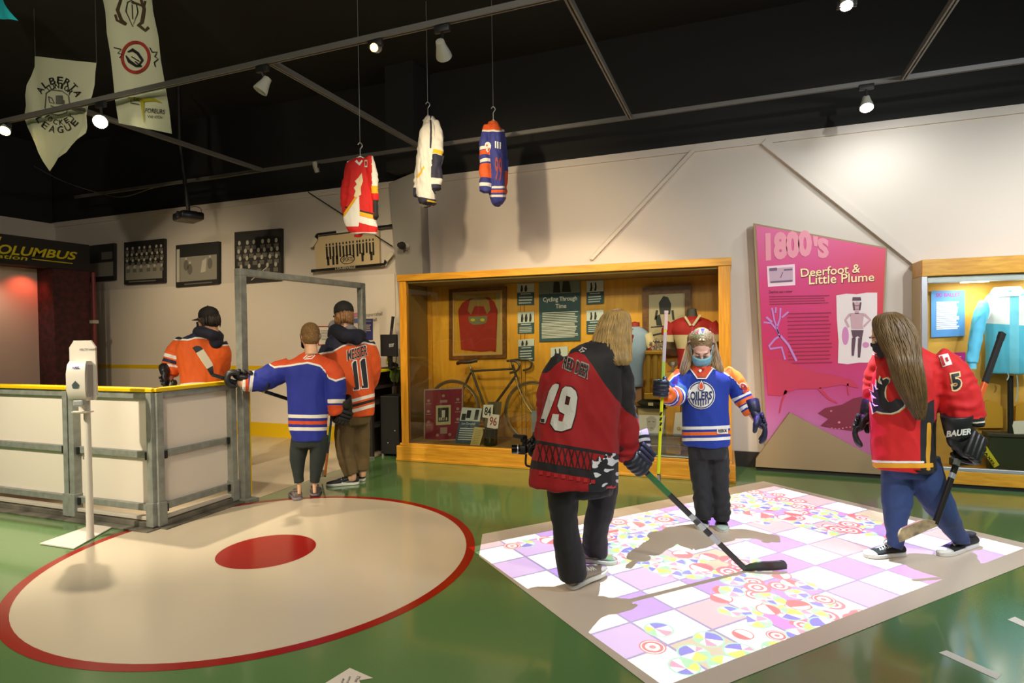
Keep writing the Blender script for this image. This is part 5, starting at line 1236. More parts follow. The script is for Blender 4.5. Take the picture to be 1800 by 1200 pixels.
mk('date_lettering', lay([text_in('1800', [(1345, 409), (1426, 403), (1428, 450), (1346, 459)], .06), text_in("'S", [(1429, 414), (1457, 419), (1457, 453), (1431, 455)], .06)], onY(y1)), M('print_salmon', (226, 146, 160), .6), r)
mk('title_shadow', lay([text_in('Deerfoot &', [(1408, 474), (1514, 465), (1513, 480), (1409, 488)], .02), text_in('Little Plume', [(1423, 484), (1538, 480), (1538, 495), (1423, 501)], .02)], onY(y1)), M('print_shadow', (110, 36, 40), .6), r)
mk('title_lettering', lay([text_in('Deerfoot &', [(1407, 472), (1513, 463), (1512, 479), (1408, 487)], .012), text_in('Little Plume', [(1422, 483), (1537, 479), (1537, 494), (1422, 500)], .012)], onY(y1 - .003)), M('print_cream', (250, 222, 170), .6), r)
qq = [(1348, 468), (1397, 464), (1398, 501), (1350, 504)]
mk('landscape_photo_edge', lay([hull2(qq)], onY(y1)), M('print_pink_white', (236, 206, 216), .6), r)
mk('landscape_photo', lay([hull2(sub(qq, .08, .12, .92, .8))], onY(y1 - .003)), M('sepia_pink', (190, 160, 176), .6), r)
mk('landscape_marks', lay([hull2(sub(qq, .08, .1, .36, .24)), hull2(sub(qq, .6, .2, .92, .28)), line2([(1372, 488), (1376, 478)], 1.5), hull2(sub(qq, .1, .74, .9, .82))], onY(y1 - .005)), M('sepia_purple', (110, 84, 110), .6), r)
mk('text_heading', lay([text_in('Deerfoot was a runner', [(1352, 510), (1393, 509), (1393, 514), (1352, 516)], .01)], onY(y1 - .002)), M('print_plum', (110, 30, 60), .6), r)
mk('body_text', lay(lines_in([(1352, 519), (1460, 517), (1460, 534), (1353, 537)], 4, .35) + lines_in([(1384, 548), (1462, 546), (1463, 640), (1386, 642)], 14, .28, .08), onY(y1 - .002)), M('print_dark_pink', (150, 24, 70), .6), r)
qq = [(1471, 518), (1542, 513), (1540, 637), (1473, 638)]
V = np.array([(1470, 519), (1488, 516), (1506, 517), (1524, 514), (1542, 514), (1542, 545), (1540, 580), (1542, 610), (1540, 637), (1510, 637), (1490, 640), (1473, 638), (1474, 600), (1471, 560)], float)
mk('runner_photo', lay([(V, [tuple(range(len(V)))])], onY(y1)), M('photo_white_pink', (228, 214, 210), .6), r)
m_sp = M('sepia_dark', (92, 62, 74), .6); m_sl = M('sepia_light', (196, 158, 162), .6)
sh = [hull2([(1494, 550), (1519, 550), (1516, 573), (1518, 578), (1497, 578)]), line2([(1494, 552), (1486, 562), (1492, 575)], [5, 4, 4]), line2([(1519, 552), (1530, 562), (1518, 574)], [5, 4, 4]), disc2(1506, 537, 5, 7), rect2(1503, 543, 1510, 551)]
mk('runner_skin_print', lay(sh, onY(y1 - .003)), m_sl, r)
sh = [hull2([(1496, 580), (1518, 580), (1515, 596), (1508, 590), (1500, 596)]), line2([(1501, 594), (1500, 608), (1499, 625)], [7, 6, 4]), line2([(1512, 594), (1511, 608), (1510, 628)], [7, 6, 4]), line2([(1500, 531), (1502, 545)], 3), line2([(1513, 531), (1511, 545)], 3), hull2([(1499, 522), (1513, 522), (1514, 528), (1498, 528)]), line2([(1502, 537), (1510, 537)], 1)]
mk('runner_dark_print', lay(sh, onY(y1 - .005)), m_sp, r)
mk('runner_blush_print', lay([disc2(1486, 590, 6, 16), disc2(1522, 606, 6, 5)], onY(y1 - .002)), M('blush', (206, 130, 176), .6), r)
m_lav = M('print_lavender', (186, 130, 200), .6)
sh = [line2([(1342, 566), (1356, 568), (1366, 580), (1371, 592)], 3), line2([(1347, 557), (1357, 566)], 4), line2([(1357, 541), (1361, 562), (1369, 586)], 3), line2([(1372, 541), (1371, 560), (1366, 575)], 3), line2([(1364, 540), (1363, 550)], 3), line2([(1386, 548), (1374, 558)], 3), line2([(1371, 590), (1362, 596), (1352, 608), (1354, 613), (1374, 610), (1380, 632)], 3.5), line2([(1372, 590), (1386, 606), (1400, 634)], 4)]
mk('deer_antlers', lay(sh, onY(y1 - .003)), m_lav, r)
sh = [hull2([(1346, 636), (1372, 630), (1400, 642), (1436, 655), (1470, 660), (1500, 668), (1510, 682), (1480, 676), (1440, 683), (1400, 684), (1372, 696), (1350, 694)]), line2([(1382, 686), (1374, 706), (1370, 726)], [5, 3, 2]), line2([(1440, 682), (1456, 700), (1472, 708)], [6, 4, 2]), line2([(1490, 674), (1492, 694)], 3)]
mk('running_deer', lay(sh, onY(y1 - .003)), M('print_red_orange', (196, 50, 82), .6), r)
sh = [hull2([(1438, 726), (1450, 717), (1480, 711), (1500, 700), (1530, 694), (1540, 720), (1536, 754), (1500, 757), (1460, 752), (1442, 748), (1456, 736)])]
mk('moccasins', lay(sh, onY(y1 - .003)), M('print_maroon', (126, 34, 56), .6), r)
mk('moccasin_beads', lay([disc2(1462 + 6.5 * k, 752 + 1.5 * math.sin(k), 1.6, 1) for k in range(11)] + [disc2(1461, 722, 2, 1.5), disc2(1475, 742, 2.4, 2)], onY(y1 - .005)), M('print_bead', (220, 120, 140), .6), r)

# ================================================================== TURQUOISE JACKET CASE
x0 = 1.535; x1 = 3.6; yf = 6.34; yb2 = 6.665
r = root('jacket_case', (2.4, 6.5, 0), 'lit oak and glass case with the turquoise jacket at the right edge', 'display case'); jc = r
m_oak2 = wood('oak_light', (214, 160, 48), (194, 134, 30), (2, 14, 14)); m_alu2 = M('case_alu', (196, 198, 200), .35, .6)
mk('header', bx((x0, yf - .01, 1.9), (x1, yb2, 2.05), .006), m_oak2, r); mk('base', bx((x0, yf, .035), (x1, yb2, .155), .006), m_oak2, r); mk('toe_space', bx((x0 + .03, yf + .02, 0), (x1, yb2, .035)), m_blackm, r)
mk('front_sill', bx((x0, yf - .004, .155), (x1, yf + .03, .185), .003), m_alu2, r)
mk('back_panel', bx((x0, yb2 - .02, .155), (x1, yb2, 1.9)), M('ply_yellow', (206, 158, 66), .6, var=(4, .08)), r)
mk('side_panel', bx((x0, yf + .05, .155), (x0 + .012, yb2 - .02, 1.9)), M('ply_side', (196, 176, 130), .5), r)
for xx, y_ in ((x0, yf), (x0 + .005, yb2 - .055)): mk('corner_post', bx((xx, y_, .185), (xx + (.045 if y_ == yf else .02), y_ + .035, 1.9), .003), m_alu2, r)
mk('shelf_strip', bx((x0 + .09, yb2 - .03, .2), (x0 + .11, yb2 - .02, 1.88)), M('strip_dark', (60, 62, 60), .4, .4), r)
mk('light_rail', bx((x0 + .05, yf + .03, 1.84), (x1, yf + .11, 1.9), .004), m_alu2, r)
for xx in (1.95, 2.5, 3.05):
    mk('case_light', bx((xx - .1, yf + .05, 1.834), (xx + .1, yf + .09, 1.84)), M('case_lamp', (255, 250, 235), .4, emit=14), r)
    lamp('case_lamp', 'AREA', (xx, yf + .08, 1.828), (xx, yf + .2, 1.0), 3.0, (1, .95, .82), .18, shape=.05)
mk('glass_pane', bx((x0 + .05, yf + .008, .186), (x1, yf + .014, 1.9)), m_gl, r)
q = [(1637, 511), (1696, 510), (1696, 590), (1637, 593)]; y = yb2 - .04
o = thing('exhibit_sign', slab(q, y, .01), M('sign_blue', (84, 146, 220), .5), 'blue sign headed in purple at the left inside the jacket case', 'sign')
mk('heading', lay([text_in('SKI BALLET', [(1645, 515), (1688, 514), (1688, 521), (1645, 522)], .03)], onY(y - .002)), M('print_violet', (150, 70, 170), .5), o)
mk('lettering', lay(lines_in([(1646, 530), (1686, 529), (1686, 578), (1646, 580)], 15, .75, .15), onY(y - .002)), M('print_paper', (226, 230, 240), .6), o)
q = [(1664, 620), (1697, 619), (1697, 664), (1664, 665)]
o = thing('exhibit_sign', slab(q, y, .01), M('sign_magenta', (190, 40, 150), .5), 'small magenta sign low behind the red shoulder in the jacket case', 'sign')
mk('lettering', lay([text_in('E', [(1683, 626), (1690, 626), (1690, 634), (1683, 634)], .02)], onY(y - .002)), M('print_rose', (236, 170, 220), .6), o)
bm = B()
for pts in ([(1722, 716), (1737, 703), (1752, 708), (1765, 717), (1764, 752), (1722, 752)], [(1786, 714), (1800, 706), (1815, 706), (1815, 752), (1784, 752)]):
    thing('cutout_panel', slab(pts, yb2 - .07, .04), M('cutout_yellow', (214, 158, 36), .6), 'yellow wooden cut-out block %s of the jacket stand' % ('left' if pts[0][0] < 1750 else 'right'), 'wooden block')
a_ = PY(1734, 826, 6.55); b_ = PY(1734, 764, 6.55)
mk('dark_riser', bx((a_.x, 6.48, .156), (3.5, 6.56, b_.z), .004), M('riser_green', (52, 58, 34), .5), r)
mk('riser_top', bx((a_.x - .02, 6.46, b_.z), (3.5, 6.6, b_.z + .03), .004), M('riser_top', (66, 60, 48), .5), r)
q = [(1778, 740), (1806, 739), (1806, 762), (1783, 763)]
rr, fn = standing(q, 6.47, m_paper, 'label_card', 'white label card leaning on the dark riser in the jacket case', 'card', .03)
q = [(1723, 787), (1733, 782), (1757, 817), (1748, 822)]
o = thing('ski', slab(q, 6.44, .012), M('ski_yellow', (232, 220, 40), .4), 'bright yellow ski end with black lettering in the jacket case', 'ski')
mk('lettering', lay([text_in('MAXEL', [(1728, 786), (1751, 817), (1747, 819), (1724, 789)], .03)], onY(6.437)), m_ink, o)
thing('ski_boot_stand', slab([(1672, 806), (1700, 802), (1712, 812), (1712, 818), (1672, 818)], 6.45, .06), m_blackm, 'dark low object behind the black gloves in the jacket case', 'stand')
# the jacket
yj = 6.5; dj = (PY(1765, 580, yj) - Vector(CAMPOS)).dot(FWD)
r = root('turquoise_jacket', (PY(1770, 660, yj).x, yj, .7), 'turquoise and white ski jacket on a stand in the lit case', 'jacket')
def lay_j(px, py, dd, arm, al):
    yoke = only(arm < 0, np.minimum(py - 520, table(px, [(1700, 566), (1800, 572), (1830, 570)]) - py))
    return [((238, 238, 240), yoke), ((120, 205, 232), only(arm < 0, 8 - np.abs(px - 1783)))]
jk = garment('jacket_shell', r, dj, [(1768, 508, 22, .06), (1768, 518, 34, .08), (1772, 528, 44, .09), (1774, 545, 47, .1), (1776, 580, 46, .1), (1777, 620, 46, .1), (1778, 656, 48, .1)], [[(1733, 532, 0, .055), (1722, 560, -.02, .055), (1714, 600, -.03, .05), (1709, 638, -.04, .045)], [(1812, 530, 0, .055), (1826, 565, -.02, .05), (1836, 620, -.03, .045)]], (92, 190, 222), lay_j, .01, .008, key='jacket_turquoise')
mk('collar', fuse([torso_bm(dj, [(1770, 504, 24, .07, 0), (1770, 512, 30, .08, 0), (1772, 522, 30, .08, -.02)])], .01, 3), M('collar_white', (206, 232, 240), .7, bump=(30, .4)), r, 'all')
bm = limb(dj, [(1709, 638, -.04, .03), (1709, 648, -.04, .03)]); mk('knit_cuff', bm, M('cuff_turq', (110, 196, 224), .8), r, True)
p = PD(1776, 660, dj); mk('stand_pole', tube(B(), [p, (p.x, p.y, b_.z + .03)], .022, 12), m_blackm, r, True)
for px, l in ((1771, 668), (1787, 706)): mk('drawstring', tube(B(), spline([PD(px, 655, dj - .08), PD(px + 2, (655 + l) / 2, dj - .08), PD(px - 1, l, dj - .08)], 4), .005, 6), M('cord_pale', (180, 205, 205), .7), r, True)
# ================================================================== PEOPLE
m_gk = M('glove_black', (24, 24, 25), .45, bump=(40, .2)); m_gn = M('glove_navy', (28, 32, 58), .45, bump=(40, .2)); m_gw = M('glove_white', (210, 212, 214), .5)
m_capk = M('cap_black', (26, 24, 21), .8, bump=(120, .2)); m_maskb = M('mask_black', (20, 20, 21), .8); m_maskc = M('mask_blue', (130, 190, 205), .8, bump=(60, .2))
m_white = M('trim_white', (226, 224, 216), .7); m_solew = M('sole_white', (214, 212, 204), .5); m_pantk = M('pants_black', (26, 27, 28), .8, bump=(20, .2))
def look(px, f, s, u=0):   # face direction from the line of sight: f away, s to the right, u up
    R_, t, c = VA(px); return t * f + R_ * s + UP * u
def decal(name, parent, shapes, mat, bvh, off=.004, step=6): return mk(name, lay(shapes, onto(bvh, off), step), mat, parent)
def child(o, nm): return [c for c in o.children if c.name.split('.')[0] == nm][0]

# ------------------------------------------------------------ boy in blue jersey, back turned, arm along the boards
d = 5.2
T2 = [(546, 618, 12, .06), (545, 628, 26, .085), (544, 637, 46, .11), (543, 650, 47, .125), (541, 668, 38, .13), (541, 690, 36, .135), (542, 720, 35, .14), (542, 748, 34, .14), (545, 773, 29, .13)]
A2 = [[(512, 643, 0, .085), (488, 655, -.03, .105), (458, 668, -.08, .098), (426, 670, -.14, .085)], [(575, 645, 0, .08), (589, 660, 0, .085), (591, 690, .02, .085), (589, 712, .05, .078), (593, 723, .08, .072)]]
L2 = [[(530, 765, 0, .085), (524, 800, 0, .072), (524, 830, 0, .05), (526, 848, 0, .042), (526, 868, 0, .036)], [(561, 765, 0, .085), (559, 800, 0, .072), (555, 832, 0, .05), (553, 848, 0, .042), (553, 866, 0, .036)]]
o, h, R3 = person('person in blue and orange jersey, back turned, arm stretched along the rink boards', tuple(G(540, 874)), d, T2, [A2[0] + [(418, 668, -.15, .04)], A2[1] + [(598, 730, .12, .045)]], L2, (PD(545, 592, d), look(545, .97, -.2, -.05), UP, .97), (222, 176, 140))
def lay2(px, py, dd, arm, al):
    yl = table(px, [(455, 590), (468, 622), (472, 638), (482, 645), (510, 642), (540, 637), (562, 643), (572, 652), (577, 664), (590, 669), (606, 664)])
    yk = yl - py; t = arm < 0; c = .0009 * (px - 542) ** 2
    cuffl = only(arm == 0, 1.0); 
    return [((206, 74, 22), yk), ((226, 222, 210), np.where(px > 470, band(py, yl, 3.4), -1)),
            ((226, 222, 210), only(t, band(py, 732 - c, 6))), ((206, 74, 22), only(t, band(py, 743 - c, 6))), ((226, 222, 210), only(t, band(py, 754 - c, 6))),
            ((226, 222, 210), only(arm == 0, band(px, 442 - .12 * (py - 670), 6))), ((206, 74, 22), only(arm == 0, 437 - px)), ((226, 222, 210), only(arm == 0, 431.5 - px)),
            ((226, 222, 210), only(arm == 1, band(py, 705, 7))), ((206, 74, 22), only(arm == 1, py - 712))]
j = garment('jersey', o, d, T2, A2, (26, 42, 142), lay2, .011, .009, seed=2, key='jersey_blue_back')
bv = bvh_of(j)
sh = [line2([(533, 630), (541, 623), (553, 623)], 1.6), line2([(535, 631), (548, 630), (554, 624)], 1.6), line2([(538, 628), (550, 625)], 1.2)]
decal('brand_mark', j, sh, m_white, bv)
decal('collar', j, [line2([(530, 617), (538, 619), (552, 620), (562, 618)], 3)], MATS.get('trim_o') or M('trim_orange', (206, 74, 22), .7), bv)
garment('trousers', o, d, [(544, 757, 28, .12), (544, 770, 28, .12), (544, 783, 27, .11)], [[(p[0], p[1], p[2], p[3] * 1.0) for p in l[:4]] for l in L2], (30, 40, 38), None, .011, .006, seed=4, key='trousers_dark_green', rip=.12)
m_hairb = (122, 92, 52)
hb = [tube(B(), [h(0, -.04, -.055), h(0, -.052, -.02)], [.05, .066], 14)]
bm = fuse([ell(B(), h(0, -.02, .04), (.081, .1, .09), R3), ell(B(), h(0, -.04, -.01), (.076, .082, .07), R3)], .008, 2)
mk('short_hair', bm, M('hair_short_blond', m_hairb, .7, bump=(160, .9), var=(90, .25)), o, 'all')
face_mask(o, h, m_maskb, .97)
for hx, tx, hy, ty in ((524, 519, 880, 868), (553, 555, 873, 862)):
    a, b = G(hx, hy), None; dr = VA(hx)[1] * .26 + VA(hx)[0] * (-.04 if hx < 540 else .02); shoe(o, a + UP * .002, a + dr, M('shoe_grey', (104, 92, 88), .7, var=(30, .2)), M('sole_grey', (130, 122, 124), .6), .085, .05)
gw = PD(436, 672, d - .12); gp = PD(414, 668, d - .17)
st_a, st_b = PD(602, 732, d + .45), PD(369, 657, d - .29)
glove(o, 'glove', gp, PD(440, 672, d - .12), VA(411)[1], UP, m_gk, m_gk, 1.4, 1)
glove(o, 'glove', PD(600, 732, d + .13), PD(590, 706, d + .05), (st_a - st_b), -VA(598)[1], m_gk, m_gk, 1.1, 1)
stick('hockey_stick', 'stick with white taped blade raised over the rink boards beside the orange jersey', st_a, st_b, PD(338, 611, d - .36), taped=(.12, .8, m_tapew), curve=-.01, bh=.06, bands=(('yellow_band', .62, .68, M('band_yellow', (190, 200, 30), .5)),))

# ------------------------------------------------------------ boy in orange jersey 11 and black cap
d = 5.73
T3 = [(606, 578, 13, .07), (608, 587, 26, .1), (611, 600, 39, .13), (613, 620, 41, .15), (618, 650, 38, .15), (622, 680, 36, .15), (624, 705, 34, .15), (626, 730, 32, .14)]
A3 = [[(582, 612, 0, .1), (574, 635, .03, .1), (572, 665, .12, .09), (580, 690, .3, .075)], [(642, 606, .02, .095), (651, 630, .06, .095), (652, 660, .14, .09), (640, 690, .34, .075)]]
L3 = [[(610, 720, -.02, .105), (606, 760, -.03, .1), (608, 800, -.03, .085), (618, 834, -.03, .068), (620, 845, -.03, .05)], [(630, 720, .1, .105), (634, 760, .1, .095), (636, 800, .1, .08), (637, 826, .1, .066), (637, 838, .1, .05)]]
o, h, R3 = person('person in an orange number 11 jersey and black cap standing in the gate', tuple(G(610, 850)), d, T3, [A3[0] + [(588, 700, .45, .045)], A3[1] + [(628, 700, .5, .045)]], L3, (PD(604, 556, d), look(604, .93, -.35, -.12), UP, 1.0), (214, 164, 134))
def lay3(px, py, dd, arm, al):
    yl = table(px, [(560, 622), (585, 618), (600, 609), (612, 604), (625, 606), (640, 602), (660, 606)]); t = arm < 0; sl = -.27 * (px - 624)
    return [((24, 28, 52), yl - py), ((226, 222, 210), band(py, yl, 3)), ((226, 222, 210), only(t, band(py, 703 + sl, 6))), ((26, 24, 26), only(t, band(py, 712 + sl, 5))), ((226, 222, 210), only(t, band(py, 721 + sl, 6))),
            ((226, 222, 210), only(arm == 0, band(al, .5, .07))), ((24, 28, 52), only(arm == 0, band(al, .59, .07))), ((226, 222, 210), only(arm == 0, band(al, .68, .07)))]
j = garment('jersey', o, d, T3, A3, (214, 82, 20), lay3, .011, .009, seed=5, key='jersey_orange_eleven')
bv = bvh_of(j)
q = [(610, 616), (645, 606), (646, 624), (611, 634)]
decal('name_outline', j, [text_in('MESSIER', [(609, 615), (646, 604), (647, 625), (610, 635)], .035)], m_white, bv, .004, 4); decal('name_lettering', j, [text_in('MESSIER', q, .015)], M('letter_black', (24, 24, 28), .6), bv, .007, 4)
def one(x, y0, y1, w, sl): return [(x - w * .5, y0 + 5), (x - w * .1, y0), (x + w * .22, y0), (x + w * .25 + sl, y1 - 4), (x + w * .5 + sl, y1 - 4.5), (x + w * .5 + sl, y1), (x - w * .5 + sl, y1 + 1), (x - w * .5 + sl, y1 - 3), (x - w * .2 + sl, y1 - 3.5), (x - w * .2, y0 + 7), (x - w * .5, y0 + 9)]
n1 = one(624, 634, 684, 9, 2.5); n2 = one(639, 630, 681, 11, 2)
def grow(pts, g): P = np.array(pts); c = P.mean(0); return [tuple(p + np.sign(p - c) * g) for p in P]
decal('number_outline', j, [hull2(grow(n1, 1.6)), hull2(grow(n2, 1.6))], m_white, bv, .004, 5); decal('number', j, [hull2(n1), hull2(n2)], MATS['letter_black'], bv, .007, 5)
# hood
bm = fuse([tube(B(), spline([PD(584, 592, d + .05), PD(590, 580, d - .02), PD(608, 590, d - .17), PD(630, 588, d - .1), PD(636, 590, d + .02)], 5), [.05, .052, .055, .06, .062, .064, .066, .068, .07, .07, .068, .066, .064, .062, .06, .058, .056, .054, .052, .05, .05], 12), ell(B(), PD(626, 594, d - .12), (.075, .055, .07))], .011, 3)
mk('hood', bm, M('hood_navy', (26, 28, 44), .85, bump=(25, .4)), o, 'all')
mk('hood_lining', fuse([tube(B(), [PD(581, 576, d + .1), PD(586, 570, d + .06), PD(590, 582, d + .02)], [.03, .05, .03], 10), tube(B(), [PD(608, 578, d - .12), PD(618, 576, d - .1), PD(627, 580, d - .06)], [.025, .035, .02], 10)], .008, 2), M('hood_grey', (124, 122, 124), .85), o, 'all')
garment('trousers', o, d, [(622, 715, 30, .13), (623, 730, 30, .13), (623, 745, 27, .12)], [l[:4] for l in L3], (98, 78, 44), None, .012, .009, seed=8, key='trousers_olive', rip=.12)
def cap(o, h, R3, k, brim=True, back=False):
    bm = B(); 
    prof = [(0.0, .091), (.02, .093), (.05, .09), (.08, .075), (.1, .05), (.112, .02), (.114, .001)]
    loft(bm, [[h(math.cos(a) * r * .93 * k, -.012 + math.sin(a) * r * 1.1 * k, .03 + z * k) for a in np.linspace(0, 2 * math.pi, 25)[:-1]] for z, r in prof])
    c = mk('cap', bm, m_capk, o, 'all')
    ell(b2 := B(), h(0, -.012, .145), (.009, .009, .006), R3, 10, 6); mk('cap_button', b2, m_capk, c, 'all')
    bm = B(); n = 13
    rows = [[h(math.sin(a) * rr * .93, -.012 + .02 + math.cos(a) * ry, .034 + z - .018 * (1 - math.cos(a * .9)) * 1.5) for a in np.linspace(-1.25, 1.25, n)] for rr, ry, z in ((.088, .085, .0), (.092, .135, -.006), (.09, .165, -.012), (.09, .165, -.016), (.092, .135, -.011), (.086, .083, -.006))]
    loft(bm, rows, cap=False, closed=False); mk('cap_brim', bm, m_capk, c, 'all')
    return c
def tufts(o, h, R3, col, n, seed, low=-.09, back=True, name='hair', rmax=.004):
    rnd = random.Random(seed); bm = fuse([ell(B(), h(0, -.022, .03), (.082, .1, .086), R3), ell(B(), h(0, -.045, -.02), (.074, .078, .07), R3)], .009, 2)
    hr = mk(name, bm, M('hair_%d_%d' % (col[0], seed), col, .6, bump=(120, .8), var=(70, .25)), o, 'all'); bm = B()
    for k in range(n):
        a = rnd.uniform(math.radians(150), math.radians(390)) if back else rnd.uniform(0, 6.28); z0 = rnd.uniform(.02, .05); z1 = rnd.uniform(low, low + .05); pts = []
        for i in range(6):
            t = i / 5; z = z0 + (z1 - z0) * t; r = .086 + .008 * math.sin(t * 3) - .006 * t; pts.append(h(math.cos(a) * r * .96, -.02 + math.sin(a) * r * 1.12, z))
        tube(bm, pts, [rmax, rmax, rmax, rmax * .9, rmax * .6, .001], 5)
    mk('hair_strands', bm, M('hairs_%d_%d' % (col[0], seed), [min(255, c * 1.15) for c in col], .5, var=(40, .3)), hr, 'all'); return hr
tufts(o, h, R3, (118, 84, 48), 150, 11, -.1)
cap(o, h, R3, 1.08); face_mask(o, h, m_maskb)
m_nike = M('shoe_black', (26, 25, 26), .6, bump=(60, .3))
s = shoe(o, G(631, 850), G(573, 854), m_nike, m_solew, .1, .052, M('lace_dark', (50, 50, 52), .7))
bv = bvh_of(s); decal('shoe_mark', s, [line2([(600, 842), (601, 848), (606, 848), (616, 844)], [1, 2.4, 2.4, .8])], m_white, bv, .004, 0)
shoe(o, G(642, 844), G(612, 845), m_nike, m_solew, .1, .052)
stick('hockey_stick', 'stick with green and orange lower shaft standing upright between the two boys', PD(585, 712, d - .18), PD(571, 838, d - .1), PD(566, 838, d + .18), shaft=M('stick_teal', (26, 70, 62), .4), bands=(('green_band', .36, .5, M('band_green', (20, 110, 80), .4)), ('navy_band', .5, .66, M('band_navy', (34, 40, 70), .4)), ('orange_band', .66, .97, M('band_orange', (190, 110, 36), .4))), curve=.0)
glove(o, 'glove', PD(586, 716, d - .18), PD(584, 695, d + .12), (PD(585, 712, d - .18) - PD(571, 838, d - .1)), -VA(586)[1], m_gk, m_gk, 1.0, 1)

# ------------------------------------------------------------ man in orange jersey behind the boards
d = 6.2
T1 = [(364, 578, 13, .07), (358, 587, 22, .1), (353, 597, 36, .13), (351, 615, 41, .15), (352, 640, 40, .155), (354, 660, 38, .155), (355, 684, 38, .155)]
A1 = [[(324, 602, 0, .095), (310, 618, 0, .1), (302, 640, -.02, .092), (298, 660, -.05, .08)], [(382, 604, 0, .095), (388, 622, .02, .1), (388, 645, .12, .09), (375, 662, .28, .08)]]
L1 = [[(345, 680, 0, .105), (343, 735, 0, .09), (342, 782, 0, .06)], [(368, 680, 0, .105), (370, 735, 0, .09), (371, 782, 0, .06)]]
gb = PD(355, 790, d); 
o, h, R3 = person('person in an orange jersey and black cap standing behind the rink boards', (gb.x, gb.y, 0), d, T1, [A1[0] + [(299, 668, -.12, .045)], A1[1] + [(362, 668, .4, .045)]], L1, (PD(366, 563, d), look(366, .6, -.8, -.1), UP, 1.04), (206, 150, 118))
def lay1(px, py, dd, arm, al):
    yl = table(px, [(295, 594), (312, 597), (330, 598), (343, 594), (356, 594), (366, 596), (374, 602), (388, 607), (400, 606)]); t = arm < 0
    return [((24, 28, 58), yl - py), ((226, 222, 210), band(py, yl, 2.6)), ((226, 222, 210), only(t, band(py, 674 + .0012 * (px - 352) ** 2 * 2, 5))),
            ((226, 222, 210), only(arm == 0, band(al, .48, .09))), ((24, 28, 58), only(arm == 0, band(al, .61, .09))), ((226, 222, 210), only(arm == 0, band(al, .74, .09)))]
garment('jersey', o, d, T1, A1, (222, 92, 16), lay1, .012, .01, seed=9, key='jersey_orange_plain')
mk('hood', fuse([tube(B(), spline([PD(348, 584, d + .06), PD(352, 582, d - .1), PD(372, 588, d - .16), PD(384, 592, d - .02), PD(378, 586, d + .12)], 5), .055, 12), ell(B(), PD(380, 598, d - .08), (.07, .07, .09))], .011, 3), MATS['hood_navy'], o, 'all')
garment('trousers', o, d, [(356, 672, 32, .14), (356, 690, 33, .14), (356, 705, 30, .13)], L1, (40, 40, 44), None, .014, .006, seed=3, key='trousers_grey', rip=.12)
tufts(o, h, R3, (40, 32, 24), 110, 21, -.08); cap(o, h, R3, 1.0); face_mask(o, h, m_maskb, 1.04)
for k, px in enumerate((342, 371)):
    q = PD(px, 782, d); q.z = 0; shoe(o, q + VA(px)[0] * .08, q - VA(px)[0] * .18 + VA(px)[1] * .1, m_nike, m_solew)
glove(o, 'glove', PD(299, 672, d - .14), PD(298, 655, d - .04), VA(299)[1] + VA(299)[0] * .2, -VA(299)[0], m_gk, m_gk, 1.05, 1)
glove(o, 'glove', PD(366, 670, d + .42), PD(375, 660, d + .28), VA(299)[0], UP, m_gk, m_gk, 1.05, 1)

# ------------------------------------------------------------ woman in red jersey 19, back turned, bending
d = 3.34
T4 = [(1066, 592, 16, .065, .06), (1058, 604, 30, .09, .03), (1048, 620, 48, .115, 0), (1036, 645, 60, .135, 0), (1026, 690, 66, .145, 0), (1018, 740, 68, .15, 0), (1012, 790, 73, .16, 0), (1008, 830, 77, .165, 0), (1007, 851, 78, .165, 0)]
A4 = [[(1070, 632, .0, .085), (1086, 668, .02, .09), (1092, 715, .04, .088), (1098, 765, .06, .082), (1106, 808, .06, .066)], [(996, 638, .02, .08), (972, 664, .06, .078), (966, 700, .14, .074), (962, 740, .24, .068), (955, 772, .3, .06)]]
L4 = [[(990, 840, 0, .105), (990, 880, 0, .085), (994, 930, .0, .075), (1002, 980, 0, .082), (1008, 1016, 0, .085)], [(1058, 840, .1, .1), (1058, 880, .12, .082), (1048, 925, .2, .075), (1046, 960, .26, .082), (1044, 972, .27, .082)]]
o, h, R3 = person('person with long blonde hair in red number 19 jersey, back turned', tuple(G(1020, 1020)), d, T4, [A4[0] + [(1122, 806, .05, .04)], A4[1] + [(945, 786, .33, .04)]], L4, (PD(1086, 578, d + .12), look(1086, .72, .6, -.38), UP, .97), (220, 172, 150))
def lay4(px, py, dd, arm, al):
    yl = table(px, [(960, 655), (978, 640), (995, 628), (1015, 620), (1028, 625), (1040, 640), (1060, 672), (1080, 698), (1100, 722), (1125, 738)])
    t = arm < 0; sl = .17 * (px - 1000)
    nz = np.array([noise.noise(Vector((a * .075, b * .13, 3.0))) for a, b in zip(px, py)])
    edge = 806 - .26 * (px - 1045) + 4 * np.sin(px * .5)
    camo = only(t & (px > 1036 + (851 - py) * .12), np.minimum(py - edge, 1))
    bot = only(t, band(py, 827 + sl, 15)); top = only(t, band(py, 786 + sl, 6))
    return [((24, 20, 20), yl - py), ((22, 18, 20), top), ((26, 20, 24), bot), ((24, 26, 32), camo), ((210, 212, 216), np.where(camo > 0, nz - .06 - (py - 815) * .006, -1)), ((200, 60, 60), only(arm == 0, al - .94))]
j = garment('jersey', o, d, T4, A4, (150, 6, 14), lay4, .0105, .015, seed=12, key='jersey_red_nineteen', fold=7)
bv = bvh_of(j)
sh = []
for k in range(9):
    x = 945 + k * 11; y0 = 788 + .17 * (x - 1000); y1 = 820 + .17 * (x - 1000)
    sh += [line2([(x, y0), (x + 8, y1)], 2.2), line2([(x + 9, y0 + 1), (x + 1, y1)], 1.8)]
decal('bridge_pattern', j, sh, M('print_black_red', (30, 12, 14), .8), bv, .004, 8)
sh = [rect2(948 + 13 * k, 836 + .17 * (948 + 13 * k - 1000), 955 + 13 * k, 843 + .17 * (948 + 13 * k - 1000)) for k in range(8)]
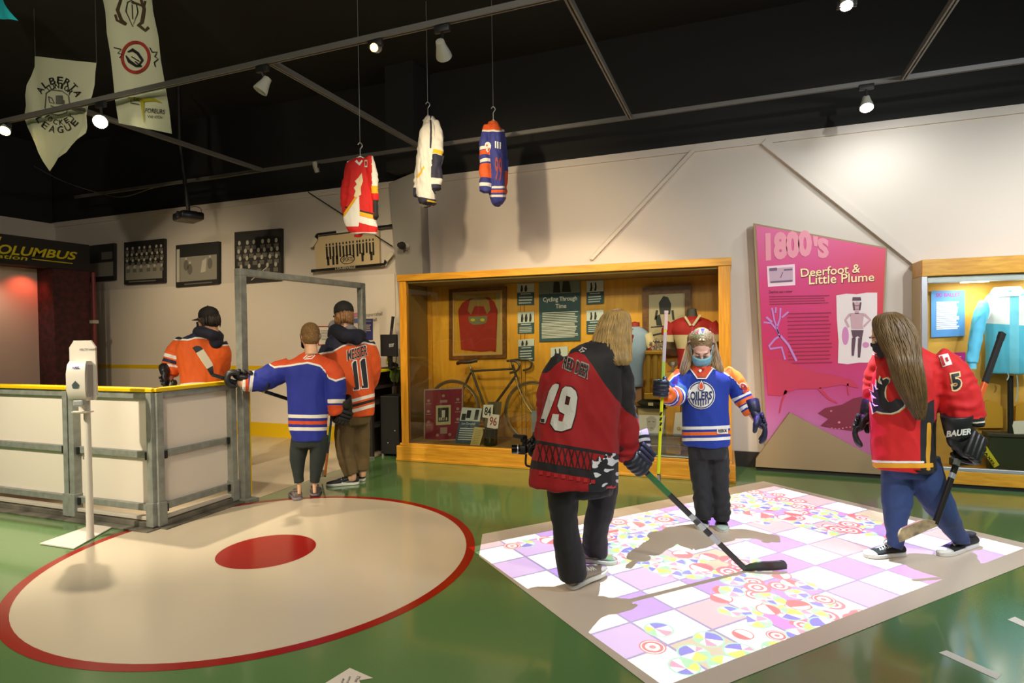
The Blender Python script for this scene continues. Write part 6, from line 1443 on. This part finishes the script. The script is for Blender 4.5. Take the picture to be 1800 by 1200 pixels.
decal('skyline_pattern', j, sh, M('print_dark_red', (176, 30, 34), .8), bv, .005, 8)
m_num = M('number_grey_white', (196, 196, 188), .7)
one4 = [(972, 677), (977, 674), (983, 675), (983, 680), (959, 744), (950, 742), (968, 691), (966, 687)]
nine_o = [(994, 679), (1004, 680), (1012, 687), (1015, 698), (1011, 728), (1004, 752), (988, 758), (976, 756), (968, 744), (972, 727), (983, 728), (982, 739), (989, 741), (993, 728), (984, 723), (980, 713), (986, 692), (989, 683)]
nine_i = [(996, 695), (1003, 698), (1000, 712), (993, 710)]
decal('number_edge', j, [hull2(grow(one4, 1.6)), poly2([grow(nine_o, 1.8)])], M('print_wine', (70, 8, 16), .8), bv, .003, 6)
decal('number', j, [hull2(one4), poly2([nine_o, nine_i])], m_num, bv, .007, 6)
decal('size_tag', j, [rect2(952, 736, 958, 742)], MATS['letter_black'], bv, .01, 0)
qn = [(994, 627), (1037, 643), (1032, 664), (990, 645)]
decal('name_outline', j, [text_in('RED DEER', [(992, 624), (1039, 641), (1033, 667), (988, 647)], .05)], M('print_grey', (150, 140, 130), .7), bv, .004, 4); decal('name_lettering', j, [text_in('RED DEER', qn, .02)], MATS['letter_black'], bv, .007, 4)
decal('shoulder_mark', j, [line2([(1018, 617), (1025, 611), (1031, 614)], 2), line2([(1020, 619), (1028, 617)], 2), line2([(1023, 610), (1026, 619)], 1.5)], M('mark_silver', (170, 165, 160), .6), bv, .004, 0)
garment('trousers', o, d, [(1018, 825, 55, .14, .02), (1020, 850, 56, .14, .03), (1022, 868, 52, .13, .05)], L4, (27, 27, 29), None, .011, .011, seed=14, key='trousers_black_flared', rip=.12)
H4 = [(1084, 544, 8, .03, .13), (1083, 550, 20, .075, .12), (1081, 562, 27, .1, .11), (1078, 580, 31, .105, .08), (1075, 600, 34, .095, .03), (1076, 618, 34, .075, -.03), (1082, 632, 28, .055, -.07), (1086, 642, 18, .03, -.09)]
hair_mass('long_hair', o, d, H4, (150, 124, 74), 320, 5, .0036)
face_mask(o, h, M('mask_red', (150, 30, 34), .8), .97)
m_ad = M('shoe_taupe', (150, 136, 122), .7, bump=(60, .2))
s = shoe(o, G(1000, 1036) + UP * .002, G(1066, 1010) + UP * .03, m_ad, m_solew, .09, .05, m_white)
s = shoe(o, G(1018, 985) + UP * .002, G(1086, 990), m_ad, m_solew, .09, .05, m_white)
# stick held low
b_, hl, te = PD(1086, 780, d - .05), G(1313, 1004) + UP * .006, G(1381, 1003) + UP * .02
b_ = PD(1118, 812, d + .03) + (PD(1118, 812, d + .03) - hl).normalized() * .32
m_frost = M('shaft_silver', (170, 176, 176), .35, .4); m_sgreen = M('shaft_green', (40, 110, 50), .4)
stick('hockey_stick', 'black bladed stick with silver and green shaft reaching across the projected game', b_, hl, te, bands=(('green_band', .32, .46, m_sgreen), ('silver_band', .6, .8, m_frost), ('black_mark', .63, .66, m_stickk), ('black_mark', .7, .74, m_stickk)), tapelen=.1, curve=.02, bh=.062, sw=.032)
ax4 = (b_ - hl)
g = glove(o, 'glove', PD(1119, 812, d + .03), PD(1106, 780, d + .05), ax4, VA(1119)[0] * 1.0 - VA(1119)[1] * .4, M('glove_zebra', (34, 40, 50), .5), m_gw, 1.05, 1, 1.0, None, M('glove_zebra', (34, 40, 50)))
# camera rig in the other hand
gp = PD(945, 788, d + .34); rg = root('camera_rig', tuple(gp), 'black handheld camera rig sticking out left of the red number 19 jersey', 'camera rig')
dr = d + .34
bm = tube(B(), spline([PD(952, 792, dr), PD(936, 774, dr), PD(928, 776, dr), PD(918, 790, dr)], 5), .009, 8); tube(bm, [PD(921, 764, dr), PD(921, 785, dr)], .012, 8); mk('arm', bm, m_blackm, rg, True)
bm = B(); box(bm, PD(913, 767, dr), (.085, .035, .022), Matrix.Rotation(.36, 3, 'Z').inverted(), .006); box(bm, PD(921, 771, dr), (.035, .04, .04), None, .006); mk('phone_clamp', bm, m_blackm, rg, True)
vx = VA(910)[0]
mk('camera_body', box(B(), PD(918, 790, dr), (.06, .05, .055), None, .01), m_blackm, rg, True)
mk('lens', lathe(B(), PD(914, 789, dr), [(.02, 0), (.028, 0), (.028, .05), (.022, .052), (.02, .03), (.001, .03)], 18, -vx), M('lens_black', (16, 16, 18), .15), rg, True)
mk('ring', lathe(B(), PD(911, 789, dr), [(.029, 0), (.0305, 0), (.0305, .006), (.029, .006)], 18, -vx), m_alu, rg, True)
mk('cable', tube(B(), spline([PD(925, 798, dr), PD(924, 812, dr), PD(926, 818, dr), PD(934, 820, dr)], 4), .007, 7), m_blackm, rg, True)
glove(o, 'glove', gp + FH * .0, PD(956, 768, dr - .04), VA(945)[1], VA(945)[0] * -1, m_gk, m_gk, .95, 1)

# ------------------------------------------------------------ girl in blue jersey, facing
d = 4.3
T5 = [(1233, 641, 11, .055, -.01), (1234, 648, 24, .075, 0), (1235, 656, 40, .1, 0), (1236, 668, 48, .115, 0), (1237, 685, 43, .12, 0), (1239, 715, 41, .13, 0), (1241, 745, 42, .135, 0), (1241, 765, 43, .135, 0), (1241, 782, 42, .13, 0)]
A5 = [[(1203, 658, 0, .07), (1190, 676, -.02, .078), (1190, 693, -.1, .075), (1178, 696, -.2, .068), (1170, 690, -.27, .058)], [(1272, 657, 0, .07), (1291, 672, 0, .076), (1303, 695, -.02, .07), (1315, 715, -.05, .062), (1322, 727, -.07, .058)]]
L5 = [[(1229, 775, 0, .085), (1230, 820, 0, .074), (1233, 865, 0, .062), (1236, 900, 0, .062), (1236, 912, 0, .055)], [(1259, 775, 0, .085), (1263, 820, 0, .074), (1266, 865, 0, .062), (1268, 900, 0, .066), (1268, 914, 0, .055)]]
o, h, R3 = person('person facing us in blue round crest jersey and pale blue face mask', tuple(G(1250, 925)), d, T5, [A5[0] + [(1166, 682, -.3, .04)], A5[1] + [(1330, 745, -.1, .04)]], L5, (PD(1233, 610, d - .06), look(1233, -.66, .02, -.72), UP, .95), (226, 180, 160), True)
def lay5(px, py, dd, arm, al):
    yl = table(px, [(1150, 694), (1176, 670), (1184, 662), (1200, 653), (1215, 647), (1250, 647), (1266, 651), (1282, 660), (1292, 668), (1312, 694)]); t = arm < 0; c = -.0006 * (px - 1240) ** 2 - .03 * (px - 1240)
    yl = np.where((arm == 0) & (py > 686), 640, yl)
    return [((226, 116, 24), np.where(al < .55, yl - py, -1)), ((226, 226, 220), np.where(al < .45, band(py, yl, 2.6), -1)), ((226, 226, 222), only(t, band(py, 752 + c, 5.5))), ((226, 104, 20), only(t, band(py, 762 + c, 6))), ((226, 226, 222), only(t, band(py, 772 + c, 5.5))),
            ((226, 226, 222), only(arm >= 0, band(al, .6, .07))), ((222, 104, 24), only(arm >= 0, band(al, .72, .09))), ((226, 226, 222), only(arm >= 0, band(al, .82, .06))), ((222, 104, 24), only(arm >= 0, al - .9))]
j = garment('jersey', o, d, T5, A5, (14, 50, 150), lay5, .0105, .008, seed=22, key='jersey_blue_crest')
bv = bvh_of(j); cx, cy, rr = 1232.5, 694.5, 24.5
mn = M('crest_navy', (20, 40, 96), .7); mo = M('crest_orange', (214, 74, 24), .7)
decal('crest', j, [disc2(cx, cy, rr)], m_white, bv, .004, 6)
decal('crest_ring', j, [ring2(cx, cy, 21.5, 23.2)], mn, bv, .0065, 6)
drop = lambda k, y0: [(cx + .5, y0 - 9 * k), (cx + 3.4 * k, y0 - 2.5 * k), (cx + 5 * k, y0 + 2 * k), (cx + 3.6 * k, y0 + 5.6 * k), (cx + .5, y0 + 7 * k), (cx - 3 * k, y0 + 5.6 * k), (cx - 4.4 * k, y0 + 2 * k), (cx - 2.8 * k, y0 - 2.5 * k)]
decal('crest_drop_edge', j, [hull2(drop(1.35, 678))], mn, bv, .008, 0); decal('crest_drop_white', j, [hull2(drop(1.1, 678))], m_white, bv, .0095, 0); decal('crest_drop', j, [hull2(drop(.8, 678))], mo, bv, .011, 0)
decal('crest_lettering', j, [text_in('OILERS', [(1213, 688), (1252, 687), (1251, 702), (1214, 704)], .03)] + [line2([(1218 + 4.6 * k, 702), (1219.5 + 4.2 * k, 714 - abs(k - 3) * 1.6)], 2) for k in range(7)], mn, bv, .008, 0)
decal('collar', j, [hull2([(1214, 646), (1222, 643), (1233, 656), (1246, 643), (1254, 645), (1241, 663), (1226, 663)])], M('trim_orange_red', (196, 66, 30), .7), bv, .005, 4)
decal('collar_edge', j, [line2([(1212, 646), (1226, 665), (1241, 665), (1255, 645)], 2.4)], m_white, bv, .007, 4); decal('collar_badge', j, [disc2(1231, 652, 2.6)], m_white, bv, .012, 0)
decal('hem_tag', j, [rect2(1260, 752, 1279, 762)], m_white, bv, .008, 4); decal('hem_tag_lettering', j, [text_in('REEBOK', [(1262, 754), (1277, 753), (1277, 759), (1262, 760)], .03)], MATS['letter_black'], bv, .011, 0)
decal('sleeve_number_edge', j, [text_in('9', [(1298, 671), (1312, 673), (1317, 694), (1303, 694)], .08)], m_white, bv, .004, 4); decal('sleeve_number', j, [text_in('9', [(1300, 673), (1311, 675), (1315, 692), (1304, 692)], .03)], M('number_red', (170, 40, 40), .7), bv, .008, 4)
garment('trousers', o, d, [(1244, 762, 36, .11), (1245, 785, 35, .115), (1246, 802, 33, .11)], L5, (24, 27, 31), None, .0105, .015, seed=25, key='trousers_snow', rip=.25)
# hair
def hk(*p): return h(*p)
bm = fuse([ell(B(), h(0, -.03, .046), (.081, .098, .088), R3), ell(B(), h(0, -.055, -.03), (.086, .07, .09), R3)], .008, 2)
hc = (126, 104, 72)
hr = mk('hair', bm, M('hair_girl', hc, .5, bump=(90, .6), var=(70, .2)), o, 'all'); bm = B()
rnd = random.Random(31)
for k in range(260):
    s_ = rnd.choice((-1, 1)); t0 = rnd.random(); x1 = s_ * (.045 + .05 * rnd.random()); q0 = h(s_ * .006, .045 - .12 * t0, .128 - .03 * t0); q1 = h(s_ * (.076 + .012 * rnd.random()), .0 - .09 * t0, .05); 
    q2 = h(s_ * (.088 + .012 * rnd.random()), -.02 - .06 * t0, -.02); e = q2 + RH * (s_ * -1 * (-.02 - .035 * rnd.random())) - UP * (.10 + .1 * rnd.random()) + FH * (-.02 + .05 * rnd.random())
    m_ = (q2 + e) / 2 + RH * (.012 * math.sin(k)) ; P = spline([tuple(q0), tuple(q1), tuple(q2), tuple(m_), tuple(e)], 4); tube(bm, [Vector(p) for p in P], [.0035] * (len(P) - 4) + [.003, .0025, .0018, .0008], 5)
for s_ in (-1, 1):
    LK = [(1233 + 13 * s_, 582, 4, .04, .02), (1233 + 19 * s_, 598, 6, .05, .0), (1233 + 22 * s_, 614, 8, .05, -.01), (1233 + 26 * s_, 632, 10, .05, -.03), (1233 + 30 * s_, 647, 10, .045, -.05), (1233 + 33 * s_, 656, 6, .03, -.06), (1233 + 34 * s_, 661, 2, .01, -.06)]
    strands(bm, d, LK, 120, .0034, 40 + s_, cut=.2, rad=(.3, .9))
mk('strands', bm, M('strand_girl', (146, 122, 86), .45, var=(18, .16)), hr, 'all')
face_mask(o, h, m_maskc, .93)
m_sh5 = M('shoe_dark', (32, 36, 36), .7, bump=(50, .3))
for hx, hy, tx, ty in ((1239, 914, 1232, 930), (1266, 915, 1270, 934)):
    shoe(o, G(hx, hy) + UP * .002, G(tx, ty) + (G(tx, ty) - G(hx, hy)).normalized() * .03, m_sh5, m_solew, .085, .047, MATS['lace_dark'], M('toe_pale', (180, 205, 195), .5))
sb, sh_ = PD(1171, 549, d - .3), PD(1157, 836, d - .28)
m_neon = M('shaft_neon', (214, 226, 20), .4)
s5 = stick('hockey_stick', 'neon yellow stick held upright by the person in the blue crest jersey', sb, sh_, PD(1160, 850, d - .1), shaft=m_neon, grip=M('tape_pink_white', (222, 196, 190), .7), bands=(('pale_band', .12, .3, M('band_pale', (196, 186, 196), .5)), ('lime_band', .3, .44, M('band_lime', (170, 200, 90), .5)), ('pale_lime_band', .44, .52, M('band_pale_lime', (190, 215, 120), .5))), tapelen=.13, curve=.0, bh=.05, sw=.034)
mk('lettering', lay([line2([(1163 - .1 * k, 706 + 9 * k), (1161 - .1 * k, 712 + 9 * k)], 3) for k in range(6)], onto(bvh_of(child(s5, 'shaft')), .004)), MATS['letter_black'], s5)
glove(o, 'glove', PD(1164.5, 682, d - .3), PD(1180, 697, d - .16), sb - sh_, -VA(1165)[1] * .7 - VA(1165)[0] * .5, M('glove_blue_black', (26, 34, 52), .45, bump=(40, .2)), M('cuff_blue', (30, 70, 140), .5), .98, 1)
g = glove(o, 'glove', PD(1331, 750, d - .11), PD(1322, 722, d - .06), VA(1331)[1], -VA(1331)[1] + VA(1331)[0] * .3, m_gn, m_gn, 1.0, -1, .75)
bv = bvh_of(child(g, 'glove_cuff')); decal('lettering', child(g, 'glove_cuff'), [text_in('BAUER', [(1314, 731), (1341, 727), (1342, 735), (1316, 740)], .04, .15)], m_white, bv, .004, 4)

# ------------------------------------------------------------ woman in red flame jersey leaning over her stick
d = 3.7
T6 = [(1588, 604, 20, .08, .02), (1596, 616, 36, .1, .02), (1602, 632, 54, .13, .02), (1598, 655, 62, .15, .02), (1590, 690, 61, .155, .02), (1586, 730, 58, .16, .02), (1586, 770, 55, .16, .02), (1588, 805, 56, .165, .02), (1590, 822, 57, .165, .02)]
A6 = [[(1640, 632, -.05, .09), (1667, 652, -.09, .105), (1684, 690, -.12, .112), (1692, 722, -.13, .112), (1695, 746, -.13, .1)], [(1556, 626, .12, .075), (1540, 660, .16, .068), (1533, 695, .16, .06), (1529, 726, .15, .055)]]
L6 = [[(1576, 805, .05, .095), (1577, 840, .04, .09), (1577, 880, .02, .084), (1575, 920, .0, .062), (1575, 950, .0, .05), (1572, 962, 0, .045)], [(1618, 805, .0, .105), (1630, 845, -.02, .1), (1650, 885, -.02, .088), (1670, 920, .03, .066), (1689, 948, .08, .048), (1692, 956, .08, .042)]]
o, h, R3 = person('person with long brown hair in red flame crest jersey and blue jeans', tuple(G(1600, 970)), d, T6, [A6[0] + [(1696, 775, -.13, .045)], A6[1] + [(1522, 745, .14, .04)]], L6, (PD(1562, 590, d + .03), look(1562, -.28, -.82, -.42), UP, .97), (222, 176, 156))
def lay6(px, py, dd, arm, al):
    t = arm < 0; c = .0006 * (px - 1590) ** 2
    pan = only(t, np.minimum(px - 1617, np.minimum(py - 690 - (1660 - px) * .6, 1641 - px + (py > 745) * 60)))
    return [((26, 24, 26), pan), ((206, 150, 36), only(t, np.minimum(band(px, 1631, 7), py - 742))), ((230, 228, 222), only(t & (px < 1622), band(py, 812 - c, 4))), ((224, 160, 28), only(t & (px < 1640), band(py, 818.5 - c, 8))), ((24, 22, 24), only(arm == 0, al - .86)), ((220, 216, 200), only(arm == 0, band(al, .94, .025))), ((230, 190, 180), only(arm == 1, band(al, .02, .02)))]
j = garment('jersey', o, d, T6, A6, (196, 20, 22), lay6, .0105, .013, seed=33, key='jersey_red_flame', fold=7)
bv = bvh_of(j)
fl = [(1536, 726), (1534, 716), (1531, 704), (1536, 708), (1534, 694), (1530, 686), (1537, 690), (1536, 676), (1541, 683), (1542, 668), (1546, 674), (1549, 662), (1553, 668), (1558, 665), (1563, 668), (1562, 674), (1557, 680), (1555, 690), (1556, 698), (1562, 706), (1568, 706), (1572, 703), (1576, 700), (1585, 703), (1592, 705), (1588, 714), (1578, 722), (1566, 726), (1552, 725), (1542, 722)]
decal('crest_gold', j, [poly2([grow(fl, 3)])], M('crest_gold', (220, 170, 60), .7), bv, .003, 5); decal('crest_white', j, [poly2([grow(fl, 1.9)])], m_white, bv, .0055, 5); decal('crest', j, [poly2([fl])], MATS['letter_black'], bv, .008, 5)
decal('crest_tongues', j, [hull2([(1538, 676), (1545, 684), (1541, 685)]), hull2([(1533, 692), (1542, 700), (1536, 700)]), hull2([(1534, 708), (1545, 713), (1538, 714)]), hull2([(1549, 668), (1552, 676), (1547, 674)])], m_white, bv, .011, 0)
q = [(1650, 625), (1666, 621), (1674, 640), (1657, 645)]
decal('flag_patch', j, [hull2(q)], m_white, bv, .004, 5); decal('flag_red', j, [hull2(sub(q, .06, .08, .34, .92)), hull2(sub(q, .55, .3, .8, .65))], M('flag_red', (180, 24, 30), .7), bv, .007, 5)
decal('sleeve_number_edge', j, [text_in('5', [(1667, 656), (1689, 652), (1693, 684), (1674, 690)], .09)], M('number_cream', (228, 204, 150), .7), bv, .004, 5); decal('sleeve_number', j, [text_in('5', [(1670, 658), (1687, 655), (1690, 681), (1676, 686)], .03)], MATS['letter_black'], bv, .008, 5)
decal('collar_mark', j, [line2([(1616, 634), (1622, 640), (1614, 646)], 2)], M('mark_cream', (220, 190, 160), .7), bv, .004, 0)
garment('jeans', o, d, [(1592, 795, 48, .14, .03), (1596, 815, 46, .14, .02), (1598, 835, 38, .13, .02)], L6, (40, 62, 108), None, .0105, .007, seed=36, key='jeans_denim', smooth=2)
H6 = [(1566, 549, 8, .03, .02), (1564, 555, 24, .08, .01), (1567, 566, 34, .105, 0), (1574, 585, 38, .11, -.03), (1582, 608, 36, .1, -.09), (1589, 632, 31, .08, -.16), (1596, 662, 30, .06, -.19), (1604, 692, 25, .045, -.2), (1612, 718, 17, .03, -.2), (1617, 738, 8, .015, -.2)]
hair_mass('long_hair', o, d, H6, (92, 72, 42), 340, 8, .0036)
face_mask(o, h, m_maskb, .97)
m_conv = M('canvas_black', (30, 30, 30), .85, bump=(120, .3))
for hx, hy, tx, ty, r_ in ((1588, 975, 1520, 980, 0), (1714, 958, 1650, 978, 0)):
    s = shoe(o, G(hx, hy) + UP * .002, G(tx, ty) + UP * .002, m_conv, m_solew, .085, .047, m_white, m_white)
bq, hq, tq = PD(1761, 588, d - .02), PD(1642, 926, d - .2), PD(1582, 953, d - .26)
s6 = stick('hockey_stick', 'dark stick with orange lettering and bare wood blade held across the jeans', bq, hq, tq, blade=M('blade_grey_wood', (156, 136, 104), .6, var=(16, .25)), shaft=M('shaft_dark', (34, 29, 28), .35), bands=(('orange_band', .26, .36, M('band_fire', (206, 92, 36), .5)), ('pale_mark', .66, .69, m_frost), ('pale_mark', .73, .755, m_frost)), tapelen=.34, curve=.0, bh=.075, sw=.034)
g = glove(o, 'glove', PD(1697, 785, d - .12), PD(1695, 742, d - .13), bq - hq, -VA(1697)[1], m_gk, m_gk, 1.45, 1)
bv = bvh_of(child(g, 'glove_cuff')); decal('lettering', child(g, 'glove_cuff'), [text_in('BAUER', [(1664, 757), (1707, 752), (1707, 763), (1664, 768)], .04, .15)], m_white, bv, .005, 4)
g = glove(o, 'glove', PD(1519, 755, d + .14), PD(1528, 728, d + .15), VA(1519)[1], -VA(1519)[0], m_gk, m_gk, 1.0, 1, .8)
bv = bvh_of(child(g, 'glove_cuff')); decal('lettering', child(g, 'glove_cuff'), [text_in('BAUER', [(1507, 734), (1532, 731), (1532, 740), (1508, 743)], .04, .15)], m_white, bv, .005, 4)

# ================================================================== JERSEYS HUNG FROM THE CEILING
def hanger(o, top, hook_px, d, w):
    p = PD(*hook_px, d)
    bm = tube(B(), spline([p + UP * .0, p + UP * .035 + VA(hook_px[0])[0] * .02, p + UP * .06, p + UP * .04 - VA(hook_px[0])[0] * .02], 5), .005, 6); tube(bm, [p, p - UP * .08], .005, 6)
    for s in (-1, 1): tube(bm, [p - UP * .07, p - UP * .13 + VA(hook_px[0])[0] * w * s], .008, 6)
    mk('hanger', bm, m_alu, o, True)
    mk('hanging_wire', tube(B(), [p + UP * .055, (p.x, p.y, 4.75)], .0025, 5), m_alu, o)
d = 5.6
r = root('hanging_jersey', tuple(PD(632, 415, d)), 'red flame jersey hanging from the ceiling on a wire, leftmost of three', 'jersey', 'jerseys hung from the ceiling')
TA = [(634, 279, 9, .03), (634, 285, 23, .045), (634, 298, 25, .05), (633, 330, 25, .05), (633, 360, 27, .055), (633, 385, 29, .06), (636, 402, 28, .06), (642, 412, 20, .05)]
AA = [[(617, 288, 0, .04), (610, 320, 0, .05), (606, 350, 0, .05), (611, 376, .02, .04), (614, 392, .02, .025)], [(648, 276, -.02, .045), (655, 305, -.02, .045), (659, 345, 0, .036), (660, 382, 0, .03)]]
def layA(px, py, dd, arm, al):
    t = arm < 0; sl = -.22 * (px - 630)
    return [((30, 28, 28), only(arm == 1, al - .72)), ((226, 222, 210), only((arm == 1) & (px > 653), .55 - al)), ((224, 170, 20), only(arm == 1, band(al, .55, .12))), ((40, 34, 34), only(t, band(py, 372 + sl * .0 + .25 * (px - 640), 3))), ((224, 170, 20), only(t & (px > 630), band(py, 377 + .25 * (px - 640), 7))), ((226, 222, 212), only(t & (px > 630), band(py, 387 + .25 * (px - 640), 12))), ((226, 222, 212), only(t & (px <= 631), np.minimum(py - 352 + (px - 622) * 1.5, 398 - py))), ((224, 170, 20), only(t & (px < 634), band(py, 352 - (px - 622) * 1.5, 8))), ((226, 222, 212), only(t, py - 408))]
j = garment('jersey_cloth', r, d, TA, AA, (204, 22, 16), layA, .011, .014, seed=41, key='hung_red', fold=11)
bv = bvh_of(j)
decal('flame_crest', j, [hull2([(636, 304), (638, 318), (634, 330), (635, 342), (627, 347), (622, 345), (625, 336), (622, 330), (627, 324), (624, 318), (630, 312)])], M('cream_crest', (226, 210, 170), .7), bv, .004, 4)
decal('neck_trim', j, [hull2([(624, 284), (632, 291), (638, 283), (636, 281), (631, 286), (627, 281)])], m_white, bv, .004, 0); decal('shoulder_patch', j, [rect2(641, 281, 646, 294)], m_white, bv, .004, 0); decal('patch_number', j, [text_in('8', [(642, 283), (645, 283), (645, 292), (642, 292)], .05)], M('flag_red2', (180, 30, 30), .7), bv, .006, 0)
mk('shirt_tail', fuse([torso_bm(d, [(629, 402, 9, .03, 0), (630, 412, 8, .025, 0), (628, 417, 6, .02, 0)])], .008, 2), MATS['hung_red'], r, 'all')
hanger(r, 0, (633, 262), d, .12)
d = 5.9
r = root('hanging_jersey', tuple(PD(752, 365, d)), 'white and navy jersey hanging edge-on from the ceiling, middle of three', 'jersey', 'jerseys hung from the ceiling')
TBb = [(756, 206, 5, .05), (756, 222, 12, .1), (752, 245, 15, .14), (749, 280, 15, .15), (748, 310, 15, .15), (749, 340, 16, .15), (752, 360, 14, .13)]
AB = [[(764, 215, -.03, .045), (771, 240, -.06, .05), (767, 275, -.08, .055), (766, 305, -.08, .06), (766, 332, -.08, .06)], [(742, 250, .06, .04), (738, 300, .05, .045), (736, 345, .05, .05)]]
def layB(px, py, dd, arm, al):
    t = arm < 0
    return [((36, 36, 56), only(arm == 0, band(al, .7, .34))), ((214, 170, 20), only(arm == 0, band(al, .49, .06))), ((206, 202, 192), only(arm == 0, al - .86)), ((36, 36, 56), only(arm == 0, al - .95)), ((36, 36, 56), only(t, band(py, 354 + .2 * (px - 750), 12))), ((214, 176, 20), only(t, np.where(px > 750, band(py, 352 + .2 * (px - 750), 2.4), -1))), ((36, 36, 56), only(arm == 1, al - .86)), ((214, 170, 20), only(t & (px < 746), band(py, 302 - (px - 740) * 1.6, 6))), ((36, 36, 50), only(t & (px > 752) & (py < 260), band(px, 757, 3)))]
j = garment('jersey_cloth', r, d, TBb, AB, (206, 202, 192), layB, .011, .018, seed=44, key='hung_white', fold=14)
mk('draped_sleeve', fuse([limb(d, [(757, 205, .1, .03), (764, 222, .12, .05), (775, 242, .12, .035), (770, 250, .12, .015)]), limb(d, [(770, 295, .1, .03), (776, 280, .1, .02), (780, 273, .1, .01)])], .009, 3), M('hung_grey', (150, 150, 150), .8, bump=(25, .4)), r, 'all')
hanger(r, 0, (752, 190), d, .05)
d = 5.9
r = root('hanging_jersey', tuple(PD(865, 362, d)), 'blue and orange jersey hanging from the ceiling, rightmost of three', 'jersey', 'jerseys hung from the ceiling')
TC = [(866, 216, 7, .05), (868, 225, 12, .09), (871, 240, 13, .13), (872, 270, 13, .14), (873, 305, 13, .14), (874, 335, 14, .14), (875, 352, 12, .12), (874, 360, 6, .08)]
AC = [[(858, 222, -.04, .045), (852, 248, -.06, .055), (852, 280, -.08, .055), (854, 310, -.1, .055), (852, 338, -.1, .055)], [(879, 230, .05, .045), (884, 270, .06, .05), (884, 330, .06, .045), (882, 350, .05, .035)]]
def layC(px, py, dd, arm, al):
    t = arm < 0; a0 = arm == 0
    return [((206, 82, 24), only(py < 229, 1)), ((214, 208, 196), only(True, band(py, 230, 3))), ((214, 208, 196), only(a0, band(al, .36, .05))), ((206, 82, 24), only(a0, band(al, .43, .07))), ((214, 208, 196), only(a0, band(al, .55, .05))), ((206, 82, 24), only(a0, band(al, .7, .2))), ((40, 40, 110), only(a0, band(al, .84, .06))), ((214, 208, 196), only(a0, band(al, .9, .05))), ((206, 82, 24), only(t, band(py, 336, 5))), ((214, 208, 196), only(t, band(py, 329, 4))), ((214, 208, 196), only(t, band(py, 344, 4))), ((200, 70, 26), only(arm == 1, al - .6))]
j = garment('jersey_cloth', r, d, TC, AC, (44, 50, 124), layC, .011, .014, seed=47, key='hung_blue', fold=13)
bv = bvh_of(j)
decal('sleeve_number_edge', j, [text_in('9', [(852, 249), (863, 249), (864, 268), (853, 268)], .1)], m_white, bv, .004, 0); decal('sleeve_number', j, [text_in('9', [(854, 251), (862, 251), (863, 266), (855, 266)], .03)], M('hung_num', (190, 66, 30), .7), bv, .007, 0)
decal('back_number', j, [text_in('99', [(870, 275), (882, 277), (882, 322), (870, 318)], .02)], M('hung_rust', (140, 62, 70), .7), bv, .005, 0); decal('back_name', j, [text_in('III', [(870, 248), (880, 250), (880, 262), (870, 260)], .02)], m_white, bv, .005, 0)
hanger(r, 0, (867, 198), d, .05)
